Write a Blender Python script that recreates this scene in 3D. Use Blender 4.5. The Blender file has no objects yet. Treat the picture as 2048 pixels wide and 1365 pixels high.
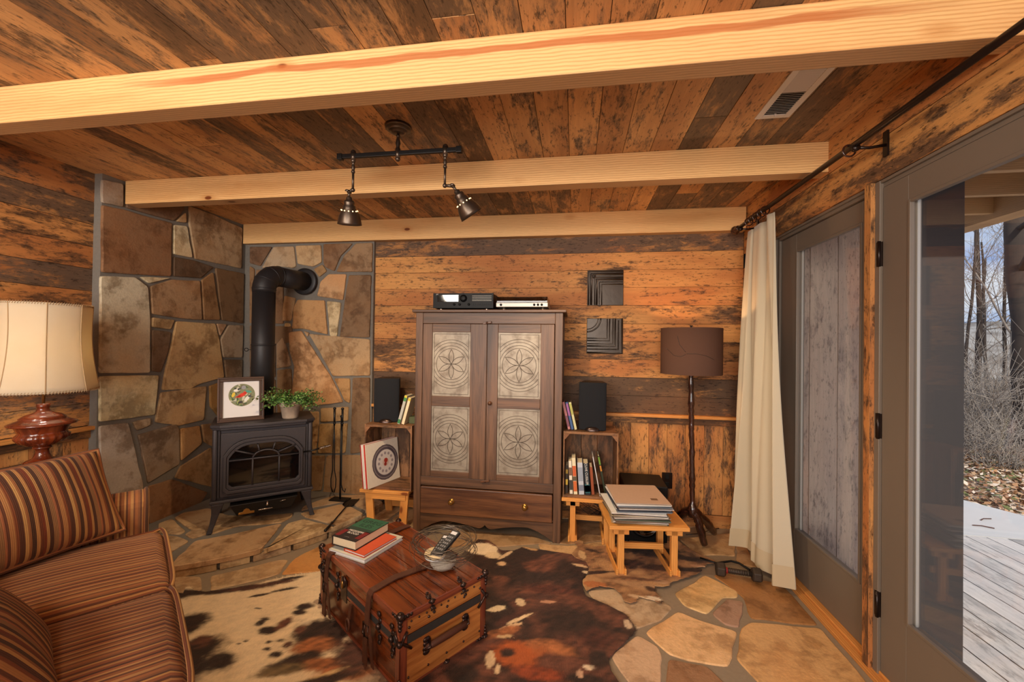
import bpy, bmesh, math, random
from mathutils import Vector, Matrix, noise
random.seed(7)
D2R = math.radians
SC = bpy.context.scene
COL = SC.collection

# ------------------------------------------------------------------ camera
CAM = Vector((0.0, 0.0, 1.33))
ROT = ((0.98826429, 0.15213315, 0.01375466),
       (0.01224436, 0.01085993, -0.99986606),
       (-0.15226214, 0.98830034, 0.00886971))       # rows: right, down, forward
FPX = 815.88
cam = bpy.data.cameras.new('camera')
cam.sensor_width = 36.0
cam.lens = FPX * 36.0 / 2048.0
cam.clip_start = 0.02
cam.clip_end = 400
camo = bpy.data.objects.new('camera', cam)
COL.objects.link(camo)
rr, rd, rf = [Vector(r) for r in ROT]
camo.matrix_world = Matrix(((rr.x, -rd.x, -rf.x, CAM.x), (rr.y, -rd.y, -rf.y, CAM.y), (rr.z, -rd.z, -rf.z, CAM.z), (0, 0, 0, 1)))
SC.camera = camo

# ------------------------------------------------------------------ exposure
vs = SC.view_settings
vs.view_transform = 'Standard'
vs.look = 'None'
vs.gamma = 1
vs.use_curve_mapping = False
vs.exposure = -0.14

# ------------------------------------------------------------------ world: pale winter sky with clouds
W = bpy.data.worlds.new('sky')
SC.world = W
W.use_nodes = True
wt = W.node_tree
for n in list(wt.nodes): wt.nodes.remove(n)
wo = wt.nodes.new('ShaderNodeOutputWorld'); wb = wt.nodes.new('ShaderNodeBackground')
tc = wt.nodes.new('ShaderNodeTexCoord'); mp = wt.nodes.new('ShaderNodeMapping'); mp.inputs['Scale'].default_value = (2.2, 2.2, 6)
nz = wt.nodes.new('ShaderNodeTexNoise'); nz.inputs['Scale'].default_value = 1.6; nz.inputs['Detail'].default_value = 7
cr = wt.nodes.new('ShaderNodeValToRGB')
cr.color_ramp.elements[0].position = 0.40; cr.color_ramp.elements[0].color = (0.27, 0.45, 0.85, 1)
cr.color_ramp.elements[1].position = 0.58; cr.color_ramp.elements[1].color = (0.80, 0.86, 0.95, 1)
wt.links.new(tc.outputs['Generated'], mp.inputs['Vector']); wt.links.new(mp.outputs['Vector'], nz.inputs['Vector'])
wt.links.new(nz.outputs['Fac'], cr.inputs['Fac']); wt.links.new(cr.outputs['Color'], wb.inputs['Color'])
wb.inputs['Strength'].default_value = 1.0
wt.links.new(wb.outputs['Background'], wo.inputs['Surface'])

# ------------------------------------------------------------------ lights
def light(name, kind, loc, energy, color, **kw):
    l = bpy.data.lights.new(name, kind); l.energy = energy; l.color = color
    tgt = kw.pop('target', None)
    for k, v in kw.items(): setattr(l, k, v)
    o = bpy.data.objects.new(name, l); COL.objects.link(o); o.location = loc
    if tgt is not None:
        o.rotation_euler = (Vector(tgt) - Vector(loc)).to_track_quat('-Z', 'Y').to_euler()
    return o
light('sun', 'SUN', (-3, -8, 8), 4.2, (1.0, 0.93, 0.82), angle=D2R(0.6), target=(-3, -8 + 0.8 * 10, 8 - 0.55 * 10))
# added fill light inside the room, set before the unseen rear window
light('rear_window_fill', 'AREA', (-0.9, -2.38, 1.45), 150, (1.0, 0.95, 0.88), shape='RECTANGLE', size=2.4, size_y=1.5, target=(-0.9, 3, 1.5))
# two warm fill lights added overhead, out of view behind the camera
light('rear_ceiling_fill', 'POINT', (-1.9, -0.6, 2.12), 80, (1.0, 0.87, 0.70), shadow_soft_size=0.16)
light('rear_ceiling_fill_2', 'POINT', (0.1, -0.9, 2.12), 52, (1.0, 0.87, 0.70), shadow_soft_size=0.16)

# ------------------------------------------------------------------ helpers
def ray(px, py):
    return rr * (px - 1024) + rd * (py - 682.5) + rf * FPX
def at(px, py, x=None, y=None, z=None):            # the point of a plane of the room that shows at a photo pixel
    d = ray(px, py)
    t = (x - CAM.x) / d.x if x is not None else ((y - CAM.y) / d.y if y is not None else (z - CAM.z) / d.z)
    return CAM + d * t

def lin(c):
    return tuple(((v / 255.0) / 12.92 if v / 255.0 <= 0.04045 else (((v / 255.0) + 0.055) / 1.055) ** 2.4) for v in c)

class MB:
    def __init__(s, M=None):
        s.v = []; s.f = []; s.mi = []; s.t = []; s.uv = []; s.sm = []; s.M = M or Matrix.Identity(4)
    def add(s, V, F, mat=0, tint=(0.5, 0.5, 0.5), g=0, smooth=False, M=None, uvs=None):
        MM = s.M @ M if M is not None else s.M
        b = len(s.v); V = [Vector(p) for p in V]
        s.v += [MM @ p for p in V]
        for i, f in enumerate(F):
            s.f.append([b + k for k in f]); s.mi.append(mat); s.t.append(tint); s.sm.append(smooth)
            if uvs is not None: s.uv.append(uvs[i]); continue
            P = [V[k] for k in f]
            n = Vector((0, 0, 0))
            for k in range(len(P)):
                a, c = P[k], P[(k + 1) % len(P)]
                n.x += (a.y - c.y) * (a.z + c.z); n.y += (a.z - c.z) * (a.x + c.x); n.z += (a.x - c.x) * (a.y + c.y)
            d = max(range(3), key=lambda q: abs(n[q]))
            if d == g:
                o = [q for q in range(3) if q != g]
                s.uv.append([(p[o[0]] * 0.15, p[o[1]]) for p in P])
            else:
                o = [q for q in range(3) if q not in (g, d)][0]
                s.uv.append([(p[g], p[o]) for p in P])
        return s
    def box(s, a, b, **k):
        x0, y0, z0 = a; x1, y1, z1 = b
        if x0 > x1: x0, x1 = x1, x0
        if y0 > y1: y0, y1 = y1, y0
        if z0 > z1: z0, z1 = z1, z0
        V = [(x0, y0, z0), (x1, y0, z0), (x1, y1, z0), (x0, y1, z0), (x0, y0, z1), (x1, y0, z1), (x1, y1, z1), (x0, y1, z1)]
        return s.add(V, [(0, 3, 2, 1), (4, 5, 6, 7), (0, 1, 5, 4), (1, 2, 6, 5), (2, 3, 7, 6), (3, 0, 4, 7)], **k)
    def bar(s, p0, p1, w, h, up=(0, 0, 1), **k):      # rectangular bar from p0 to p1
        p0 = Vector(p0); p1 = Vector(p1); d = (p1 - p0); L = d.length; d.normalize()
        u = Vector(up)
        if abs(d.dot(u)) > 0.98: u = Vector((0, 1, 0))
        y = u.cross(d).normalized(); z = d.cross(y)
        M = Matrix(((d.x, y.x, z.x, p0.x), (d.y, y.y, z.y, p0.y), (d.z, y.z, z.z, p0.z), (0, 0, 0, 1)))
        k.setdefault('g', 0)
        return s.box((0, -w / 2, -h / 2), (L, w / 2, h / 2), M=M, **k)
    def tube(s, pts, r, n=8, closed=False, smooth=True, **k):
        pts = [Vector(p) for p in pts]; m = len(pts)
        R = r if isinstance(r, (list, tuple)) else [r] * m
        V = []; F = []; U = []
        ref = None; acc = 0
        for i, p in enumerate(pts):
            if closed: d = pts[(i + 1) % m] - pts[i - 1]
            else: d = pts[min(i + 1, m - 1)] - pts[max(i - 1, 0)]
            if d.length < 1e-9: d = Vector((0, 0, 1))
            d.normalize()
            if ref is None:
                ref = Vector((0, 0, 1)) if abs(d.z) < 0.9 else Vector((1, 0, 0))
            a = ref - d * ref.dot(d)
            if a.length < 1e-6: a = d.orthogonal()
            a.normalize(); b = d.cross(a); ref = a
            for j in range(n):
                t = 2 * math.pi * j / n
                V.append(p + (a * math.cos(t) + b * math.sin(t)) * R[i])
        for i in range(m if closed else m - 1):
            i2 = (i + 1) % m; L = (pts[i2] - pts[i]).length
            for j in range(n):
                j2 = (j + 1) % n
                F.append((i * n + j, i * n + j2, i2 * n + j2, i2 * n + j))
                c = 2 * math.pi * R[i] / n
                U.append([(acc, j * c), (acc, (j + 1) * c), (acc + L, (j + 1) * c), (acc + L, j * c)])
            acc += L
        if not closed:
            F.append(tuple(range(n - 1, -1, -1))); U.append([(0, 0)] * n)
            F.append(tuple((m - 1) * n + j for j in range(n))); U.append([(0, 0)] * n)
        return s.add(V, F, smooth=smooth, uvs=U, **k)
    def lathe(s, prof, n=32, M=None, cap=True, gad=0, gadr=(0, 0), **k):   # prof: (r, z)
        V = []; F = []; m = len(prof)
        for (r, z) in prof:
            for j in range(n):
                t = 2 * math.pi * j / n; q = r
                if gad and gadr[0] <= z <= gadr[1]: q = r * (1 - 0.05 * (1 - abs(math.sin(gad * t / 2))))
                V.append((q * math.cos(t), q * math.sin(t), z))
        for i in range(m - 1):
            for j in range(n):
                j2 = (j + 1) % n
                F.append((i * n + j, i * n + j2, (i + 1) * n + j2, (i + 1) * n + j))
        if cap:
            F.append(tuple(range(n - 1, -1, -1))); F.append(tuple((m - 1) * n + j for j in range(n)))
        k.setdefault('smooth', True); k.setdefault('g', 2)
        return s.add(V, F, M=M, **k)
    def sph(s, c, r, n=12, M=None, sc=(1, 1, 1), **k):
        prof = [(max(1e-4, math.cos(a) * r), math.sin(a) * r) for a in [(-0.5 + i / (n / 2)) * math.pi for i in range(int(n / 2) + 1)]]
        MM = Matrix.Translation(c) @ Matrix.Diagonal((sc[0], sc[1], sc[2], 1))
        if M is not None: MM = M @ MM
        return s.lathe(prof, n, M=MM, **k)
    def prism(s, poly, z0, z1, M=None, **k):          # poly: ccw 2-D outline in the local xy plane
        n = len(poly); V = [(p[0], p[1], z0) for p in poly] + [(p[0], p[1], z1) for p in poly]
        A = sum(poly[i][0] * poly[(i + 1) % n][1] - poly[(i + 1) % n][0] * poly[i][1] for i in range(n))
        F = [tuple(range(n - 1, -1, -1)), tuple(range(n, 2 * n))] + [(i, (i + 1) % n, n + (i + 1) % n, n + i) for i in range(n)]
        if A < 0: F = [tuple(reversed(f)) for f in F]
        return s.add(V, F, M=M, **k)
    def build(s, name, mats, parent=None, bevel=0.0, seg=2, kind=None, sub=0, loc=None, rotz=None):
        me = bpy.data.meshes.new(name)
        me.from_pydata([tuple(p) for p in s.v], [], s.f)
        mats = mats if isinstance(mats, (list, tuple)) else [mats]
        for m in mats: me.materials.append(m)
        me.polygons.foreach_set('material_index', s.mi)
        me.polygons.foreach_set('use_smooth', s.sm)
        uvl = me.uv_layers.new(name='UVMap'); fl = []
        for u in s.uv:
            for q in u: fl += [q[0], q[1]]
        uvl.data.foreach_set('uv', fl)
        ca = me.color_attributes.new('tint', 'FLOAT_COLOR', 'CORNER'); cl = []
        for f, t in zip(s.f, s.t): cl += [t[0], t[1], t[2], 1.0] * len(f)
        ca.data.foreach_set('color', cl)
        me.update()
        o = bpy.data.objects.new(name, me); COL.objects.link(o)
        if parent is not None: o.parent = parent
        if loc is not None: o.location = loc
        if rotz is not None: o.rotation_euler = (0, 0, rotz)
        if kind: o['kind'] = kind
        if bevel > 0:
            b = o.modifiers.new('bevel', 'BEVEL'); b.width = bevel; b.segments = seg; b.limit_method = 'ANGLE'; b.angle_limit = D2R(40)
            b.harden_normals = False
        if sub:
            q = o.modifiers.new('sub', 'SUBSURF'); q.levels = sub; q.render_levels = sub
        return o

def thing(name, label, cat, loc=(0, 0, 0), rotz=0.0, group=None):
    o = bpy.data.objects.new(name, None); COL.objects.link(o)
    o.empty_display_size = 0.05
    o.location = loc; o.rotation_euler = (0, 0, rotz)
    o['label'] = label; o['category'] = cat
    if group: o['group'] = group
    return o
def tag(o, label, cat, group=None, kind=None):
    o['label'] = label; o['category'] = cat
    if group: o['group'] = group
    if kind: o['kind'] = kind
    return o
def T(x, y, z): return Matrix.Translation((x, y, z))
def RX(a): return Matrix.Rotation(D2R(a), 4, 'X')
def RY(a): return Matrix.Rotation(D2R(a), 4, 'Y')
def RZ(a): return Matrix.Rotation(D2R(a), 4, 'Z')
def tint(dark=None, hue=None):
    return (random.random(), random.uniform(0.2, 0.8) if dark is None else dark, random.uniform(0, 1) if hue is None else hue)

# ------------------------------------------------------------------ materials
class NT:
    def __init__(s, name):
        s.m = bpy.data.materials.new(name); s.m.use_nodes = True; s.t = s.m.node_tree
        for n in list(s.t.nodes): s.t.nodes.remove(n)
        s.out = s.t.nodes.new('ShaderNodeOutputMaterial')
    def n(s, typ, props=None, **inp):
        nd = s.t.nodes.new('ShaderNode' + typ)
        for k, v in (props or {}).items(): setattr(nd, k, v)
        for k, v in inp.items():
            key = int(k[1:]) if k[0] == '_' and k[1:].isdigit() else k.replace('_', ' ')
            s.set(nd.inputs[key], v)
        return nd
    def set(s, sock, v):
        if isinstance(v, bpy.types.NodeSocket): s.t.links.new(v, sock)
        elif isinstance(v, bpy.types.Node): s.t.links.new(v.outputs[0], sock)
        else:
            if sock.type == 'RGBA' and len(v) == 3: v = (*v, 1)
            sock.default_value = v
    def math(s, op, a, b=0.0, clamp=False):
        nd = s.t.nodes.new('ShaderNodeMath'); nd.operation = op; nd.use_clamp = clamp
        s.set(nd.inputs[0], a); s.set(nd.inputs[1], b); return nd.outputs[0]
    def mix(s, f, a, b, typ='MIX'):
        nd = s.t.nodes.new('ShaderNodeMix'); nd.data_type = 'RGBA'; nd.blend_type = typ
        s.set(nd.inputs[0], f); s.set(nd.inputs[6], a); s.set(nd.inputs[7], b); return nd.outputs[2]
    def step(s, x, lo, hi):
        nd = s.t.nodes.new('ShaderNodeMapRange'); nd.interpolation_type = 'SMOOTHSTEP'
        s.set(nd.inputs[0], x); nd.inputs[1].default_value = lo; nd.inputs[2].default_value = hi; return nd.outputs[0]
    def noise(s, vec, scale, detail=4, rough=0.55, dist=0.0):
        return s.n('TexNoise', Vector=vec, Scale=scale, Detail=detail, Roughness=rough, Distortion=dist).outputs[0]
    def map(s, vec, sc=(1, 1, 1), off=(0, 0, 0)):
        return s.n('Mapping', Vector=vec, Scale=sc, Location=off).outputs[0]
    def bsdf(s, col, rough=0.5, metal=0.0, bump=None, bstr=0.2, bdist=0.01, **kw):
        b = s.n('BsdfPrincipled', Base_Color=col, Roughness=rough, Metallic=metal, **kw)
        if bump is not None:
            bp = s.n('Bump', Height=bump, Strength=bstr, Distance=bdist)
            s.t.links.new(bp.outputs[0], b.inputs['Normal'])
        s.t.links.new(b.outputs[0], s.out.inputs[0])
        return b
    def tintuv(s):
        at_ = s.n('VertexColor', {'layer_name': 'tint'}); sep = s.n('SeparateColor', _0=at_.outputs[0])
        uv = s.n('UVMap')
        off = s.n('CombineXYZ', X=s.math('MULTIPLY', sep.outputs[0], 53.0), Y=s.math('MULTIPLY', sep.outputs[0], 17.0), Z=0.0)
        vec = s.n('VectorMath', {'operation': 'ADD'}, _0=uv.outputs[0], _1=off.outputs[0]).outputs[0]
        return vec, sep, at_

def barn(name, gold, mid, dark, grey, rough=0.62, spec=0.35, speck=0.75):
    t = NT(name); vec, sep, _ = t.tintuv()
    D = sep.outputs[1]; H = sep.outputs[2]
    grain = t.noise(t.map(vec, (3, 70, 1)), 1.0, 5, 0.6)
    fine = t.noise(t.map(vec, (14, 330, 1)), 1.0, 3, 0.6)
    blot = t.noise(t.map(vec, (5.0, 16, 1)), 1.0, 9, 0.78, 0.3)
    spk = t.noise(t.map(vec, (24, 80, 1)), 1.0, 5, 0.7)
    big = t.noise(t.map(vec, (1.3, 3.5, 1), (3, 8, 0)), 1.0, 3, 0.5)
    hueN = t.noise(t.map(vec, (1.1, 4, 1), (9, 3, 0)), 1.0, 3, 0.5)
    x = t.math('ADD', t.math('ADD', blot, t.math('MULTIPLY', t.math('SUBTRACT', big, 0.5), 0.45)), t.math('MULTIPLY', t.math('SUBTRACT', D, 0.5), 0.30))
    f = t.step(x, 0.44, 0.60)
    bright = t.mix(t.step(hueN, 0.35, 0.65), gold, mid)
    dk = t.mix(t.math('MULTIPLY', H, 1.0), dark, grey)
    c = t.mix(t.math('MULTIPLY', f, 0.9), bright, dk)
    sp = t.math('MULTIPLY', t.step(t.math('ADD', spk, t.math('MULTIPLY', t.math('SUBTRACT', blot, 0.5), 0.6)), 0.55, 0.64), speck)
    c = t.mix(sp, c, tuple(v * 0.35 for v in dark))
    gr = t.math('ADD', 0.62, t.math('MULTIPLY', t.math('ADD', t.math('MULTIPLY', grain, 0.7), t.math('MULTIPLY', fine, 0.3)), 0.76))
    gr = t.math('MULTIPLY', gr, t.math('SUBTRACT', 1.22, t.math('MULTIPLY', D, 0.50)))
    c = t.mix(1.0, c, t.n('CombineColor', _0=gr, _1=gr, _2=gr).outputs[0], 'MULTIPLY')
    h = t.math('ADD', t.math('MULTIPLY', grain, 0.6), t.math('MULTIPLY', fine, 0.5))
    t.bsdf(c, rough, 0, h, 0.5, 0.004, Specular_IOR_Level=spec)
    return t.m
def pine(name, light_, line, knot, rough=0.5, ks=1.0, amp=0.55, streak=False):
    t = NT(name); vec, sep, _ = t.tintuv()
    w = t.noise(t.map(vec, (0.7, 5, 1)), 1.0, 2, 0.5)
    rings = t.n('TexWave', {'wave_type': 'BANDS', 'bands_direction': 'Y'}, Vector=t.map(vec, (0.35, 1, 1)), Scale=26.0, Distortion=t.math('MULTIPLY', w, 6.0), Detail=2.0, Detail_Scale=1.2).outputs[1]
    fine = t.noise(t.map(vec, (12, 240, 1)), 1.0, 3, 0.6)
    big = t.noise(t.map(vec, (0.9, 6, 1), (4, 4, 0)), 1.0, 3, 0.5)
    c = t.mix(t.math('MULTIPLY', t.step(rings, 0.35, 1.0), amp * 0.9), light_, line)
    c = t.mix(t.math('MULTIPLY', t.step(big, 0.5, 0.75), 0.45), c, line)
    vo = t.n('TexVoronoi', Vector=t.map(vec, (2.1 * ks, 4.4 * ks, 1)), Scale=1.0, Randomness=1.0)
    c = t.mix(t.math('MULTIPLY', t.math('SUBTRACT', 1.0, t.step(vo.outputs[0], 0.05, 0.16)), 0.5), c, line)
    c = t.mix(t.math('SUBTRACT', 1.0, t.step(vo.outputs[0], 0.035, 0.065)), c, knot)
    if streak:
        uvr = t.n('SeparateXYZ', _0=t.n('UVMap').outputs[0]); U_, V_ = uvr.outputs[0], uvr.outputs[1]
        s1 = t.noise(t.map(t.n('CombineXYZ', X=U_).outputs[0], (1.1, 1, 1)), 1.0, 3, 0.5)
        dv = t.math('ABSOLUTE', t.math('SUBTRACT', V_, t.math('ADD', 2.060, t.math('MULTIPLY', s1, 0.09))))
        wd = t.math('ADD', 0.002, t.math('MULTIPLY', t.noise(t.map(vec, (2.2, 12, 1)), 1.0, 4, 0.6), 0.022))
        k2 = t.math('SUBTRACT', 1.0, t.step(t.math('SUBTRACT', dv, wd), -0.003, 0.003))
        k2 = t.math('MULTIPLY', k2, t.math('SUBTRACT', 1.0, t.step(t.math('ABSOLUTE', t.math('ADD', U_, 0.35)), 1.0, 1.5)))
        c = t.mix(t.math('MULTIPLY', k2, 0.8), c, lin((178, 98, 50)))
    gr = t.math('ADD', 0.85, t.math('MULTIPLY', fine, 0.3))
    c = t.mix(1.0, c, t.n('CombineColor', _0=gr, _1=gr, _2=gr).outputs[0], 'MULTIPLY')
    t.bsdf(c, rough, 0, fine, 0.25, 0.002, Specular_IOR_Level=0.35)
    return t.m
def finewood(name, a, b, rough=0.4, sc=1.0, coat=0.0):
    t = NT(name); vec, sep, _ = t.tintuv()
    n1 = t.noise(t.map(vec, (1.6 * sc, 26 * sc, 1)), 1.0, 5, 0.6, 0.6)
    n2 = t.noise(t.map(vec, (8, 200, 1)), 1.0, 3, 0.6)
    f = t.math('ADD', t.math('MULTIPLY', n1, 0.75), t.math('MULTIPLY', n2, 0.25))
    c = t.mix(t.step(f, 0.35, 0.65), a, b)
    v = t.math('ADD', 0.75, t.math('MULTIPLY', sep.outputs[1], 0.5))
    c = t.mix(1.0, c, t.n('CombineColor', _0=v, _1=v, _2=v).outputs[0], 'MULTIPLY')
    t.bsdf(c, rough, 0, n2, 0.15, 0.002, Coat_Weight=coat)
    return t.m
def stone(name, rough=0.7, stain=0.75):
    t = NT(name); vec, sep, a = t.tintuv()
    P = t.n('NewGeometry').outputs[0]
    n1 = t.noise(P, 5.5, 7, 0.62, 0.4); n2 = t.noise(P, 19.0, 6, 0.6); n3 = t.noise(P, 90.0, 4, 0.6)
    sm = t.noise(t.map(P, (1, 1, 1), (5, 5, 5)), 2.6, 4, 0.55)
    col = a.outputs[0]
    c = t.mix(t.math('MULTIPLY', t.step(t.math('ADD', t.math('MULTIPLY', n1, .65), t.math('MULTIPLY', n2, .35)), 0.46, 0.60), stain), col, t.mix(1.0, col, (0.30, 0.22, 0.15), 'MULTIPLY'))
    c = t.mix(t.math('MULTIPLY', t.step(sm, 0.48, 0.68), 0.5), c, t.mix(1.0, col, (1.0, 0.80, 0.60), 'MULTIPLY'))
    c = t.mix(t.math('MULTIPLY', t.step(n2, 0.52, 0.7), 0.4), c, t.mix(1.0, col, (1.2, 1.1, 1.0), 'MULTIPLY'))
    v = t.math('ADD', 0.8, t.math('MULTIPLY', n3, 0.4))
    c = t.mix(1.0, c, t.n('CombineColor', _0=v, _1=v, _2=v).outputs[0], 'MULTIPLY')
    t.bsdf(c, rough, 0, t.math('ADD', t.math('MULTIPLY', n2, 0.6), t.math('MULTIPLY', n3, 0.3)), 0.5, 0.01, Specular_IOR_Level=0.35)
    return t.m
def plain(name, col, rough=0.5, metal=0.0, var=0.0, sc=30.0, bump=0.0, **kw):
    t = NT(name); P = t.n('TexCoord').outputs[3]
    nz_ = t.noise(P, sc, 4, 0.6)
    v = t.math('ADD', 1.0 - var / 2, t.math('MULTIPLY', nz_, var))
    c = t.mix(1.0, col, t.n('CombineColor', _0=v, _1=v, _2=v).outputs[0], 'MULTIPLY')
    t.bsdf(c, rough, metal, nz_ if bump else None, bump, 0.003, **kw)
    return t.m
def tinted(name, rough=0.6, var=0.15, bump=0.0, **kw):     # colour comes from the tint attribute (each book cover, sleeve ...)
    t = NT(name); a = t.n('VertexColor', {'layer_name': 'tint'}); P = t.n('TexCoord').outputs[3]
    nz_ = t.noise(P, 60.0, 3, 0.6)
    v = t.math('ADD', 1.0 - var / 2, t.math('MULTIPLY', nz_, var))
    c = t.mix(1.0, a.outputs[0], t.n('CombineColor', _0=v, _1=v, _2=v).outputs[0], 'MULTIPLY')
    t.bsdf(c, rough, 0, nz_ if bump else None, bump, 0.002, **kw)
    return t.m
def stripes(name, bands, period, rough=0.9, noise_amt=0.25):
    t = NT(name); uv = t.n('UVMap').outputs[0]; sep = t.n('SeparateXYZ', _0=uv)
    f = t.math('FRACT', t.math('MULTIPLY', sep.outputs[1], 1.0 / period))
    r = t.t.nodes.new('ShaderNodeValToRGB'); r.color_ramp.interpolation = 'CONSTANT'; t.set(r.inputs[0], f)
    el = r.color_ramp.elements
    while len(el) < len(bands): el.new(0.5)
    for e, (p, c) in zip(el, bands): e.position = p; e.color = (*lin(c), 1)
    nz_ = t.noise(t.map(uv, (60, 400, 1)), 1.0, 3, 0.7); nb = t.noise(t.map(uv, (6, 6, 1)), 1.0, 3, 0.6)
    v = t.math('ADD', 1.0 - noise_amt, t.math('ADD', t.math('MULTIPLY', nz_, noise_amt), t.math('MULTIPLY', nb, noise_amt)))
    c = t.mix(1.0, r.outputs[0], t.n('CombineColor', _0=v, _1=v, _2=v).outputs[0], 'MULTIPLY')
    rib = t.n('TexWave', {'bands_direction': 'Y'}, Vector=uv, Scale=70.0).outputs[1]
    c = t.mix(1.0, c, (0.86, 0.90, 0.80), 'MULTIPLY')
    t.bsdf(c, rough, 0, rib, 0.25, 0.002, Sheen_Weight=0.08, Specular_IOR_Level=0.2)
    return t.m
def glassmat(name, tintc=(1, 1, 1), rough=0.0, ior=1.45):
    t = NT(name)
    lw = t.n('LayerWeight', Blend=0.5); fr = t.n('Math', {'operation': 'MULTIPLY_ADD'}, _0=t.math('POWER', lw.outputs[1], 5.0), _1=0.95, _2=0.04); tr = t.n('BsdfTransparent', Color=tintc); gl = t.n('BsdfGlossy', Roughness=rough)
    m = t.n('MixShader', _0=fr.outputs[0], _1=tr.outputs[0], _2=gl.outputs[0])
    t.t.links.new(m.outputs[0], t.out.inputs[0]); return t.m
def emit(name, col, st):
    t = NT(name); e = t.n('Emission', Color=col, Strength=st); t.t.links.new(e.outputs[0], t.out.inputs[0]); return t.m

M_BARN = barn('reclaimed_boards', lin((204, 146, 84)), lin((176, 112, 62)), lin((84, 58, 38)), lin((104, 88, 76)))
M_BARNC = barn('reclaimed_ceiling_boards', lin((202, 154, 102)), lin((168, 120, 78)), lin((84, 60, 42)), lin((112, 94, 80)), rough=0.5)
M_PINE = pine('rough_pine', lin((236, 192, 132)), lin((196, 134, 74)), lin((120, 62, 26)))
M_PINES = pine('rough_pine_red_streak', lin((236, 192, 132)), lin((196, 134, 74)), lin((120, 62, 26)), streak=True)
M_SAWN = pine('rough_sawn_underside', lin((188, 148, 104)), lin((150, 112, 76)), lin((90, 60, 36)))
M_BENCH = pine('bench_pine', lin((226, 160, 84)), lin((196, 122, 56)), lin((130, 70, 30)), ks=0.8)
M_RAIL = pine('rail_pine', lin((210, 146, 78)), lin((170, 104, 50)), lin((110, 60, 28)))
M_STONE = stone('flagstone'); M_FSTONE = stone('floor_flagstone', 0.40, 0.6)
M_GROUT = plain('grout', lin((118, 112, 104)), 0.9, 0, 0.4, 60, 0.4)
M_GROUTF = plain('floor_grout', lin((140, 124, 104)), 0.75, 0, 0.35, 50, 0.3)
M_SAFE = finewood('pie_safe_walnut', lin((110, 78, 55)), lin((70, 48, 34)), 0.45)
M_SAFE2 = finewood('pie_safe_drawer_walnut', lin((122, 80, 50)), lin((62, 36, 24)), 0.4, 0.5)
M_TRUNK = finewood('trunk_varnished_wood', lin((128, 62, 26)), lin((74, 32, 16)), 0.24, 1.0, 0.4)
M_OAK = finewood('trunk_oak', lin((204, 140, 74)), lin((150, 88, 40)), 0.35, 1.0, 0.3)
M_MAHOG = finewood('turned_mahogany', lin((128, 54, 24)), lin((84, 34, 18)), 0.22, 1.0, 0.5)
M_CRATE = barn('crate_boards', lin((150, 108, 74)), lin((126, 84, 56)), lin((74, 50, 34)), lin((86, 66, 50)), speck=0.25)
M_SHELF = finewood('dark_table_wood', lin((70, 42, 28)), lin((44, 26, 18)), 0.4)
M_IRON = plain('cast_iron', lin((58, 54, 58)), 0.55, 0.35, 0.35, 160, 0.35)
M_IROND = plain('stove_pipe_black', lin((40, 38, 40)), 0.5, 0.25, 0.2, 60)
M_BLACK = plain('black_iron', lin((24, 22, 22)), 0.4, 0.4, 0.3, 60)
M_BRONZE = plain('dark_bronze', lin((92, 80, 70)), 0.36, 0.85, 0.3, 30)
M_RODM = plain('rod_bronze', lin((38, 26, 22)), 0.3, 0.5, 0.4, 60)
M_PEWTER = plain('trunk_hardware', lin((70, 56, 52)), 0.28, 0.8, 0.5, 60, 0.2)
M_BRASS = plain('aged_brass', lin((170, 130, 70)), 0.3, 0.9, 0.3, 60)
M_CHROME = plain('chrome', lin((210, 205, 198)), 0.18, 1.0)
M_LEATH = plain('worn_leather', lin((78, 42, 26)), 0.6, 0, 0.6, 40, 0.5)
M_BAND = plain('dark_canvas_band', lin((50, 48, 46)), 0.7, 0, 0.3, 60, 0.3)
M_BLKPL = plain('black_plastic', lin((14, 14, 15)), 0.5, 0, Specular_IOR_Level=0.25)
M_GRILLE = plain('speaker_cloth', lin((20, 22, 28)), 0.95, 0, 0.4, 900, 0.3)
M_GLOSS = plain('gloss_black', lin((8, 8, 9)), 0.05, 0, Coat_Weight=0.6)
M_SILVER = plain('silver_plastic', lin((196, 188, 176)), 0.4, 0.3)
M_CREAM = plain('cream_curtain', lin((192, 180, 156)), 0.9, 0, 0.06, 300, 0.1, Sheen_Weight=0.2)
M_PAINT = plain('taupe_paint', lin((112, 100, 88)), 0.45, 0, 0.08, 8)
M_VENT = plain('white_vent', lin((214, 210, 204)), 0.5)
M_DARK = plain('dark_void', lin((14, 12, 11)), 0.9)
M_GLASS = glassmat('clear_glass')
M_FGLASS = glassmat('stove_glass', (0.35, 0.32, 0.3))
M_COVER = glassmat('smoked_cover', (0.72, 0.70, 0.68))
M_TINT = tinted('printed_card')
M_PAGES = plain('book_pages', lin((228, 212, 180)), 0.9, 0, 0.15, 400)
M_POT = plain('whitewashed_terracotta', lin((178, 158, 138)), 0.85, 0, 0.7, 26, 0.4)
M_GRANITE = plain('granite', lin((168, 162, 150)), 0.8, 0, 0.9, 120, 0.5)
M_WIRE = plain('dull_wire', lin((120, 112, 104)), 0.35, 0.9)
M_BRICK = plain('fire_brick', lin((110, 90, 70)), 0.9, 0, 0.6, 20)

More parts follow.
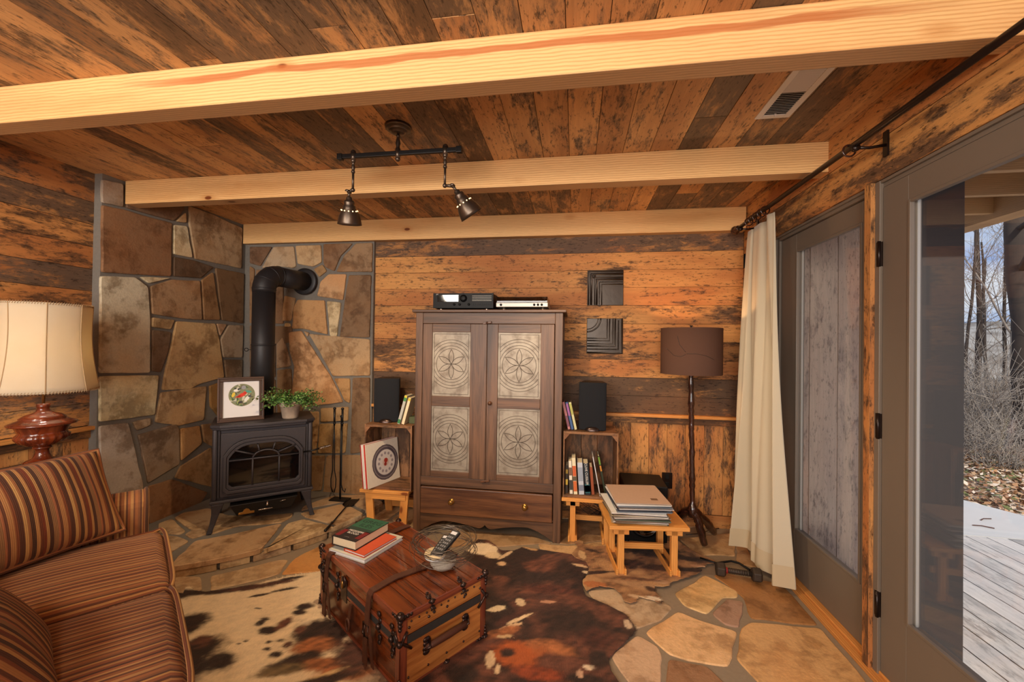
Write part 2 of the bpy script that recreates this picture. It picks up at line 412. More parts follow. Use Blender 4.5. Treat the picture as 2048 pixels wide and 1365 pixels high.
# setting -------------------------------------------------------------------
HC = 2.35; XL = -2.94; XR = 1.22; YB = 3.22; YF = -2.45
def boards(mb, u0, u1, vlist, plane, tones, thick=0.018, gap=0.0025, joints=True, seed=0, avg=2.4):
    """rows of boards; plane(u, v, w) -> point; each row is cut into lengths"""
    rnd = random.Random(seed)
    for i, (v0, v1) in enumerate(vlist):
        cuts = [u0]
        if joints:
            u = u0 + rnd.uniform(0.5, avg)
            while u < u1 - 0.3:
                cuts.append(u); u += rnd.uniform(1.1, avg + 0.8)
        cuts.append(u1)
        for a, b in zip(cuts, cuts[1:]):
            tn = tones[i] if tones and i < len(tones) and tones[i] else (rnd.uniform(0.15, 0.95), rnd.random())
            tn = (rnd.random(), tn[0], tn[1])
            e = 0.0012; w = thick + rnd.uniform(-0.001, 0.001)
            P = [(a + e, v0 + gap / 2, 0), (b - e, v0 + gap / 2, 0), (b - e, v1 - gap / 2, 0), (a + e, v1 - gap / 2, 0)]
            V = [plane(*p) for p in P] + [plane(p[0], p[1], w) for p in P]
            q = [(p[0], p[1]) for p in P]
            F = [(0, 3, 2, 1), (4, 5, 6, 7), (0, 1, 5, 4), (1, 2, 6, 5), (2, 3, 7, 6), (3, 0, 4, 7)]
            ux = [(0, 0), (0, 0.01)]
            U = [[q[0], q[3], q[2], q[1]], q, [q[0], q[1], (q[1][0], q[1][1] - w), (q[0][0], q[0][1] - w)],
                 [(0, q[1][1]), (0, q[2][1]), (0.01, q[2][1]), (0.01, q[1][1])],
                 [q[2], q[3], (q[3][0], q[3][1] + w), (q[2][0], q[2][1] + w)], [(0, q[3][1]), (0, q[0][1]), (0.01, q[0][1]), (0.01, q[3][1])]]
            a_ = Vector(V[1]) - Vector(V[0]); b_ = Vector(V[3]) - Vector(V[0]); c_ = Vector(V[4]) - Vector(V[0])
            if a_.cross(b_).dot(c_) < 0: F = [tuple(reversed(f)) for f in F]; U = [list(reversed(x)) for x in U]
            mb.add(V, F, tint=tn, uvs=U)

# ceiling
mb = MB()
rows = []; x = -0.041 - 0.1385 * 22
while x < XR + 0.2: rows.append((x, x + 0.1385)); x += 0.1385
tones = []
rnd = random.Random(5)
boards(mb, YF, YB + 0.03, rows, lambda u, v, w: (v, u, HC + 0.02 - w), None, thick=0.02, seed=11, avg=2.2)
mb.box((XL - 0.2, YF - 0.1, HC + 0.02), (XR + 0.2, YB + 0.1, HC + 0.12), mat=1)
mb.build('ceiling', [M_BARNC, M_DARK], kind='structure')

# back wall: horizontal boards over a rail, upright boards below
mb = MB()
bz = [0.815, 0.953, 1.091, 1.228, 1.367, 1.502, 1.643, 1.781, 1.915, 2.050, 2.188, 2.35]
tn = [(0.92, 0.35), (0.88, 0.4), (0.38, 0.1), (0.66, 0.05), (0.22, 0.1), (0.50, 0.15), (0.26, 0.2), (0.20, 0.1), (0.24, 0.1), (0.78, 0.6), (0.5, 0.5)]
boards(mb, -1.80, XR, list(zip(bz, bz[1:])), lambda u, v, w: (u, YB + 0.018 - w, v), tn, joints=False, seed=3)
tnv = [(0.35, 0.2), (0.55, 0.2), (0.3, 0.1), (0.45, 0.3), (0.5, 0.1), (0.3, 0.1)]
rows = [(-1.81 + 0.1318 * k, -1.81 + 0.1318 * (k + 1)) for k in range(23)]
boards(mb, 0.09, 0.79, rows, lambda u, v, w: (v, YB + 0.016 - w, u), [tnv[k % 6] for k in range(23)], thick=0.016, joints=False, seed=8)
mb.box((-3.1, YB + 0.018, 0), (XR + 0.2, YB + 0.12, HC + 0.02), mat=1)
mb.build('wall_back', [M_BARN, M_DARK], kind='structure')
# left wall
mb = MB()
lz = [0.80 + 0.137 * k for k in range(12)]; lz[-1] = 2.35
tn = [(0.55, 0.8), (0.5, 0.9), (0.5, 0.5), (0.5, 0.5), (0.5, 0.3), (0.35, 0.1), (0.95, 0.9), (0.45, 0.1), (0.4, 0.1), (0.8, 0.6), (0.72, 0.5)]
boards(mb, YF, 2.10, list(zip(lz, lz[1:])), lambda u, v, w: (XL - 0.018 + w, u, v), tn, joints=False, seed=21)
rows = [(YF + 0.152 * k, min(2.10, YF + 0.152 * (k + 1))) for k in range(30)]
boards(mb, 0.0, 0.77, rows, lambda u, v, w: (XL - 0.016 + w, v, u), None, thick=0.016, joints=False, seed=22)
mb.box((XL - 0.12, YF, 0), (XL - 0.018, YB + 0.02, HC + 0.02), mat=1)
mb.build('wall_left', [M_BARN, M_DARK], kind='structure')
# right wall: boards over the doors, by the corner and in the part behind the camera
mb = MB()
DT = 2.02
boards(mb, YF, YB, [(DT, DT + 0.168), (DT + 0.168, HC)], lambda u, v, w: (XR + 0.018 - w, u, v), [(0.55, 0.3), (0.35, 0.15)], seed=31, joints=False)
boards(mb, 2.80, YB, [z for z in zip(bz[:-2], bz[1:-1]) if z[1] < DT + 0.03], lambda u, v, w: (XR + 0.018 - w, u, v), [(0.6, 0.1)] * 9, seed=32, joints=False)
boards(mb, 0.0, 0.80, [(2.80, 3.0), (3.0, 3.22)], lambda u, v, w: (XR + 0.016 - w, v, u), [(0.4, 0.1)] * 2, thick=0.016, seed=33, joints=False)
boards(mb, YF, 0.94, [(0.137 * k, 0.137 * (k + 1)) for k in range(14)] + [(1.918, DT)], lambda u, v, w: (XR + 0.018 - w, u, v), None, seed=34)
mb.box((XR + 0.018, YF, DT), (XR + 0.16, YB + 0.12, HC + 0.12), mat=1)
mb.box((XR + 0.018, 2.80, 0), (XR + 0.16, YB + 0.12, DT), mat=1)
mb.box((XR + 0.018, YF, 0), (XR + 0.16, 0.94, DT), mat=1)
mb.build('wall_right', [M_BARN, M_DARK], kind='structure')
# rear wall with a window opening
mb = MB()
wx0, wx1, wz0, wz1 = -2.1, 0.3, 0.85, 2.05
for (x0, x1, z0, z1) in ((XL - 0.1, wx0, 0, HC), (wx1, XR + 0.16, 0, HC), (wx0, wx1, 0, wz0), (wx0, wx1, wz1, HC)):
    mb.box((x0, YF - 0.12, z0), (x1, YF - 0.018, z1), mat=1)
    k = int(round((z1 - z0) / 0.137)) or 1; hh = (z1 - z0) / k
    boards(mb, x0, x1, [(z0 + hh * i, z0 + hh * (i + 1)) for i in range(k)], lambda u, v, w: (u, YF - 0.018 + w, v), None, seed=41)
mb.build('wall_rear', [M_BARN, M_DARK], kind='structure')
mb = MB()
for (x0, x1, z0, z1) in ((wx0, wx0 + .06, wz0, wz1), (wx1 - .06, wx1, wz0, wz1), (wx0, wx1, wz0, wz0 + .06), (wx0, wx1, wz1 - .06, wz1), (-0.93, -0.87, wz0, wz1)):
    mb.box((x0, YF - 0.1, z0), (x1, YF, z1))
w1 = mb.build('window_1', M_PAINT, kind='structure')
MB().box((wx0 + 0.05, YF - 0.07, wz0 + 0.05), (wx1 - 0.05, YF - 0.065, wz1 - 0.05)).build('window_glass', M_GLASS, w1)

# chair rails, corner baseboard
def rail(name, pts):
    mb = MB()
    for a, b in zip(pts, pts[1:]):
        mb.box(a[0], b[0]) if False else None
    return mb
mb = MB(); mb.box((-1.665, YB - 0.045, 0.800), (XR - 0.02, YB, 0.822), tint=tint(0.3)); mb.box((-1.665, YB - 0.014, 0.750), (XR - 0.02, YB, 0.800), mat=1, tint=tint(0.7, .1))
mb.build('trim_1', [M_RAIL, M_BARN], bevel=0.002, kind='structure')
mb = MB(); mb.box((XR - 0.045, 2.80, 0.800), (XR, YB - 0.0, 0.822), g=1, tint=tint(0.3)); mb.box((XR - 0.014, 2.80, 0.750), (XR, YB, 0.800), mat=1, g=1, tint=tint(0.8))
mb.build('trim_2', [M_RAIL, M_BARN], bevel=0.002, kind='structure')
mb = MB(); mb.box((XL, YF, 0.775), (XL + 0.045, 2.09, 0.797), g=1, tint=tint(0.3)); mb.box((XL, YF, 0.725), (XL + 0.014, 2.09, 0.775), mat=1, g=1, tint=tint(0.85))
mb.build('trim_3', [M_RAIL, M_BARN], bevel=0.002, kind='structure')
mb = MB(); mb.box((-1.48, YB - 0.012, 0.0), (XR, YB, 0.09), tint=tint(0.55, .1))
mb.build('baseboard_back', M_BARN, bevel=0.002, kind='structure')

# ------------------------------------------------------------------ stones
def inset(poly3, nrm, d):
    """shift each edge of a planar polygon inwards by d (mitred)"""
    n = len(poly3); out = []
    c = sum(poly3, Vector()) / n
    for i in range(n):
        p0, p1, p2 = poly3[i - 1], poly3[i], poly3[(i + 1) % n]
        e1 = (p1 - p0).normalized(); e2 = (p2 - p1).normalized()
        n1 = nrm.cross(e1); n2 = nrm.cross(e2)
        b = (n1 + n2)
        if b.length < 1e-4: b = n1
        b.normalize(); k = max(0.45, b.dot(n1))
        out.append(p1 + b * (d / k))
    return out
def area2(poly, nrm):
    s = Vector()
    for i in range(len(poly)): s += poly[i].cross(poly[(i + 1) % len(poly)])
    return s.dot(nrm)
def add_stone(mb, pts, nrm, th, col, gap=0.007, rough_edge=0.004, mat=0, cornerr=0.012):
    nrm = Vector(nrm); th += (len(mb.f) % 97) * 0.000012
    pts = [Vector(p) for p in pts]
    if area2(pts, nrm) < 0: pts.reverse()
    P = inset(pts, nrm, gap)
    Q = []
    n = len(P)
    for i in range(n):            # round the corners and roughen the edges
        a, b, c = P[i - 1], P[i], P[(i + 1) % n]
        r1 = min(cornerr, (a - b).length * 0.3); r2 = min(cornerr, (c - b).length * 0.3)
        Q.append(b + (a - b).normalized() * r1); Q.append(b * 0.5 + (b + (a - b).normalized() * r1) * 0.25 + (b + (c - b).normalized() * r2) * 0.25)
        Q.append(b + (c - b).normalized() * r2)
        L = (c - b).length; k = int(L / 0.055)
        for j in range(1, k):
            p = b.lerp(c, j / k); q = noise.noise(p * 23.0) * rough_edge
            Q.append(p + nrm.cross((c - b).normalized()) * q)
    bev = 0.005
    R = inset(Q, nrm, bev) if len(Q) > 3 else Q
    cen = sum(Q, Vector()) / len(Q)
    R = [p + (cen - p).normalized() * bev for p in Q]
    m = len(Q)
    V = Q + [p + nrm * (th - 0.003) for p in Q] + [p + nrm * th for p in R]
    F = [tuple(range(m - 1, -1, -1))]
    for i in range(m):
        j = (i + 1) % m
        F.append((i, j, m + j, m + i)); F.append((m + i, m + j, 2 * m + j, 2 * m + i))
    F.append(tuple(2 * m + i for i in range(m)))
    mb.add(V, F, mat=mat, tint=col)
def jit(c, a=0.06, sat=0.80):
    k = 1 + random.uniform(-a, a); m_ = sum(c) / 3; c = [m_ + (v - m_) * sat for v in c]
    return tuple(max(0.0, min(1, v * k)) for v in lin(c))
TAN = (214, 170, 112); CRM = (222, 204, 160); BRN = (150, 108, 70); DBR = (104, 76, 52); ORG = (222, 148, 76); GRY = (168, 150, 130); OCH = (196, 136, 66); MAU = (176, 148, 130)
C1 = lambda pts: [(x * 0.2638, 340 + y * 0.2638) for x, y in pts]
C3 = lambda pts: [(380 + x * 0.29304, 440 + y * 0.29304) for x, y in pts]
C4 = lambda pts: [(380 + x * 0.29304, 740 + y * 0.29304) for x, y in pts]
C5 = lambda pts: [(900 + x * 0.29297, 1040 + y * 0.29297) for x, y in pts]
C6 = lambda pts: [(1400 + x * 0.2527, 1020 + y * 0.2527) for x, y in pts]
C8 = lambda pts: [(300 + x * 0.2734, 1000 + y * 0.2734) for x, y in pts]
XS = -2.872
LEFT = [
 (C1([(765, 60), (945, 100), (945, 292), (765, 255)]), GRY), (C1([(765, 255), (950, 295), (1110, 345), (1312, 398), (1305, 815), (765, 785)]), (150, 104, 66)),
 (C1([(950, 250), (1410, 260), (1400, 310), (1325, 395), (1150, 350), (950, 292)]), (130, 96, 68)), (C1([(1325, 395), (1415, 310), (1422, 408)]), TAN),
 (C1([(1312, 408), (1425, 420), (1468, 675), (1312, 645)]), CRM), (C1([(1430, 255), (1600, 290), (1845, 440), (1835, 755), (1475, 680), (1430, 400)]), (184, 150, 108)),
 (C1([(1312, 650), (1475, 680), (1630, 735), (1525, 828), (1312, 815)]), (110, 84, 60)), ([(199, 550), (272, 553), (298, 573), (303, 640), (302, 748), (197, 749)], (214, 200, 166)),
 (C1([(1045, 805), (1310, 818), (1130, 870)]), CRM), (C1([(1135, 878), (1305, 825), (1522, 835), (1540, 1145), (1340, 1128), (1148, 1100)]), (186, 142, 96)),
 (C1([(1525, 832), (1620, 765), (1675, 1145), (1542, 1145)]), (156, 112, 66)), (C1([(1630, 735), (1872, 785), (1872, 1175), (1680, 1145)]), (132, 96, 60)),
 (C1([(1148, 1110), (1335, 1132), (1300, 1218), (1148, 1198)]), (206, 168, 112)), ([(303, 658), (344, 663), (340, 700), (322, 748), (302, 744)], (138, 108, 78)),
 ([(351, 641), (432, 646), (441, 683), (450, 757), (400, 770), (380, 781), (323, 783), (330, 740), (342, 690)], (218, 176, 114)),
 (C3([(178, 702), (262, 708), (205, 805)]), (190, 146, 104)), ([(457, 649), (493, 650), (493, 717), (446, 717), (440, 680)], (180, 152, 118)),
 ([(448, 718), (493, 718), (493, 757), (451, 757)], (150, 122, 90)), ([(197, 751), (320, 749), (312, 832), (197, 847)], (228, 212, 160)),
 ([(321, 784), (415, 771), (409, 842), (358, 854), (309, 847)], (206, 164, 110)), ([(418, 771), (450, 761), (495, 762), (495, 835), (438, 838), (420, 815)], (170, 122, 60)),
 ([(262, 843), (304, 834), (304, 852), (273, 865)], (196, 168, 130)), ([(197, 851), (258, 844), (288, 966), (300, 1050), (200, 1060)], (196, 178, 158)),
 ([(274, 869), (353, 846), (360, 856), (361, 930), (295, 970)], (160, 134, 108)), ([(360, 856), (401, 850), (406, 888), (361, 926)], (204, 150, 88)),
 ([(402, 848), (495, 838), (495, 880), (424, 895), (407, 886)], (190, 144, 92)), ([(361, 932), (424, 893), (430, 978), (348, 958)], (196, 150, 96)),
 ([(295, 972), (345, 957), (418, 984), (400, 1012), (297, 1052)], (150, 104, 66)), ([(428, 895), (495, 880), (495, 1000), (420, 1010), (424, 975)], (150, 112, 72)),
 ([(300, 1052), (400, 1012), (495, 1000), (495, 1060), (300, 1090)], (150, 112, 76)),
]
mb = MB(); mb.box((XL - 0.01, 2.085, 0), (XS - 0.012, YB, HC), mat=1)
for p, c in LEFT:
    pts = [at(x, y, x=XS) for x, y in p]
    pts = [Vector((XS - 0.012, min(v.y, 3.178), max(0.02, min(v.z, HC - 0.004)))) for v in pts]
    add_stone(mb, pts, (1, 0, 0), 0.014, jit(c))
mb.build('wall_stone_left', [M_STONE, M_GROUT], kind='structure')
YS = 3.180
BACK = [
 (C3([(402, 178), (568, 178), (480, 322), (402, 300)]), (128, 92, 64)), (C3([(568, 178), (712, 176), (727, 322), (700, 335), (600, 322), (480, 335)]), (188, 160, 124)),
 (C3([(714, 172), (897, 166), (902, 292), (840, 325), (730, 305)]), (206, 172, 124)), (C3([(905, 160), (1120, 155), (1030, 250), (985, 358), (915, 325), (905, 290)]), (146, 108, 74)),
 (C3([(1130, 155), (1250, 150), (1247, 362), (990, 360), (1050, 240)]), (164, 126, 86)), (C3([(835, 335), (905, 298), (940, 350), (880, 398)]), (170, 130, 80)),
 (C3([(885, 420), (945, 365), (1072, 366), (1048, 555), (860, 525)]), (210, 158, 104)), (C3([(1080, 372), (1240, 370), (1230, 808), (1015, 805), (1050, 556)]), (142, 106, 70)),
 (C3([(928, 548), (1035, 560), (1005, 803), (950, 800)]), (220, 192, 140)), (C3([(730, 540), (922, 545), (942, 790), (765, 748), (690, 750), (700, 600)]), (208, 150, 88)),
 (C3([(640, 510), (725, 530), (692, 695), (615, 695)]), (196, 152, 100)), (C3([(640, 700), (688, 700), (688, 755), (640, 755)]), (226, 196, 134)),
 (C3([(668, 762), (760, 752), (965, 1070), (1050, 1250), (780, 1285), (690, 1200), (705, 1000), (675, 900)]), (214, 156, 98)),
 (C3([(585, 845), (635, 788), (688, 960), (690, 1005), (585, 1022)]), (176, 138, 100)), (C3([(765, 752), (820, 768), (800, 812)]), (206, 160, 110)),
 (C3([(800, 772), (1232, 812), (1232, 1070), (970, 1072), (880, 905)]), (190, 150, 102)), (C3([(975, 1078), (1095, 1078), (1095, 1262), (1050, 1240)]), (186, 136, 78)),
 (C3([(1105, 1075), (1232, 1072), (1228, 1590), (1088, 1605)]), (132, 96, 62)),
 (C4([(885, 258), (1085, 248), (1080, 355), (885, 362)]), (196, 152, 96)), (C4([(878, 366), (1080, 362), (1062, 575), (866, 575)]), (200, 154, 92)),
 (C4([(700, 285), (880, 280), (882, 370), (860, 578), (700, 560)]), (196, 154, 104)), (C4([(700, 585), (925, 582), (900, 830), (700, 850)]), (158, 116, 74)),
 (C4([(925, 582), (1220, 578), (1220, 860), (900, 850)]), (166, 124, 80)), (C3([(402, 305), (442, 330), (437, 708), (402, 712)]), (150, 108, 68)),
 (C3([(402, 716), (700, 722), (690, 845), (585, 850), (585, 1080), (402, 1080)]), (130, 100, 70)), (C3([(590, 1020), (692, 1010), (700, 1200), (780, 1290), (700, 1400), (590, 1400)]), (150, 112, 72)),
 (C3([(402, 1085), (585, 1085), (585, 1400), (402, 1400)]), (130, 100, 70)), (C3([(402, 1405), (700, 1405), (700, 1900), (402, 1900)]), (140, 104, 70)),
 (C3([(445, 335), (640, 335), (640, 715), (445, 705)]), (150, 112, 76)),
]
mb = MB(); xb = at(745, 620, y=YS).x
mb.box((XS - 0.02, YS + 0.012, 0), (xb, YB + 0.0, 2.2), mat=1)
for p, c in BACK:
    pts = [at(x, y, y=YS) for x, y in p]
    pts = [Vector((max(v.x, XS + 0.004), YS + 0.012, max(0.02, min(v.z, 2.185)))) for v in pts]
    add_stone(mb, pts, (0, -1, 0), 0.014, jit(c))
mb.build('wall_stone_back', [M_STONE, M_GROUT], kind='structure')

# floor
mb = MB(); mb.box((XL - 0.2, YF - 0.1, -0.1), (XR + 0.03, YB + 0.1, 0.0), mat=1)
FL = [
 (C5([(935, 485), (1200, 465), (1440, 555), (1525, 600), (1440, 690), (1270, 748), (1200, 640), (980, 545)]), (196, 166, 130)),
 (C5([(1530, 505), (1740, 378), (1965, 490), (1965, 535), (1865, 532), (1755, 648), (1600, 590)]), (230, 186, 120)),
 (C5([(1330, 770), (1555, 625), (1700, 685), (1965, 765), (1905, 1005), (1750, 985), (1500, 925)]), (228, 178, 120)),
 (C5([(1120, 905), (1280, 785), (1420, 865), (1450, 930), (1440, 1140), (1240, 1140), (1100, 940)]), (206, 166, 128)),
 (C5([(1490, 950), (1760, 1002), (1900, 1140), (1470, 1140)]), (160, 112, 76)),
 (C5([(1785, 645), (1890, 542), (2005, 560), (1975, 738), (1880, 720)]), (176, 134, 108)),
 (C6([(100, 520), (190, 500), (490, 560), (690, 590), (975, 920), (850, 912), (400, 862), (345, 700), (250, 620)]), (176, 118, 62)),
 (C6([(325, 935), (400, 888), (1000, 942), (1340, 1290), (1360, 1420), (510, 1420), (285, 1180)]), (226, 170, 104)),
 (C8([(440, 560), (960, 438), (1015, 440), (945, 545), (440, 668)]), (206, 170, 124)), (C8([(955, 550), (1060, 428), (1240, 340), (1420, 330), (1300, 520)]), (220, 152, 78)),
 (C8([(100, 560), (370, 560), (385, 665), (100, 715)]), (200, 164, 120)),
 (C5([(0, 60), (180, 80), (560, 110), (700, 165), (590, 165), (330, 185), (150, 170), (0, 190)]), (180, 140, 96)),
 (C5([(600, 165), (800, 180), (1060, 150), (1080, 175), (850, 260), (620, 215)]), (206, 164, 112)),
 (C5([(760, 20), (1060, 20), (1060, 140), (800, 170), (740, 160)]), (170, 132, 92)),
 (C5([(1560, 130), (1940, 90), (1950, 250), (1790, 240), (1700, 250)]), (206, 164, 112)),
 (C5([(1950, 100), (2100, 120), (2100, 330), (1960, 300)]), (190, 146, 100)),
]
ft = []
for p, c in FL:
    pts = [at(x, y, z=0.004) for x, y in p]
    pts = [Vector((min(v.x, XR - 0.05), min(v.y, YB - 0.02), 0.0)) for v in pts]
    add_stone(mb, pts, (0, 0, 1), 0.005, jit(c), gap=0.001, cornerr=0.02, rough_edge=0.010)
    ft.append([(v.x, v.y) for v in pts])
def inpoly(x, y, P):
    r = False; n = len(P)
    for i in range(n):
        (x1, y1), (x2, y2) = P[i], P[(i + 1) % n]
        if (y1 > y) != (y2 > y) and x < (x2 - x1) * (y - y1) / (y2 - y1) + x1: r = not r
    return r
def voronoi_cells(x0, x1, y0, y1, step, seed):
    rnd = random.Random(seed); S = []
    ny = int((y1 - y0) / step) + 1; nx = int((x1 - x0) / step) + 1
    for j in range(-1, ny + 1):
        for i in range(-1, nx + 1):
            S.append((x0 + (i + (0.5 if j % 2 else 0) + rnd.uniform(-.33, .33)) * step, y0 + (j + rnd.uniform(-.3, .3)) * step))
    out = []
    for a in S:
        poly = [(x0, y0), (x1, y0), (x1, y1), (x0, y1)]
        for b in S:
            if b is a or (a[0] - b[0]) ** 2 + (a[1] - b[1]) ** 2 > (3.2 * step) ** 2: continue
            mx, my = (a[0] + b[0]) / 2, (a[1] + b[1]) / 2; nx_, ny_ = b[0] - a[0], b[1] - a[1]
            new = []
            for k in range(len(poly)):
                p, q = poly[k], poly[(k + 1) % len(poly)]
                dp = (p[0] - mx) * nx_ + (p[1] - my) * ny_; dq = (q[0] - mx) * nx_ + (q[1] - my) * ny_
                if dp <= 0: new.append(p)
                if dp * dq < 0:
                    t = dp / (dp - dq); new.append((p[0] + (q[0] - p[0]) * t, p[1] + (q[1] - p[1]) * t))
            poly = new
            if len(poly) < 3: break
        if len(poly) >= 3: out.append(poly)
    return out
for cell in voronoi_cells(XL, XR - 0.05, YF, YB - 0.01, 0.42, 4):
    bad = False
    smp = [(sum(p[0] for p in cell) / len(cell), sum(p[1] for p in cell) / len(cell))]
    for p in cell: smp += [(p[0] * k + smp[0][0] * (1 - k), p[1] * k + smp[0][1] * (1 - k)) for k in (0.9, 0.5)]
    for P in ft:
        if any(inpoly(x, y, P) for x, y in smp) or any(inpoly(p[0], p[1], cell) for p in P): bad = True; break
    if not bad:
        add_stone(mb, [Vector((p[0], p[1], 0)) for p in cell], (0, 0, 1), 0.005, jit(random.choice([(206, 164, 112), (190, 150, 110), (210, 170, 120)])), gap=0.012, cornerr=0.03, rough_edge=0.012)
mb.build('floor', [M_FSTONE, M_GROUTF], kind='structure')

# ------------------------------------------------------------------ hearth (quarter round of flagstone in the corner)
HZ = 0.07; HCX, HCY, HR = XS + 0.0, YS + 0.01, 1.40
mb = MB()
arc = [(HCX + HR * math.cos(a), HCY + HR * math.sin(a)) for a in [-math.pi / 2 + math.pi / 2 * i / 40 for i in range(41)]]
poly = [(HCX, HCY)] + [(HCX + (HR - 0.035) * math.cos(a), HCY + (HR - 0.035) * math.sin(a)) for a in [-math.pi / 2 + math.pi / 2 * i / 40 for i in range(41)]]
mb.prism(poly, 0.0, HZ - 0.006, mat=1)
# riser course and lip stones
rnd = random.Random(2); a = -math.pi / 2
while a < -0.01:
    w = rnd.uniform(0.09, 0.20); b = min(a + w, 0)
    for (z0, z1, r0, off) in ((0.003, 0.040, HR - 0.005, 0.0),):
        k = 5; A = [a + (b - a) * i / k for i in range(k + 1)]
        A[0] += 0.006; A[-1] -= 0.006
        P = [(HCX + (r0 + noise.noise(Vector((q * 9, z0, 1))) * 0.008) * math.cos(q), HCY + r0 * math.sin(q)) for q in A] + [(HCX + (r0 - 0.07) * math.cos(q), HCY + (r0 - 0.07) * math.sin(q)) for q in reversed(A)]
        mb.prism(P, z0, z1, tint=jit(rnd.choice([(214, 186, 140), (196, 160, 112), (190, 160, 124)])))
    a = b
mb.prism([(HCX + (HR - 0.02) * math.cos(q), HCY + (HR - 0.02) * math.sin(q)) for q in [-math.pi / 2 + math.pi / 2 * i / 40 for i in range(41)]] + [(HCX, HCY)], 0.036, 0.048, mat=1)
HT = [
 (C8([(50, 175), (165, 135), (275, 230), (212, 258), (50, 245)]), (206, 170, 124)), (C8([(165, 135), (235, 95), (430, 60), (560, 110), (800, 120), (1060, 95), (1040, 130), (960, 170), (640, 195), (440, 258), (285, 222)]), (200, 164, 116)),
 (C8([(240, 258), (290, 226), (440, 205), (660, 188), (500, 230), (300, 290)]), (186, 150, 108)),
 (C8([(130, 482), (320, 300), (600, 250), (980, 168), (860, 320), (815, 362), (600, 400), (360, 440), (130, 484)]), (200, 158, 112)),
 (C8([(850, 360), (1000, 172), (1130, 138), (1360, 196), (1352, 222), (1150, 290), (850, 368)]), (214, 178, 126)),
 (C8([(1085, 100), (1400, 30), (1480, 50), (1600, 108), (1370, 190), (1130, 130)]), (196, 158, 112)),
 (C8([(1368, 198), (1590, 108), (1570, 140), (1370, 222)]), (214, 186, 142)),
 (C8([(50, 252), (215, 265), (300, 300), (110, 415), (90, 440)]), (190, 156, 114)),
 (C4([(745, 968), (850, 938), (1033, 903), (1108, 922), (1225, 973), (1300, 900), (1200, 840), (960, 862), (770, 930)]), (196, 160, 118)),
]
for p, c in HT:
    pts = [at(x, y, z=HZ) for x, y in p]; q = []
    for v in pts:                                 # keep the slabs on the quarter round
        d = Vector((v.x - HCX, v.y - HCY)); L = d.length
        if L > HR - 0.05: d = d * (HR + 0.008) / L
        q.append(Vector((max(HCX + 0.01, HCX + d.x), min(HCY - 0.01, HCY + d.y), HZ - 0.026)))
    add_stone(mb, q, (0, 0, 1), 0.028, jit(c), gap=0.008, cornerr=0.02, rough_edge=0.008)
mb.build('hearth', [M_STONE, M_GROUT], kind='structure')

# ------------------------------------------------------------------ doors (glazed, taupe painted)
def glazed_door(name, xf, y0, y1, gy0, gy1, gz0, gz1, zt=DT - 0.03):
    mb = MB(); x0, x1 = xf, xf + 0.045
    mb.box((x0, y0, 0.035), (x1, gy0, zt)); mb.box((x0, gy1, 0.035), (x1, y1, zt))
    mb.box((x0, gy0, 0.035), (x1, gy1, gz0)); mb.box((x0, gy0, gz1), (x1, gy1, zt))
    d = mb.build(name, M_PAINT, kind='structure', bevel=0.002)
    mb = MB(); b = 0.012
    for (a, c) in (((x0 - 0.004, gy0, gz0), (x0 + 0.012, gy0 + b, gz1)), ((x0 - 0.004, gy1 - b, gz0), (x0 + 0.012, gy1, gz1)), ((x0 - 0.004, gy0 + b, gz0), (x0 + 0.012, gy1 - b, gz0 + b)), ((x0 - 0.004, gy0 + b, gz1 - b), (x0 + 0.012, gy1 - b, gz1))):
        mb.box(a, c)
    mb.build('glazing_bead', M_PAINT, d, bevel=0.002)
    MB().box((x0 + 0.018, gy0 - 0.004, gz0 - 0.004), (x0 + 0.024, gy1 + 0.004, gz1 + 0.004)).build('door_glass', M_GLASS, d)
    mb = MB(); mb.box((x0 + 0.026, gy1 - 0.006, gz0), (x0 + 0.036, gy1, gz1))
    mb.build('outer_bead', M_SILVER, d)
    return d
d1 = glazed_door('door_1', 1.255, 1.935, 2.735, 2.02, 2.565, 0.295, 1.895)
d2 = glazed_door('door_2', 1.232, 1.03, 1.863, 1.16, 1.735, 0.305, 1.895)
for z in (0.30, 1.02, 1.72):
    mb = MB(); mb.box((1.222, 1.864, z - 0.05), (1.233, 1.884, z + 0.05)); mb.tube([(1.221, 1.868, z - 0.052), (1.221, 1.868, z + 0.052)], 0.006)
    mb.build('hinge', M_RODM, d2)
mb = MB()
mb.box((1.206, 1.893, 0.0), (1.26, 1.930, DT), g=2, tint=tint(0.5, .1))      # wooden mullion between the two doors
mb.build('trim_4', M_BARN, kind='structure', bevel=0.001)
mb = MB()
for (a, b) in (((1.222, 1.866, 0), (1.30, 1.893, DT)), ((1.245, 2.738, 0), (1.30, 2.765, DT)), ((1.225, 2.765, 0), (1.29, 2.80, DT)), ((1.226, 0.94, 0), (1.29, 1.026, DT)),
               ((1.235, 1.026, DT - 0.028), (1.29, 1.866, DT)), ((1.24, 1.93, DT - 0.028), (1.30, 2.738, DT)), ((1.228, 1.93, DT - 0.012), (1.24, 2.765, DT)), ((1.224, 1.026, DT - 0.012), (1.235, 1.866, DT))):
    mb.box(a, b)
mb.build('trim_5', M_PAINT, kind='structure', bevel=0.002)
mb = MB(); mb.box((1.195, 0.94, 0), (1.228, 2.80, 0.022), g=1, tint=tint(0.3, .1)); mb.box((1.228, 0.94, -0.1), (1.33, 2.80, 0.034), g=1, tint=tint(0.5, .1))
mb.build('trim_6', M_RAIL, kind='structure', bevel=0.003)

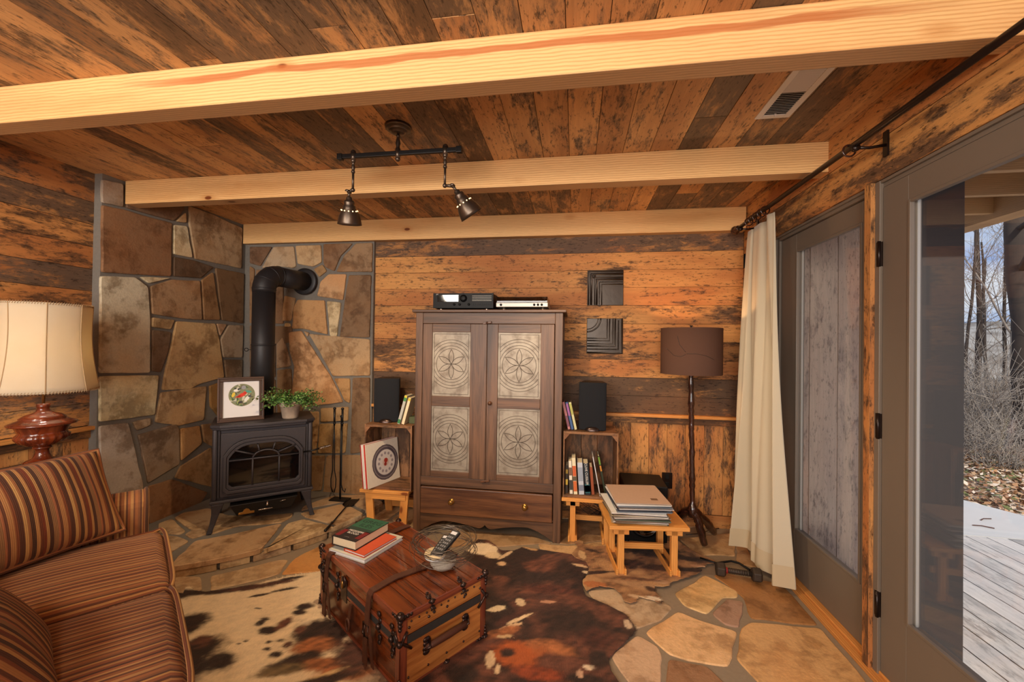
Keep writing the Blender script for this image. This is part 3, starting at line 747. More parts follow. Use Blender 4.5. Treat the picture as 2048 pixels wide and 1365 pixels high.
# ------------------------------------------------------------------ ceiling beams
def beam(y0, y1, x0, x1, z0, lab, seed, pm=None):
    rnd = random.Random(seed); mb = MB()
    n = 60
    V = []; F = []; U = []
    for i in range(n + 1):
        x = x0 + (x1 - x0) * i / n
        w = noise.noise(Vector((x * 1.3, seed, 0))) * 0.004
        V += [(x, y0 + w, z0 + w), (x, y1 + w, z0 + w * 0.5), (x, y1, HC), (x, y0, HC)]
    for i in range(n):
        a = i * 4; b = a + 4
        xa, xb_ = V[a][0], V[b][0]
        for (p, q, v0, v1) in ((0, 1, 0.5, 0.5 + y1 - y0), (1, 2, 1.0, 1.15), (2, 3, 1.3, 1.4), (3, 0, 2.0 + (HC - z0), 2.0)):
            F.append((a + p, a + q, b + q, b + p)); U.append([(xa, v0), (xa, v1), (xb_, v1), (xb_, v0)])
    F = [tuple(reversed(f)) for f in F]; U = [list(reversed(u)) for u in U]
    F.append((0, 1, 2, 3)); U.append([(0, 0), (0.02, 0), (0.02, .15), (0, .15)])
    e = n * 4; F.append((e + 3, e + 2, e + 1, e)); U.append([(0, 0), (0.02, 0), (0.02, .15), (0, .15)])
    sd_ = rnd.random(); mb.add(V, F, tint=(sd_, 0.5, 0.5), uvs=U)
    for i in range(n): mb.mi[4 * i] = 1
    o = mb.build('ceiling_beam', [pm or M_PINE, M_SAWN], bevel=0.003)
    tag(o, lab, 'beam', 'pine beams under the plank ceiling')
    return o
beam(1.310, 1.390, XL, 1.222, 2.200, 'thick knotty pine ceiling beam nearest the viewer, in front of the track light', 3, M_PINES)
beam(2.205, 2.290, XS, 1.222, 2.200, 'knotty pine ceiling beam directly behind the track light', 9)
beam(3.150, YB, XS, 1.21, 2.178, 'pine ceiling beam fixed along the top of the back wall', 14)

# ------------------------------------------------------------------ pie safe (tall cupboard with punched tin door panels)
SX, SY = -1.120, 2.766      # front left foot
SW, SH, SD = 1.04, 1.57, 0.42
def pie_safe():
    t = thing('pie_safe', 'tall dark walnut cupboard with four punched-tin door panels and a long bottom drawer', 'cupboard', (SX, SY, 0))
    mb = MB(); v = tint
    mb.box((0, 0, 0), (0.052, 0.05, SH - 0.02), g=2, tint=v(0.5)); mb.box((SW - 0.052, 0, 0), (SW, 0.05, SH - 0.02), g=2, tint=v(0.5))
    mb.box((0, SD - 0.045, 0), (0.045, SD, SH - 0.02), g=2, tint=v(0.4)); mb.box((SW - 0.045, SD - 0.045, 0), (SW, SD, SH - 0.02), g=2, tint=v(0.4))
    mb.box((0.006, 0.05, 0.12), (0.024, SD - 0.045, SH - 0.02), g=2, tint=v(0.5)); mb.box((SW - 0.024, 0.05, 0.12), (SW - 0.006, SD - 0.045, SH - 0.02), g=2, tint=v(0.5))
    mb.box((0.045, SD - 0.02, 0.12), (SW - 0.045, SD - 0.005, SH - 0.02), tint=v(0.3))
    mb.box((0.052, 0.002, SH - 0.098), (SW - 0.052, 0.03, SH - 0.02), tint=v(0.55))       # top rail
    mb.box((0.052, 0.002, 0.328), (SW - 0.052, 0.03, 0.392), tint=v(0.45))                # rail over the drawer
    mb.box((0.045, 0.03, 0.33), (SW - 0.045, SD - 0.02, 0.35), tint=v(0.4)); mb.box((0.045, 0.03, 0.12), (SW - 0.045, SD - 0.02, 0.135), tint=v(0.4))
    mb.build('carcass', M_SAFE, t, bevel=0.003)
    mb = MB(); mb.box((-0.022, -0.022, SH - 0.02), (SW + 0.022, SD + 0.005, SH), tint=v(0.6)); mb.build('top', M_SAFE, t, bevel=0.004)
    # scalloped apron
    L = SW - 0.104; pts = [(0, 0.128)]; top = 0.128
    prof = []
    N = 60
    for i in range(N + 1):
        u = i / N; s = abs(u - 0.5) * 2          # 0 centre .. 1 ends
        if s < 0.045: z = 0.078 - s / 0.045 * 0.020
        elif s < 0.14: z = 0.058 - 0.004 * math.sin((s - .045) / .095 * math.pi)
        elif s < 0.62: z = 0.058 + 0.028 * math.sin((s - 0.14) / 0.48 * math.pi / 2)
        else: z = 0.086 - 0.080 * ((s - 0.62) / 0.38) ** 1.5
        prof.append((0.052 + L * u, z))
    poly = prof + [(0.052 + L, top), (0.052, top)]
    V = [(x, 0.006, z) for x, z in prof] + [(x, 0.006, top) for x, z in prof] + [(x, 0.024, z) for x, z in prof] + [(x, 0.024, top) for x, z in prof]
    m = len(prof); F = []
    for i in range(m - 1):
        F += [(i, i + 1, m + i + 1, m + i), (2 * m + i + 1, 2 * m + i, 3 * m + i, 3 * m + i + 1), (2 * m + i, 2 * m + i + 1, i + 1, i), (m + i, m + i + 1, 3 * m + i + 1, 3 * m + i)]
    mb = MB(); mb.add(V, F, tint=v(0.45)); mb.build('apron', M_SAFE, t)
    # drawer
    mb = MB(); mb.box((0.056, -0.010, 0.134), (SW - 0.056, 0.02, 0.322), tint=v(0.5)); d = mb.build('drawer', M_SAFE2, t, bevel=0.006)
    for x in (0.285, 0.80):
        mb = MB(); M = T(x, -0.010, 0.232) @ RX(90)
        mb.lathe([(0.021, 0), (0.021, 0.004), (0.010, 0.006), (0.007, 0.016), (0.016, 0.024), (0.017, 0.030), (0.008, 0.034), (0.001, 0.0345)], 20, M=M)
        mb.build('knob', M_BRASS, d)
    # doors
    tin = NT('punched_tin'); P = tin.n('TexCoord').outputs[3]
    n1 = tin.noise(P, 14, 5, 0.6); n2 = tin.noise(P, 120, 3, 0.7)
    c = tin.mix(tin.step(n1, 0.4, 0.7), lin((152, 142, 128)), lin((118, 106, 94)))
    c = tin.mix(tin.math('MULTIPLY', tin.step(n2, 0.62, 0.72), 0.6), c, lin((96, 76, 60)))
    tin.bsdf(c, 0.50, 0.45, n2, 0.3, 0.002)
    groove = plain('punched_holes', lin((52, 40, 32)), 0.7, 0.3)
    MT = tin.m
    def dots(mb, path, n, y, r=0.0021):
        acc = [0]
        for a, b in zip(path, path[1:]): acc.append(acc[-1] + math.dist(a, b))
        for k in range(n):
            s = acc[-1] * k / max(1, n - 1); i = 0
            while i < len(path) - 2 and acc[i + 1] < s: i += 1
            q = (s - acc[i]) / max(1e-9, acc[i + 1] - acc[i])
            x = path[i][0] + (path[i + 1][0] - path[i][0]) * q; z = path[i][1] + (path[i + 1][1] - path[i][1]) * q
            mb.add([(x - r, y, z - r), (x + r, y, z - r), (x + r, y, z + r), (x - r, y, z + r), (x, y - 0.0014, z)], [(0, 1, 4), (1, 2, 4), (2, 3, 4), (3, 0, 4), (3, 2, 1, 0)], mat=1)
    for (x0, x1, px0, px1) in ((0.056, 0.519, 0.125, 0.402), (0.521, 0.984, 0.598, 0.892)):
        mb = MB(); z0, z1 = 0.394, SH - 0.100
        R = [(0.435, 0.890), (0.962, 1.412)]
        mb.box((x0, -0.004, z0), (px0, 0.022, z1), g=2, tint=v(0.5)); mb.box((px1, -0.004, z0), (x1, 0.022, z1), g=2, tint=v(0.6))
        for (a, b) in ((z0, R[0][0]), (R[0][1], R[1][0]), (R[1][1], z1)): mb.box((px0, -0.003, a), (px1, 0.021, b), tint=v(0.5))
        dr = mb.build('door', M_SAFE, t, bevel=0.0025)
        for (a, b) in R:
            mb = MB(); y = 0.004
            mb.box((px0 - 0.001, y, a - 0.001), (px1 + 0.001, y + 0.004, b + 0.001))
            cx, cz = (px0 + px1) / 2, (a + b) / 2; w, h = (px1 - px0), (b - a)
            ins = 0.014
            pr = [(px0 + ins, a + ins), (px1 - ins, a + ins), (px1 - ins, b - ins), (px0 + ins, b - ins), (px0 + ins, a + ins)]
            dots(mb, pr, 190, y)
            r0 = w / 2 - 0.030
            for kk, r in enumerate((r0, r0 + 0.020, r0 + 0.042, r0 + 0.062)):
                segs = []; cur = []
                for i in range(181):
                    an = 2 * math.pi * i / 180; x = cx + r * math.cos(an); z = cz + r * math.sin(an)
                    if px0 + 0.016 < x < px1 - 0.016: cur.append((x, z))
                    else:
                        if len(cur) > 2: segs.append(cur)
                        cur = []
                if len(cur) > 2: segs.append(cur)
                for sg in segs:
                    Ls = sum(math.dist(p, q) for p, q in zip(sg, sg[1:])); dots(mb, sg, int(Ls / 0.0062), y)
            for kpet in range(6):
                an = math.pi / 2 + kpet * math.pi / 3; rl = r0 - 0.006
                for sgn in (-1, 1):
                    path = []
                    for i in range(17):
                        s = i / 16; wd = sgn * 0.018 * math.sin(math.pi * s) ** 0.9
                        path.append((cx + rl * s * math.cos(an) - wd * math.sin(an), cz + rl * s * math.sin(an) + wd * math.cos(an)))
                    V = []; F = []
                    for i, (x, z) in enumerate(path):
                        V += [(x - 0.0012 * math.cos(an + 1.57), y - 0.0006, z - 0.0012 * math.sin(an + 1.57)), (x + 0.0012 * math.cos(an + 1.57), y - 0.0006, z + 0.0012 * math.sin(an + 1.57))]
                    for i in range(16): F.append((2 * i, 2 * i + 1, 2 * i + 3, 2 * i + 2))
                    mb.add(V, F, mat=1); dots(mb, path, 18, y)
            mb.build('tin_panel', [MT, groove], dr).modifiers
    for x, z, nm in ((0.520, SH - 0.092, 'turn_latch'), (0.520, 0.386, 'turn_latch')):
        mb = MB(); mb.bar((x - 0.03, -0.010, z - 0.004), (x + 0.03, -0.010, z + 0.006), 0.008, 0.014, tint=v(0.6)); mb.sph((x, -0.012, z), 0.009, sc=(1, 0.7, 1))
        mb.build(nm, M_SAFE2, t, bevel=0.002)
    mb = MB(); mb.lathe([(0.009, 0), (0.006, 0.010), (0.014, 0.018), (0.013, 0.026), (0.002, 0.030)], 16, M=T(0.548, -0.004, 0.925) @ RX(90)); mb.build('door_knob', M_SAFE2, t)
pie_safe()

# stereo on top
t = thing('stereo_receiver', 'black stereo receiver with a large round volume knob on top of the cupboard', 'receiver', (-1.005, 2.800, 1.570))
mb = MB(); mb.box((0, 0.012, 0.014), (0.435, 0.30, 0.118)); mb.build('case', M_BLKPL, t, bevel=0.003)
mb = MB(); mb.box((-0.002, 0, 0.014), (0.437, 0.013, 0.120)); mb.box((0.03, -0.001, 0.060), (0.185, 0.0, 0.108), mat=1); mb.build('front_panel', [M_BLKPL, M_GLOSS], t, bevel=0.002)
mb = MB(); mb.lathe([(0.026, 0), (0.026, 0.004), (0.020, 0.005), (0.019, 0.018), (0.016, 0.020), (0.001, 0.020)], 28, M=T(0.222, 0, 0.083) @ RX(90)); mb.build('volume_knob', M_BLKPL, t)
for i, x in enumerate((0.155, 0.195, 0.262)):
    mb = MB(); mb.lathe([(0.008, 0), (0.008, 0.008), (0.001, 0.009)], 16, M=T(x, 0, 0.040) @ RX(90)); mb.build('tone_knob', M_BLKPL, t)
mb = MB()
for j in range(9): mb.box((0.285 + j * 0.0155, -0.003, 0.036), (0.297 + j * 0.0155, 0.001, 0.044))
for k in range(4): mb.box((0.285, -0.001, 0.066 + k * 0.011), (0.425, 0.0005, 0.0675 + k * 0.011), mat=1)
for j in range(3): mb.box((0.02 + j * 0.018, -0.002, 0.026), (0.032 + j * 0.018, 0.001, 0.031))
o = mb.build('buttons', [M_BLKPL, M_SILVER], t); o['kind'] = 'stuff'
def text(name, s, mat, parent, M, size, ext=0.0004, ax='CENTER', sx=1.0, font_bold=0.0):
    cu = bpy.data.curves.new(name, 'FONT'); cu.body = s; cu.size = size; cu.extrude = ext; cu.align_x = ax; cu.align_y = 'CENTER'; cu.offset = font_bold
    o = bpy.data.objects.new(name + '_tmp', cu); COL.objects.link(o)
    dg = bpy.context.evaluated_depsgraph_get(); me = bpy.data.meshes.new_from_object(o.evaluated_get(dg))
    bpy.data.objects.remove(o); bpy.data.curves.remove(cu)
    me.transform(Matrix.Diagonal((sx, 1, 1, 1))); me.materials.clear(); me.materials.append(mat)
    n = bpy.data.objects.new(name, me); COL.objects.link(n); n.parent = parent; n.matrix_local = M
    return n
M_WHITE = plain('white_print', lin((226, 222, 214)), 0.6)
text('lettering', 'JVC', M_WHITE, t, T(0.030, -0.0015, 0.112) @ RX(90), 0.011)
for x in (0.05, 0.385):
    for y in (0.03, 0.26):
        mb = MB(); mb.lathe([(0.016, 0.0), (0.017, 0.014)], 16, M=T(x, y, 0)); mb.build('foot', M_CHROME if y < 0.1 else M_BLKPL, t)

t = thing('record_player', 'slim silver turntable with a smoked lid beside the receiver', 'turntable', (-0.548, 2.800, 1.570))
mb = MB(); mb.box((0, 0, 0.022), (0.362, 0.30, 0.052)); mb.build('plinth', M_SILVER, t, bevel=0.003)
mb = MB(); mb.lathe([(0.14, 0), (0.14, 0.012), (0.001, 0.0125)], 40, M=T(0.16, 0.15, 0.052)); mb.build('platter', M_BLKPL, t)
mb = MB(); mb.tube([(0.32, 0.26, 0.075), (0.31, 0.12, 0.072), (0.25, 0.07, 0.07)], 0.004); mb.lathe([(0.018, 0), (0.015, 0.02), (0.001, 0.024)], 16, M=T(0.32, 0.25, 0.052)); mb.build('tonearm', M_SILVER, t)
mb = MB()
for (a, b) in (((0.004, 0.004, 0.053), (0.358, 0.007, 0.090)), ((0.004, 0.293, 0.053), (0.358, 0.296, 0.090)), ((0.004, 0.007, 0.053), (0.007, 0.293, 0.090)), ((0.355, 0.007, 0.053), (0.358, 0.293, 0.090)), ((0.004, 0.004, 0.090), (0.358, 0.296, 0.093))): mb.box(a, b)
mb.build('dust_cover', M_COVER, t)
for x in (0.035, 0.268, 0.294, 0.320):
    mb = MB(); mb.lathe([(0.0085, 0), (0.0085, 0.003), (0.001, 0.004)], 16, M=T(x, 0, 0.037) @ RX(90)); mb.build('button', M_BLKPL, t)
for x in (0.05, 0.325):
    for y in (0.04, 0.26):
        mb = MB(); mb.lathe([(0.015, 0), (0.017, 0.004), (0.017, 0.012), (0.010, 0.014), (0.010, 0.022)], 20, M=T(x, y, 0)); mb.build('foot', M_CHROME, t)

# ------------------------------------------------------------------ stove in the corner, turned 41 degrees
SA = 40.74
STM = T(-2.333, 2.329, HZ) @ RZ(SA)
t = thing('wood_stove', 'dark cast-iron wood stove with an arched window and splayed legs on the stone hearth', 'wood stove', (-2.333, 2.329, HZ), D2R(SA))
mb = MB()
mb.box((0.022, 0.02, 0.205), (0.588, 0.37, 0.672))
mb.box((0.000, -0.004, 0.185), (0.610, 0.385, 0.207))
for (a, b) in (((0.04, 0.006, 0.22), (0.052, 0.02, 0.665)), ((0.560, 0.006, 0.22), (0.572, 0.02, 0.665))): mb.box(a, b)
for s in (0, 1): mb.tube([((0.024, 0.586)[s], 0.022, 0.207), ((0.024, 0.586)[s], 0.022, 0.672)], 0.016, 10)
mb.build('firebox', M_IRON, t, bevel=0.006)
mb = MB()
tp = [(-0.006, 0.02), (0.05, -0.018), (0.305, -0.030), (0.56, -0.018), (0.616, 0.02), (0.616, 0.36), (0.58, 0.395), (0.03, 0.395), (-0.006, 0.36)]
mb.prism(tp, 0.682, 0.704); mb.prism([((x - 0.305) * 0.975 + 0.305, (y - 0.19) * 0.96 + 0.19) for x, y in tp], 0.668, 0.684)
mb.build('top_plate', M_IRON, t, bevel=0.006, seg=3)
def archpts(x0, x1, z0, z1, rise, n=14, r=0.05):
    """rounded rectangle with a shallow arched top, ccw seen from the front (-y)"""
    P = [(x0 + r * 0.4, z0), (x1 - r * 0.4, z0), (x1, z0 + r * 0.4)]
    cx = (x0 + x1) / 2
    for i in range(n + 1):
        u = 1 - 2 * i / n                       # 1 .. -1
        w = (x1 - x0) / 2
        P.append((cx + w * math.copysign(abs(u) ** 0.75, u), z1 - rise * abs(u) ** 3.2))
    P.append((x0, z0 + r * 0.4))
    return P
def ringband(mb, A, B, y0, y1, **k):          # band between two outlines with equal point counts
    n = len(A); V = [(x, y0, z) for x, z in A] + [(x, y0, z) for x, z in B] + [(x, y1, z) for x, z in A] + [(x, y1, z) for x, z in B]; F = []
    for i in range(n):
        j = (i + 1) % n
        F += [(i, j, n + j, n + i), (2 * n + i, 2 * n + j, j, i), (n + i, n + j, 3 * n + j, 3 * n + i)]
    mb.add(V, F, **k)
mb = MB()
O2 = archpts(0.055, 0.555, 0.225, 0.645, 0.0, r=0.02); O1 = archpts(0.072, 0.538, 0.245, 0.600, 0.10); O0 = archpts(0.102, 0.514, 0.285, 0.560, 0.085)
ringband(mb, [(x, z) for x, z in O2], O1, 0.004, 0.022)
door = mb.build('door', M_IRON, t, bevel=0.003)
mb = MB(); ringband(mb, archpts(0.072, 0.538, 0.245, 0.600, 0.10), archpts(0.088, 0.526, 0.265, 0.582, 0.095), -0.014, 0.010); ringband(mb, archpts(0.088, 0.526, 0.265, 0.582, 0.095), O0, -0.006, 0.014)
mb.build('window_frame', M_IRON, door, bevel=0.003)
mb = MB(); r = 0.006; y = -0.006
def gb(a, b): mb.tube([(a[0], y, a[1]), (b[0], y, b[1])], r, 6)
gb((0.102, 0.462), (0.514, 0.462)); gb((0.235, 0.285), (0.235, 0.462)); gb((0.392, 0.285), (0.392, 0.462))
cpt = [(0.3135 + 0.0785 * math.cos(a), 0.462 + 0.052 * math.sin(a)) for a in [math.pi * i / 12 for i in range(13)]]
mb.tube([(x, y, z) for x, z in cpt], r, 6)
for i, e in ((2, (0.49, 0.528)), (4, (0.365, 0.556)), (8, (0.262, 0.556)), (10, (0.13, 0.530))): gb(cpt[i], e)
mb.build('window_grille', M_IRON, door)
mb = MB(); mb.prism([(x, z) for x, z in O0], 0.0, 0.004, M=Matrix(((1, 0, 0, 0), (0, 0, 1, 0.008), (0, 1, 0, 0), (0, 0, 0, 1)))); mb.build('window_glass', M_GLOSS, door)
mb = MB(); mb.tube([(0.545, -0.004, 0.468), (0.585, -0.05, 0.480), (0.640, -0.055, 0.492)], 0.006, 8, mat=1)
pts = [(0.640 + 0.0095 * 0 + 0.07 * i / 60, -0.055 + 0.009 * math.cos(i * 0.9), 0.492 + 0.012 * i / 60 + 0.009 * math.sin(i * 0.9)) for i in range(61)]
mb.tube(pts, 0.0022, 5); mb.sph((0.712, -0.055, 0.505), 0.008, 8); mb.build('door_handle', [M_CHROME, M_BLACK], t)
def leg(mb, x, y, sx, sy):
    top = [(-0.035, -0.035), (0.035, -0.035), (0.035, 0.035), (-0.035, 0.035)]
    secs = [(0.186, 0.036, 0.0), (0.16, 0.030, 0.004), (0.12, 0.022, 0.012), (0.06, 0.016, 0.026), (0.012, 0.015, 0.040), (0.0, 0.017, 0.042)]
    V = []; F = []
    for z, w, o in secs:
        for a, b in ((-1, -1), (1, -1), (1, 1), (-1, 1)): V.append((x + a * w + sx * o, y + b * w + sy * o, z))
    for i in range(len(secs) - 1):
        for j in range(4):
            k = (j + 1) % 4; F.append((i * 4 + k, i * 4 + j, (i + 1) * 4 + j, (i + 1) * 4 + k))
    F.append((0, 1, 2, 3)); n = (len(secs) - 1) * 4; F.append((n + 3, n + 2, n + 1, n)); mb.add(V, F)
for (x, y, sx, sy) in ((0.045, 0.035, -1, -0.6), (0.565, 0.035, 1, -0.6), (0.055, 0.345, -0.6, 0.6), (0.555, 0.345, 0.6, 0.6)):
    mb = MB(); leg(mb, x, y, sx, sy); mb.build('leg', M_IRON, t, bevel=0.006)
mb = MB()
V = [(0.150, -0.02, 0.095), (0.470, -0.02, 0.095), (0.510, -0.03, 0.172), (0.110, -0.03, 0.172), (0.150, 0.28, 0.095), (0.470, 0.28, 0.095), (0.510, 0.28, 0.172), (0.110, 0.28, 0.172)]
mb.add(V, [(0, 1, 2, 3), (5, 4, 7, 6), (4, 0, 3, 7), (1, 5, 6, 2), (3, 2, 6, 7), (4, 5, 1, 0)])
ap = mb.build('ash_pan', M_BLACK, t, bevel=0.004)
mb = MB(); mb.tube([(0.275, -0.026, 0.125), (0.275, -0.045, 0.120), (0.355, -0.045, 0.120), (0.355, -0.026, 0.125)], 0.004, 6); mb.build('pan_handle', M_CHROME, ap)
mb = MB(); mb.tube([(0.325, -0.028, 0.168), (0.325, -0.036, 0.150), (0.322, -0.040, 0.140)], 0.007, 8); mb.build('latch', M_CHROME, ap)
mb = MB(); mb.tube([(0.40, -0.032, 0.150), (0.435, -0.034, 0.158)], 0.003, 6); mb.build('air_lever', M_CHROME, ap)
mb = MB(); Mb = Matrix(((1, 0, 0, 0.205), (0, 0, -1, -0.026), (0, 1, 0, 0.112), (0, 0, 0, 1)))
mb.prism([(-0.045, -0.010), (0.045, -0.010), (0.045, 0.004), (0.022, 0.006), (0.014, 0.020), (0, 0.026), (-0.014, 0.020), (-0.022, 0.006), (-0.045, 0.004)], 0, 0.003, M=Mb)
mb.tube([(-0.02, -0.001, 0), (0.02, -0.001, 0)], 0.001, 4, M=Mb)
mb.build('badge', M_BRASS, ap, bevel=0.001)

# stove pipe
t = thing('stove_pipe', 'matt black stove pipe rising from the stove and elbowing into the stone wall', 'stove pipe', (-2.352, 2.790, 0.774))
px_, py_ = 0, 0; R = 0.078
mb = MB(); mb.tube([(0, 0, 0), (0, 0, 0.955)], R, 36); mb.build('upright', M_IROND, t)
mb = MB(); mb.tube([(0, 0, z) for z in (0.52, 0.523, 0.532, 0.535)], [R, R + 0.004, R + 0.004, R], 36); mb.build('seam_ring', M_IROND, t)
mb = MB()
ep = []; RR_ = 0.115; dirn = Vector((0.17, 1, 0)).normalized()
for i in range(17):
    a = math.pi / 2 * i / 16; ep.append(Vector((0, 0, 0.955)) + dirn * (RR_ * (1 - math.cos(a))) + Vector((0, 0, RR_ * math.sin(a))))
mb.tube([Vector((0, 0, 0.93))] + ep, R + 0.002, 36)
for i in (0, 5, 11, 16):
    u_ = (ep[min(i + 1, 16)] - ep[max(i - 1, 0)]).normalized(); mb.tube([ep[i] - u_ * .004, ep[i] - u_ * .002, ep[i] + u_ * .002, ep[i] + u_ * .004], [R + .002, R + .005, R + .005, R + .002], 36)
mb.build('elbow', M_IROND, t)
end = Vector((0.17 * 0.383, 0.383, 0.955 + RR_))
mb = MB(); mb.tube([ep[16] - dirn * 0.01, end + dirn * 0.0], R, 36); mb.build('horizontal_pipe', M_IROND, t)
mb = MB(); Mx = T(end.x, end.y - 0.020, end.z) @ RX(-90)
mb.lathe([(0.075, 0), (0.108, 0.0), (0.114, 0.006), (0.114, 0.018)], 36, M=Mx); mb.build('wall_collar', M_IROND, t)
mb = MB(); mb.tube([(-0.076, -0.02, 0.49), (-0.10, -0.03, 0.49)], 0.0025, 6)
mb.tube([(-0.10 - 0.016 + 0.016 * math.cos(a), -0.03, 0.49 + 0.012 * math.sin(a)) for a in [2 * math.pi * i / 14 for i in range(14)]], 0.0028, 6, closed=True)
mb.build('damper_handle', M_BLACK, t)

# framed picture on the stove
def local(M, x, y, z): return M @ Vector((x, y, z))
p = STM @ Vector((0.028, 0.085, 0.7045))
t = thing('picture_frame', 'dark wooden frame with a round bird picture in white mat on the stove', 'picture frame', p, D2R(SA + 6))
tl = RX(-9)
W_, H_ = 0.272, 0.305; b = 0.030
mb = MB(M=tl)
for (a, c, g) in (((0, 0, 0), (W_, 0.02, b), 0), ((0, 0, H_ - b), (W_, 0.02, H_), 0), ((0, 0, b), (b, 0.02, H_ - b), 2), ((W_ - b, 0, b), (W_, 0.02, H_ - b), 2)): mb.box(a, c, g=g, tint=tint(0.4))
i_ = 0.006
for (a, c, g) in (((0, -0.006, 0), (W_, 0, 0.012), 0), ((0, -0.006, H_ - 0.012), (W_, 0, H_), 0), ((0, -0.006, 0.012), (0.012, 0, H_ - 0.012), 2), ((W_ - 0.012, -0.006, 0.012), (W_, 0, H_ - 0.012), 2)): mb.box(a, c, g=g, tint=tint(0.6))
mb.build('frame', M_SHELF, t, bevel=0.002)
mb = MB(M=tl); mb.box((b - 0.002, 0.010, b - 0.002), (W_ - b + 0.002, 0.016, H_ - b + 0.002)); mb.build('mat', plain('mat_board', lin((214, 212, 214)), 0.8), t)
# bird picture: a painted disc of leaf greens with birds (red, yellow, grey, white)
mb = MB(M=tl); cx, cz, rr_ = W_ / 2 + 0.004, H_ / 2 + 0.028, 0.078
Mp = Matrix(((1, 0, 0, cx), (0, 0, -1, 0.0098), (0, 1, 0, cz), (0, 0, 0, 1)))
mb.prism([(rr_ * math.cos(2 * math.pi * i / 40), rr_ * math.sin(2 * math.pi * i / 40)) for i in range(40)], 0, 0.0006, M=Mp, tint=lin((120, 124, 92)))
rnd = random.Random(6)
def blob(x, y, a, b_, ang, col, z):
    P = []
    for i in range(14):
        q = 2 * math.pi * i / 14; u, v = a * math.cos(q), b_ * math.sin(q); c_, s_ = math.cos(ang), math.sin(ang)
        P.append((x + u * c_ - v * s_, y + u * s_ + v * c_))
    P = [(u * min(1, rr_ / (math.hypot(u, v) + 1e-6)), v * min(1, rr_ / (math.hypot(u, v) + 1e-6))) for u, v in P]
    mb.prism(P, 0.0004, z, M=Mp, tint=lin(col))
for k in range(60):
    q = rnd.uniform(0, 6.28); r_ = rr_ * math.sqrt(rnd.random()) * 0.95
    blob(r_ * math.cos(q), r_ * math.sin(q), rnd.uniform(.005, .014), rnd.uniform(.003, .007), rnd.uniform(0, 3), rnd.choice([(66, 92, 50), (150, 160, 90), (60, 60, 56), (190, 186, 170), (120, 130, 110), (96, 84, 60)]), 0.0008 + k * 0.000003)
for (x, y, a, b_, an, c) in ((0.0, 0.000, .032, .012, .5, (206, 44, 26)), (-.022, -.010, .018, .005, .3, (196, 40, 24)), (.018, .016, .010, .009, 0, (214, 60, 34)), (.03, -.026, .024, .011, .9, (214, 214, 210)), (.046, -.01, .010, .009, 0, (70, 72, 76)),
                             (-.05, .004, .018, .009, 1.2, (216, 186, 60)), (-.03, .034, .02, .009, .2, (226, 222, 214)), (-.018, .04, .008, .008, 0, (40, 40, 44)), (.038, .022, .02, .008, -.2, (70, 140, 130)), (.01, .052, .014, .014, 0, (140, 140, 146)), (-.01, -.05, .014, .009, .3, (50, 48, 46))):
    blob(x, y, a, b_, an, c, 0.0012)
mb.build('bird_picture', M_TINT, t)
mb = MB(M=tl); mb.bar((W_ / 2, 0.02, H_ * 0.62), (W_ / 2, 0.02 + 0.052, -0.006), 0.05, 0.003); mb.build('easel_back', M_SHELF, t)

# potted fern
p = STM @ Vector((0.462, 0.095, 0.7045))
t = thing('potted_fern', 'small leafy green maidenhair fern in a whitewashed clay pot on the stove', 'potted plant', p)
mb = MB(); mb.lathe([(0.048, 0), (0.052, 0.004), (0.066, 0.085), (0.072, 0.086), (0.077, 0.125), (0.070, 0.125), (0.066, 0.110), (0.0, 0.108)], 36, cap=False)
mb.add([(0.048 * math.cos(2 * math.pi * i / 20), 0.048 * math.sin(2 * math.pi * i / 20), 0.0005) for i in range(20)], [tuple(range(19, -1, -1))])
mb.build('pot', M_POT, t)
mb = MB(); mb.lathe([(0.0665, 0), (0.001, 0.006)], 24, M=T(0, 0, 0.106)); mb.build('soil', M_DARK, t)
leafm = tinted('fern_leaf', 0.5, 0.3)
mb = MB(); ms = MB(); rnd = random.Random(12)
for k in range(95):
    an = rnd.uniform(0, 2 * math.pi); L = rnd.uniform(0.08, 0.20); up = rnd.uniform(0.25, 1.25)
    if math.cos(an - math.pi) > 0.55: L *= 1.15
    d = Vector((math.cos(an), math.sin(an), 0)); path = []
    for i in range(9):
        s = i / 8; path.append(Vector((0, 0, 0.112)) + d * (0.02 + L * s * math.cos(up * (1 - s * 0.9))) + Vector((0, 0, L * (math.sin(up) * s - 0.55 * s * s) * 0.95)))
    ms.tube(path, 0.0008, 4)
    for i in range(2, 9):
        for q in range(5):
            c = path[i] + Vector((rnd.uniform(-1, 1), rnd.uniform(-1, 1), rnd.uniform(-1, 1))) * 0.014
            u = Vector((rnd.uniform(-1, 1), rnd.uniform(-1, 1), rnd.uniform(-.3, .6))).normalized(); w = u.orthogonal().normalized(); sz = rnd.uniform(0.004, 0.0085)
            g = rnd.choice([(70, 112, 46), (96, 140, 66), (52, 88, 38), (128, 158, 92), (60, 100, 50)])
            if path[i].x < -0.08 and rnd.random() < 0.5: g = (86, 84, 40)
            mb.add([c - u * sz, c - u * sz * .3 + w * sz * .8, c + u * sz * .7 + w * sz * .55, c + u * sz, c + u * sz * .7 - w * sz * .55, c - u * sz * .3 - w * sz * .8], [(0, 1, 2, 3, 4, 5)], tint=lin(g))
mb.build('foliage', leafm, t); ms.build('stems', M_LEATH, t)

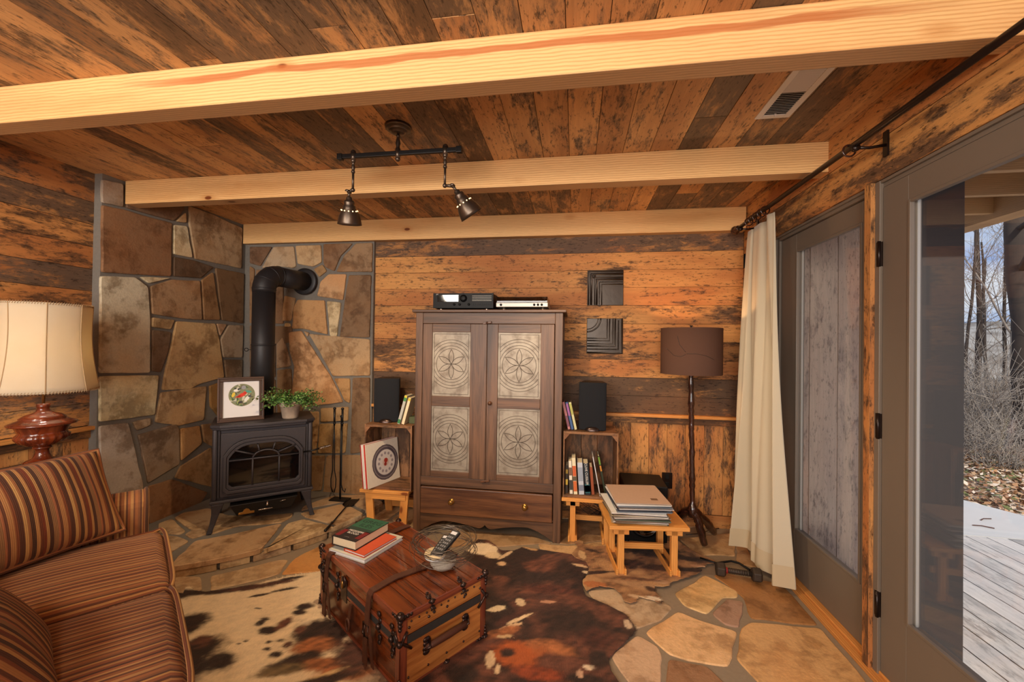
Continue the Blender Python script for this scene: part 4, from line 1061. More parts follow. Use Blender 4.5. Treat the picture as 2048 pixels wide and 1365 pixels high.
# ------------------------------------------------------------------ fireplace tools
t = thing('fire_tool_stand', 'black iron fireplace tool stand with flat base by the stone wall', 'tool stand', (-1.835, 3.02, HZ))
mb = MB(); mb.box((-0.075, -0.04, 0.002), (0.075, 0.04, 0.012)); mb.build('base', M_BLACK, t, bevel=0.003)
mb = MB(); mb.tube([(0, 0, 0.01), (0, 0, 0.66)], 0.006, 8)
mb.tube([(-0.035, -0.03, 0.640), (-0.03, -0.035, 0.630), (0, -0.005, 0.630), (0.03, -0.035, 0.630), (0.035, -0.03, 0.640)], 0.004, 6)
mb.sph((0, 0, 0.668), 0.012, 10); mb.build('post', M_BLACK, t)
def tool(name, lab, cat, x, kind):
    o = thing(name, lab, cat, (-1.835 + x, 3.02 - 0.042, HZ))
    mb = MB(); mb.tube([(0, 0, 0.60), (0, 0, 0.725)], [0.007, 0.009], 8); mb.sph((0, 0, 0.735), 0.012, 10)
    mb.sph((0, 0, 0.62), 0.011, 8); mb.build('handle', M_BLACK, o)
    mb = MB()
    if kind == 'poker':
        mb.tube([(0, 0, 0.60), (0, 0, 0.14), (0.012, 0, 0.10), (0.03, 0, 0.085), (0.036, 0, 0.11)], 0.0045, 6)
        mb.tube([(0, 0, 0.14), (-0.01, 0, 0.09)], 0.0045, 6)
        mb.build('hook_rod', M_BLACK, o)
    else:
        for s in (-1, 1): mb.tube([(0, 0, 0.60), (s * 0.006, 0, 0.45), (s * 0.008, 0, 0.25), (s * 0.022, 0, 0.18), (s * 0.020, 0, 0.12), (s * 0.006, 0, 0.075)], 0.0045, 6)
        mb.build('tongs_arms', M_BLACK, o)
tool('fire_tongs', 'black iron log tongs hanging on the left side of the tool stand', 'fireplace tongs', -0.034, 'tongs')
tool('fire_poker', 'black iron poker with a curled hook hanging on the right side of the tool stand', 'poker', 0.034, 'poker')
a = at(651, 1063, z=HZ + 0.01); b_ = at(707, 998, z=HZ + 0.01)
d = Vector((b_.x - a.x, b_.y - a.y, 0)); t = thing('fire_shovel', 'small black iron ash shovel lying across the stone hearth', 'shovel', (a.x, a.y, HZ + 0.004), math.atan2(d.y, d.x)); L = d.length
mb = MB(); mb.tube([(0, 0, 0.010), (0.12, 0, 0.010)], [0.009, 0.007], 8); mb.sph((0, 0, 0.011), 0.011, 8); mb.sph((0.115, 0, 0.011), 0.010, 8); mb.build('handle', M_BLACK, t)
mb = MB(); mb.tube([(0.12, 0, 0.010), (L - 0.17, 0, 0.012), (L - 0.13, 0, 0.006)], 0.0045, 6); mb.build('rod', M_BLACK, t)
mb = MB(); s0 = L - 0.15
mb.prism([(s0, -0.02), (s0 + 0.03, -0.042), (L, -0.048), (L, 0.048), (s0 + 0.03, 0.042), (s0, 0.02)], 0.0, 0.003)
for s in (-1, 1): mb.bar((s0 + 0.02, s * 0.040, 0.010), (L - 0.01, s * 0.047, 0.005), 0.003, 0.014)
mb.build('scoop', M_BLACK, t, bevel=0.002)

# ------------------------------------------------------------------ crates and benches
def crate(x, y, z, w, h, dp, lab, rot=0):
    t = thing('wooden_crate', lab, 'crate', (x, y, z), D2R(rot), 'old fruit crates standing on end')
    for (z0, z1) in ((0, 0.017), (h - 0.017, h)):
        mb = MB(); mb.box((0, 0, z0), (w, dp, z1), tint=tint(0.5)); mb.build('end_board', M_CRATE, t, bevel=0.002)
    for k in range(2):
        y0, y1 = (0.002, dp * 0.49) if k == 0 else (dp * 0.51, dp)
        for (xa, xb_) in ((-0.008, 0.0), (w, w + 0.008)):
            mb = MB(); mb.box((xa, y0, 0), (xb_, y1, h), g=2, tint=tint(0.4)); mb.build('side_slat', M_CRATE, t)
    mb = MB(); n = 3
    for k in range(n): mb.box((w * k / n + 0.002, dp, 0), (w * (k + 1) / n - 0.002, dp + 0.008, h), g=2, tint=tint())
    mb.build('bottom_slats', M_CRATE, t)
    for (cx, sx) in ((0, 1), (w, -1)):
        mb = MB()
        P = [(cx, h - 0.017), (cx + sx * 0.035, h - 0.017), (cx + sx * 0.004, h - 0.055), (cx, h - 0.055)]
        mb.prism(P, -(dp - 0.002), -0.004, M=Matrix(((1, 0, 0, 0), (0, 0, -1, 0), (0, 1, 0, 0), (0, 0, 0, 1))), tint=tint(0.3))
        mb.build('corner_cleat', M_CRATE, t)
    return t
def trestle_bench(name, x, y, w, dp, h, rot, lab, foot=True):
    t = thing(name, lab, 'bench', (x, y, 0), D2R(rot), 'small pine benches')
    mb = MB(); mb.box((0, 0, h - 0.022), (w, dp, h), tint=tint(0.5)); mb.build('top', M_BENCH, t, bevel=0.003)
    for cx in (0.075, w - 0.075):
        g = MB()
        g.box((cx - 0.045, 0.03, h - 0.060), (cx + 0.045, 0.055, h - 0.022), tint=tint(0.5)); g.box((cx - 0.045, dp - 0.055, h - 0.060), (cx + 0.045, dp - 0.03, h - 0.022), tint=tint(0.5))
        for y0 in (0.03, dp - 0.062): g.box((cx - 0.018, y0 + (0.0), 0.0), (cx + 0.018, y0 + 0.032, h - 0.022), g=2, tint=tint(0.6))
        for sx in (-1, 1): g.box((cx + sx * 0.018, 0.018, 0.006), (cx + sx * 0.030, dp - 0.018, 0.048), g=1, tint=tint(0.5))
        g.build('trestle_leg', M_BENCH, t, bevel=0.0015)
    mb = MB(); mb.box((0.095, dp / 2 - 0.01, 0.10), (w - 0.095, dp / 2 + 0.01, 0.135), tint=tint(0.5)); mb.build('stretcher', M_BENCH, t, bevel=0.002)
    return t
trestle_bench('pine_bench', 0.208, 2.395, 0.455, 0.335, 0.302, 7, 'small pine trestle bench carrying the pile of records')
trestle_bench('pine_bench', -0.075, 2.770, 0.375, 0.335, 0.305, 0, 'small pine trestle bench under the right crate, next to the cupboard')
t = thing('pine_bench', 'orange pine stool bench with splayed legs under the left crate', 'bench', (-1.525, 2.755, 0), 0, 'small pine benches')
hb = 0.272
mb = MB(); mb.box((0, 0, hb - 0.024), (0.372, 0.33, hb), tint=tint(0.6)); mb.build('top', M_BENCH, t, bevel=0.004)
mb = MB(); mb.box((0.045, 0.012, hb - 0.068), (0.345, 0.030, hb - 0.024), tint=tint(0.5)); mb.build('apron', M_BENCH, t, bevel=0.002); mb = MB(); mb.box((0.045, 0.30, hb - 0.068), (0.345, 0.318, hb - 0.024), tint=tint(0.5)); mb.build('apron', M_BENCH, t, bevel=0.002)
for (x0, x1) in ((0.06, 0.088), (0.335, 0.325)):
    for y in (0.02, 0.31):
        mb = MB(); mb.bar((x0 + 0.0, y + 0.012 if y < .1 else y - 0.012, hb - 0.026), (x1, y - (0.0 if y < .1 else 0), 0.0), 0.020, 0.055 if x0 < 0.2 else 0.058, up=(1, 0, 0), tint=tint(0.5)); mb.build('leg', M_BENCH, t, bevel=0.002)
crate(-1.495, 2.775, 0.272, 0.345, 0.465, 0.255, 'worn wooden fruit crate on end holding record albums, left of the cupboard')
crate(-0.060, 2.785, 0.305, 0.345, 0.445, 0.255, 'worn wooden fruit crate on end holding paperbacks, right of the cupboard')

# ------------------------------------------------------------------ speakers
def speaker(x, y, z, rot, lab, w=0.185, h=0.325, dp=0.17):
    t = thing('bookshelf_speaker', lab, 'speaker', (x, y, z), D2R(rot), 'pair of black bookshelf speakers')
    P = [(-w / 2, 0.0), (w / 2, 0.0), (w / 2 - 0.025, dp), (-w / 2 + 0.025, dp)]
    mb = MB(); mb.prism(P, 0, h); mb.build('cabinet', M_BLKPL, t, bevel=0.004)
    P = [(w / 2, -0.001)] + [(w / 2 * math.cos(a), -0.012 - 0.022 * math.sin(a)) for a in [math.pi * i / 12 for i in range(13)]] + [(-w / 2, -0.001)]
    zp = []
    mb = MB(); mb.prism(P, 0.003, h + 0.002, tint=(0, 0, 0)); gr = mb.build('grille', M_GRILLE, t, bevel=0.004)
    mb = MB(); mb.lathe([(0.048, 0), (0.044, 0.006), (0.02, 0.012), (0.001, 0.013)], 24, M=T(0, -0.034, 0.004) @ RX(72) @ Matrix.Diagonal((1, 0.55, 1, 1))); mb.build('horn_lip', M_PEWTER, t)
speaker(-1.392, 2.895, 0.7375, 14, 'black bookshelf speaker on top of the left crate')
speaker(0.126, 2.865, 0.7505, -4, 'black bookshelf speaker on top of the right crate')

# ------------------------------------------------------------------ books
def book(M, w, h, th, cover, lab, cat='book', name='book', group=None, pages=True, spine_text=None, blocks=(), tcol=None, pagem=None):
    """stands upright: spine facing -y, thickness along x, height z, width (depth) y"""
    t = thing(name, lab, cat, group=group); t.matrix_world = M
    mb = MB(); c = 0.002; cv = lin(cover)
    mb.box((-th / 2, 0, 0), (-th / 2 + c, w, h), tint=cv); mb.box((th / 2 - c, 0, 0), (th / 2, w, h), tint=cv); mb.box((-th / 2 + c, 0, 0), (th / 2 - c, c, h), tint=cv)
    for (z0, z1, col) in blocks: mb.box((-th / 2 + 0.0005, -0.0006, h * z0), (th / 2 - 0.0005, 0.0001, h * z1), tint=lin(col))
    mb.build('cover', M_TINT, t)
    if pages:
        mb = MB(); mb.box((-th / 2 + c, c, 0.003), (th / 2 - c, w - 0.003, h - 0.003)); mb.build('pages', pagem or M_PAGES, t)
    if spine_text:
        s, zc, size, col = spine_text
        text('spine_lettering', s, plain('spine_ink_' + name + str(len(bpy.data.materials)), lin(col), 0.6), t, T(0, -0.0012, zc) @ RZ(0) @ RX(90) @ RZ(-90), size, 0.0003)
    return t
def lean(x, y, z, ry=0, rz=0, rx=0): return T(x, y, z) @ RZ(rz) @ RY(ry) @ RX(rx)
zc = 0.3225
G = 'paperbacks in the right crate'
book(lean(-0.043, 2.815, zc, 0, 0), 0.105, 0.19, 0.016, (44, 34, 26), 'dark paperback with yellow lettering, leftmost in the right crate', group=G, blocks=((.3, .5, (190, 160, 60)), (.7, .85, (150, 120, 40))))
book(lean(-0.011, 2.806, zc + 0.001, -3), 0.115, 0.222, 0.020, (226, 218, 200), 'white-spined paperback with dark handwriting-style lettering in the right crate', group=G, blocks=((.12, .42, (60, 56, 54)), (.56, .8, (120, 90, 70))))
book(lean(0.018, 2.802, zc + 0.001, -4), 0.125, 0.245, 0.024, (228, 216, 180), 'tall cream paperback with two orange blocks on its spine', group=G, blocks=((.08, .36, (206, 104, 48)), (.50, .78, (200, 92, 44)), (.37, .49, (90, 80, 60))))
book(lean(0.058, 2.802, zc + 0.002, -4), 0.125, 0.215, 0.034, (190, 196, 206), 'thick pale blue-grey paperback in the middle of the right crate', group=G, blocks=((.12, .30, (120, 130, 150)), (.42, .85, (150, 160, 176))))
book(lean(0.100, 2.802, zc + 0.002, -5), 0.125, 0.212, 0.034, (22, 34, 46), 'thick dark blue paperback with bold white author lettering', group=G, spine_text=('CLIVE CUSSLER', 0.140, 0.0215, (226, 222, 214)), blocks=((.06, .34, (30, 90, 96)), (.10, .30, (150, 60, 40))))
book(lean(0.134, 2.815, zc + 0.002, -5), 0.12, 0.185, 0.018, (150, 74, 40), 'low rust-brown paperback leaning in the right crate', group=G)
book(lean(0.180, 2.792, zc + 0.002, -11), 0.15, 0.265, 0.006, (206, 204, 206), 'thin silver-edged magazine leaning among the paperbacks', 'magazine', 'magazine', group=None)
book(lean(0.218, 2.850, zc + 0.002, -11), 0.15, 0.255, 0.012, (44, 52, 28), 'dark green booklet with yellow and orange cover, rightmost in the right crate', 'book', 'book', group=G, blocks=((.78, .98, (110, 150, 50)), (.6, .75, (200, 130, 40))))
zt = 0.7505
G2 = 'discs leaning beside the cupboard on the right crate'
for i, (c, bl, lb) in enumerate((((186, 120, 120), ((.1, .5, (120, 70, 90)),), 'pink-spined slim case leaning on the cupboard, leftmost on the right crate'), ((60, 90, 140), ((.5, .95, (150, 90, 150)),), 'blue and purple slim case leaning beside the pink one on the right crate'), ((200, 196, 150), ((.55, .95, (170, 170, 90)),), 'yellow-green slim case leaning nearest the right speaker'))):
    book(lean(-0.031 + i * 0.0225, 2.83, zt + 0.004, -13), 0.12, 0.19, 0.016, c, lb, 'slim case', 'slim_case', group=G2, blocks=bl, pages=False)
G3 = 'books leaning beside the left speaker'
zt = 0.7375
book(lean(-1.262, 2.815, zt + 0.004, 15), 0.12, 0.215, 0.020, (176, 176, 168), 'grey-spined paperback with green ends leaning beside the left speaker', group=G3, blocks=((.02, .16, (50, 120, 70)), (.80, .93, (60, 130, 70)), (.93, 1.0, (220, 190, 50))))
book(lean(-1.228, 2.812, zt + 0.004, 15), 0.12, 0.200, 0.020, (226, 206, 170), 'cream-spined paperback leaning between the left speaker and the cupboard', group=G3, blocks=((.88, .98, (200, 180, 60)),))
mb = MB(); mb.box((0, 0, 0), (0.055, 0.14, 0.05)); o = mb.build('green_card_box', plain('olive_card', lin((74, 80, 50)), 0.7), bevel=0.002, loc=(-1.200, 2.86, zt + 0.001)); tag(o, 'small olive green box tucked against the cupboard on the left crate', 'box')

# record albums in the left crate: face turned to the right
def album(x, y, z, ry, rz, c, lab, s=0.31, th=0.006, pic=False, edge=None):
    t = thing('record_album', lab, 'record album', group='record albums in the left crate'); t.matrix_world = lean(x, y, z, ry, rz)
    mb = MB(); mb.box((-th / 2, 0, 0), (th / 2, s, s), tint=lin(c)); 
    if edge: mb.box((-th / 2 + 0.0005, -0.0006, 0.0), (th / 2 - 0.0005, 0.0003, s), tint=lin(edge))
    mb.build('sleeve', M_TINT, t)
    if pic:
        Mx = Matrix(((0, 0, 1, th / 2), (1, 0, 0, 0.175), (0, 1, 0, 0.150), (0, 0, 0, 1)))
        mb = MB()
        def disc(r, z1, col, n=36, cx=0, cy=0):
            mb.prism([(cx + r * math.cos(2 * math.pi * i / n), cy + r * math.sin(2 * math.pi * i / n)) for i in range(n)], 0, z1, M=Mx, tint=lin(col))
        disc(0.128, 0.0003, (92, 80, 84), 22); disc(0.116, 0.0005, (140, 130, 132)); disc(0.110, 0.0006, (86, 76, 84), 26); disc(0.092, 0.0009, (206, 198, 194))
        for i in range(12): disc(0.011, 0.0011, (150, 140, 146), 8, 0.066 * math.cos(i * .5236), 0.066 * math.sin(i * .5236))
        disc(0.030, 0.0012, (196, 170, 160)); disc(0.018, 0.0014, (160, 50, 36), 10, 0.003, 0.012); disc(0.013, 0.0014, (140, 44, 34), 10, -0.004, -0.014)
        mb.build('cover_plate_print', M_TINT, t)
zc2 = 0.2895
album(-1.472, 2.712, zc2 + 0.001, -7, -20, (150, 40, 44), 'crimson record album, leftmost in the left crate', edge=(170, 40, 46))
album(-1.464, 2.712, zc2 + 0.001, -7, -20, (220, 214, 206), 'white record album next to the crimson one in the left crate', th=0.008, edge=(232, 226, 220))
album(-1.454, 2.712, zc2 + 0.001, -7, -20, (226, 222, 216), 'second white record album behind the red-spined one in the left crate', th=0.008, edge=(226, 222, 216))
album(-1.445, 2.712, zc2 + 0.001, -7, -20, (196, 60, 50), 'bright red-spined record album in the left crate', th=0.007, edge=(206, 50, 48))
album(-1.434, 2.712, zc2 + 0.001, -7, -20, (226, 216, 200), 'cream record album with an ornate plate on its cover, front of the left crate', th=0.008, pic=True, edge=(214, 200, 180))

# pile of records on the bench
MP = T(0.208, 2.395, 0) @ RZ(7)
rnd = random.Random(44); z = 0.3025
cols = [(214, 206, 190), (120, 100, 84), (196, 190, 186), (84, 96, 84), (226, 220, 210), (150, 130, 110), (60, 66, 80), (206, 200, 196), (170, 150, 120), (110, 120, 130), (236, 232, 226), (92, 70, 60)]
NP = 33
ORD = 'bottom second third fourth fifth sixth seventh eighth ninth tenth eleventh twelfth thirteenth fourteenth fifteenth sixteenth seventeenth eighteenth nineteenth twentieth twenty-first twenty-second twenty-third twenty-fourth twenty-fifth twenty-sixth twenty-seventh twenty-eighth twenty-ninth thirtieth thirty-first thirty-second thirty-third'.split()
CN = {(214, 206, 190): 'cream', (120, 100, 84): 'brown', (196, 190, 186): 'light grey', (84, 96, 84): 'grey-green', (226, 220, 210): 'off-white', (150, 130, 110): 'tan', (60, 66, 80): 'dark blue', (206, 200, 196): 'pale grey', (170, 150, 120): 'beige', (110, 120, 130): 'slate', (236, 232, 226): 'white', (92, 70, 60): 'dark brown'}
for k in range(NP):
    th = rnd.uniform(0.0030, 0.0046); s = 0.312
    top = k == NP - 1
    cx, cy = 0.195 + (rnd.uniform(-.012, .012) if k < 18 else rnd.uniform(-.004, .010) + 0.008) - (0.014 if 8 < k < 18 else 0), 0.180 + rnd.uniform(-.010, .010)
    rot = rnd.uniform(-6, 5) if k < 18 else rnd.uniform(-2.5, 1.5)
    M = MP @ T(cx, cy, z) @ RZ(rot)
    c = (188, 160, 140) if top else rnd.choice(cols)
    mb = MB(); mb.box((-s / 2, -s / 2, 0), (s / 2, s / 2, th), tint=lin(c))
    if top: mb.box((0.06, -0.10, th), (0.10, -0.07, th + 0.0002), tint=lin((110, 84, 66)))
    o = mb.build('record_sleeve', M_TINT); o.matrix_world = M
    tag(o, 'pinkish tan record sleeve on top of the pile on the pine bench' if top else ('%s record sleeve, %s in the pile on the pine bench' % (CN[c], 'bottom one' if k == 0 else ORD[k] + ' from the bottom')), 'record', 'records piled on the pine bench')
    z += th + 0.0001
zpile = z

# subwoofer behind the bench
t = thing('subwoofer', 'black cube subwoofer on the floor behind the pile of records', 'subwoofer', (0.335, 2.83, 0))
mb = MB(); mb.box((0, 0, 0.03), (0.285, 0.27, 0.40)); mb.build('cabinet', M_BLKPL, t, bevel=0.006)
mb = MB(); mb.lathe([(0.105, 0), (0.100, 0.008), (0.085, 0.004), (0.04, -0.010), (0.03, -0.006), (0.001, 0.0)], 32, M=T(0.142, -0.001, 0.16) @ RX(90)); mb.build('driver_cone', M_GLOSS, t)
for x in (0.03, 0.255):
    for y in (0.03, 0.24):
        mb = MB(); mb.lathe([(0.014, 0), (0.016, 0.03)], 14, M=T(x, y, 0)); mb.build('foot', M_BLKPL, t)

# wall outlet
mb = MB(); mb.box((0.660, YB - 0.006, 0.265), (0.735, YB, 0.385)); t_ = mb.build('wall_outlet', M_RODM, bevel=0.003); tag(t_, 'dark bronze double outlet plate on the board wainscot behind the records', 'outlet')
for z_ in (0.297, 0.353):
    mb = MB(); mb.box((0.683, YB - 0.009, z_ - 0.018), (0.712, YB - 0.004, z_ + 0.018)); mb.build('socket', M_BLKPL, t_, bevel=0.003)

# tin ceiling tile pieces on the wall
def tile(x0, z0, w, kind, lab):
    t = thing('tin_tile', lab, 'tin tile', (x0, YB - 0.001, z0), 0, 'embossed tin tiles hung on the plank wall')
    mb = MB(); mb.box((0, -0.012, 0), (w, 0, w)); mb.build('plate', M_PEWTER2, t, bevel=0.003)
    mb = MB()
    if kind == 0:      # frame bands on the top and left, plain field at lower right
        for o_, r_ in ((0.010, .006), (0.030, .010), (0.056, .005), (0.072, .009), (0.110, .005)):
            mb.tube([(o_, -0.013, 0.004), (o_, -0.013, w - o_), (w - 0.004, -0.013, w - o_)], r_, 8)
        for k in range(24):
            mb.sph((0.092, -0.013, 0.010 + k * 0.0072), 0.0045, 6); mb.sph((0.098 + k * 0.0072, -0.013, w - 0.092), 0.0045, 6)
        for k in range(7): mb.sph((0.045 + 0.012 * math.cos(k), -0.014, w - 0.045 + 0.012 * math.sin(k)), 0.008, 8)
    else:              # quarter circle top left, bands on right and bottom
        for r1, rr2 in ((0.105, .006), (0.085, .004)):
            mb.tube([(r1 * math.cos(a), -0.013, w - r1 * math.sin(a)) for a in [math.pi / 2 * i / 14 for i in range(15)]], rr2, 8)
        for o_, r_ in ((0.008, .006), (0.058, .006), (0.075, .004), (0.100, .005), (0.118, .004)):
            mb.tube([(0.004, -0.013, o_), (w - o_, -0.013, o_), (w - o_, -0.013, w - 0.004)], r_, 8)
        for k in range(26): mb.sph((0.008 + k * 0.0088, -0.013, 0.034), 0.006, 6); mb.sph((w - 0.034, -0.013, 0.034 + k * 0.0088), 0.006, 6)
    mb.build('embossing', M_PEWTER2, t)
M_PEWTER2 = plain('embossed_tin', lin((62, 54, 48)), 0.3, 0.6, 0.5, 30, 0.2)
tile(0.090, 1.642, 0.272, 0, 'upper embossed tin tile with a plain field at its lower right')
tile(0.090, 1.270, 0.272, 1, 'lower embossed tin tile with a quarter circle at its upper left')

# ------------------------------------------------------------------ floor lamp of driftwood
lx, ly = 0.770, 2.885
t = thing('floor_lamp', 'floor lamp with a brown fabric drum shade on a gnarled dark branch stem', 'floor lamp', (lx, ly, 0))
mb = MB(); rnd = random.Random(3)
pts = []; Rr = []
for i in range(46):
    z_ = 0.20 + 1.02 * i / 45; pts.append((0.02 * (1 - i / 45) + noise.noise(Vector((0, 0, z_ * 7))) * 0.010, noise.noise(Vector((5, 0, z_ * 7))) * 0.008, z_)); Rr.append(0.0150 + abs(noise.noise(Vector((1, 3, z_ * 26)))) * 0.017 + (0.012 if i < 4 else 0))
barkm = finewood('dark_glossy_branch', lin((70, 38, 26)), lin((28, 16, 14)), 0.22, 2.0, 0.5)
mb.tube(pts, Rr, 10); mb.build('stem', barkm, t)
for (ex, ey, mx_, my_) in ((0.095, -0.005, 0.055, -0.02), (0.215, 0.19, 0.10, 0.03), (-0.10, 0.16, -0.035, 0.10)):
    mb = MB(); P = []; Rr = []
    for i in range(15):
        s = i / 14; x = (1 - s) ** 2 * 0.02 + 2 * s * (1 - s) * mx_ + s * s * ex; y = 2 * s * (1 - s) * my_ + s * s * ey
        z_ = 0.245 * (1 - s) + 0.022 * s + 0.03 * math.sin(s * 3.1)
        P.append((x + noise.noise(Vector((s * 9, ex * 30, 0))) * 0.012, y, z_)); Rr.append(0.027 - 0.006 * s + 1.6 * abs(noise.noise(Vector((s * 12, ey * 20, 1)))) * 0.008)
    mb.tube(P, Rr, 9); mb.build('branch_foot', barkm, t)
shm = NT('brown_shade_fabric')
sh_uv = shm.n('UVMap').outputs[0]; wv = shm.noise(shm.map(sh_uv, (900, 900, 1)), 1.0, 2, 0.6)
cbs = shm.mix(wv, lin((104, 78, 66)), lin((88, 64, 54)))
bs = shm.n('BsdfDiffuse', Color=cbs); trl = shm.n('BsdfTranslucent', Color=lin((130, 80, 50))); mxs = shm.n('MixShader', _0=0.10, _1=bs.outputs[0], _2=trl.outputs[0]); shm.t.links.new(mxs.outputs[0], shm.out.inputs[0])
mb = MB(); mb.lathe([(0.192, 1.150), (0.192, 1.455), (0.189, 1.455), (0.189, 1.150), (0.192, 1.150)], 56, cap=False); sh = mb.build('lamp_shade', shm.m, t)
mb = MB()
def crackpt(px, py):
    p = at(px, py, y=ly - 0.19); v = Vector((p.x - lx, 0, p.z)); xx = max(-0.188, min(0.188, v.x)); return (xx, -math.sqrt(0.1932 ** 2 - xx * xx), v.z)
for P in ([(1358, 672), (1362, 690), (1375, 708)], [(1375, 708), (1392, 708), (1415, 713), (1434, 722)], [(1340, 697), (1352, 712), (1364, 714), (1375, 708)]):
    Q = [crackpt(*q) for q in P]; R2 = []
    for a_, b2 in zip(Q, Q[1:]):
        for i in range(5): 
            xx = a_[0] + (b2[0] - a_[0]) * i / 5; R2.append((xx, -math.sqrt(0.1928 ** 2 - xx * xx), a_[2] + (b2[2] - a_[2]) * i / 5))
    mb.tube(R2, 0.0014, 5)
mb.build('shade_seam_crack', M_SHELF, sh)
mb = MB(); mb.tube([(0, 0, 1.22), (0, 0, 1.462), (0, 0, 1.475)], [0.005, 0.005, 0.012], 8); mb.tube([(-0.189, 0, 1.44), (0.189, 0, 1.44)], 0.002, 6); mb.tube([(0, -0.189, 1.44), (0, 0.189, 1.44)], 0.002, 6); mb.build('harp', M_RODM, t)
mb = MB(); mb.sph((0.03, 0, 1.31), 0.03, 14); mb.build('bulb', emit('warm_bulb', (1.0, 0.55, 0.22), 8), t)
light('floor_lamp_light', 'POINT', (lx, ly, 1.33), 15, (1.0, 0.55, 0.24), shadow_soft_size=0.03)

# cord on the floor by the lamp
mb = MB(); c = [at(x, y, z=0.012) for x, y in ((1372, 1070), (1400, 1068), (1422, 1060), (1432, 1050))]; mb.tube([(v.x - lx, min(v.y, 3.18) - ly, 0.012) for v in c], 0.003, 6)
mb.build('power_cord', M_BLACK, t)
mb = MB(); rnd = random.Random(8); P = []
for i in range(50): P.append((0.11 + 0.08 * math.sin(i * 0.45) + i * 0.001, 3.08 + 0.02 * math.cos(i * 0.7), 0.06 + 0.12 * abs(math.sin(i * 0.21)) ))
mb.tube(P, 0.0022, 5); tag(mb.build('speaker_wire', M_BLACK), 'tangled thin black wire hanging behind the right crate bench', 'wire')
mb = MB(); mb.tube([(-1.30 + 0.035 * math.cos(i * 0.5), 3.06 + 0.01 * math.sin(i), 0.17 + 0.04 * math.sin(i * 0.5)) for i in range(40)], 0.003, 5)
tag(mb.build('cable_coil', plain('grey_cable', lin((150, 140, 130)), 0.5)), 'coiled grey cable seen under the left bench', 'cable')
mb = MB(); mb.box((0, 0, 0), (0.04, 0.03, 0.16)); mb.box((0.01, -0.004, 0.02), (0.03, 0, 0.03), mat=1); mb.box((0.01, -0.004, 0.06), (0.03, 0, 0.07), mat=1)
tag(mb.build('power_strip', [M_SILVER, M_BLKPL], bevel=0.003, loc=(-1.195, 3.02, 0.10)), 'upright grey power strip behind the left bench beside the cupboard', 'power strip')
mb = MB(); mb.box((0, 0, 0), (0.30, 0.05, 0.06), tint=tint(.5)); tag(mb.build('wood_block', M_BENCH, bevel=0.003, loc=(-1.43, 3.06, 0.04)), 'pine board lying under the left bench', 'board')

# ------------------------------------------------------------------ steamer trunk used as coffee table
TL, TW, TH = 0.757, 0.438, 0.300
TC = Vector((-0.818, 1.859, 0.0)); TR = D2R(-35.4)
TM = T(*TC) @ Matrix.Rotation(TR, 4, 'Z'); TMI = TM.inverted()
t = thing('steamer_trunk', 'low antique steamer trunk of varnished wood with straps and metal corners on the cowhide', 'trunk', TC, TR)
hx, hy = TL / 2, TW / 2
mb = MB(); mb.box((-hx + .006, -hy + .006, 0.012), (hx - .006, hy - .006, 0.198), tint=tint(0.45)); mb.build('box_body', M_TRUNK, t)
mb = MB(); mb.box((hx - .006, -hy + .03, 0.014), (hx - .001, hy - .03, 0.178), g=1, tint=tint(0.6)); mb.box((hx - .006, -hy + .03, 0.216), (hx - .001, hy - .03, 0.285), g=1, tint=tint(0.5))
mb.build('end_panel', M_OAK, t)
mb = MB(); mb.box((-hx + .004, -hy + .004, 0.200), (hx - .004, hy - .004, 0.292), tint=tint(0.5)); lid = mb.build('lid', M_TRUNK, t)
mb = MB(); n = 6; w = (TW - 0.012) / n
for k in range(n): mb.box((-hx + .004, -hy + .006 + k * w + .0012, 0.292), (hx - .004, -hy + .006 + (k + 1) * w - .0012, 0.2995), tint=tint(random.uniform(.25, .75)))
mb.build('lid_slats', M_TRUNK, lid, bevel=0.0015)
mb = MB()
for z0, z1 in ((0.0, 0.022), (0.172, 0.198), (0.202, 0.224), (0.272, 0.299)):
    if z0 in (0.172, 0.202):
        mb.box((-hx, -hy - .001, z0), (hx, -hy + .006, z1), tint=tint(.35)); mb.box((-hx, hy - .006, z0), (hx, hy + .001, z1), tint=tint(.35))
    else:
        mb.box((-hx, -hy, z0), (hx, -hy + .010, z1), tint=tint(.4)); mb.box((-hx, hy - .010, z0), (hx, hy, z1), tint=tint(.4))
        mb.box((hx - .010, -hy, z0), (hx, hy, z1), g=1, tint=tint(.35)); mb.box((-hx, -hy, z0), (-hx + .010, hy, z1), g=1, tint=tint(.35))
for sy in (-1, 1):
    for sx in (-1, 1): mb.box((sx * hx, sy * hy, 0), (sx * (hx - .030), sy * (hy - .006), 0.29), g=2, tint=tint(.4)); mb.box((sx * hx, sy * hy, 0), (sx * (hx - .006), sy * (hy - .034), 0.29), g=2, tint=tint(.4))
mb.build('edge_battens', finewood('reddish_batten', lin((150, 78, 50)), lin((100, 48, 34)), 0.3, 1.0, .3), t, bevel=0.002)
mb = MB(); mb.box((hx - .001, -hy + .034, 0.182), (hx + .0015, hy - .034, 0.214)); mb.box((-hx + .02, -hy - .0015, 0.185), (hx - .02, -hy - .0003, 0.212)); mb.build('canvas_band', M_BAND, t)
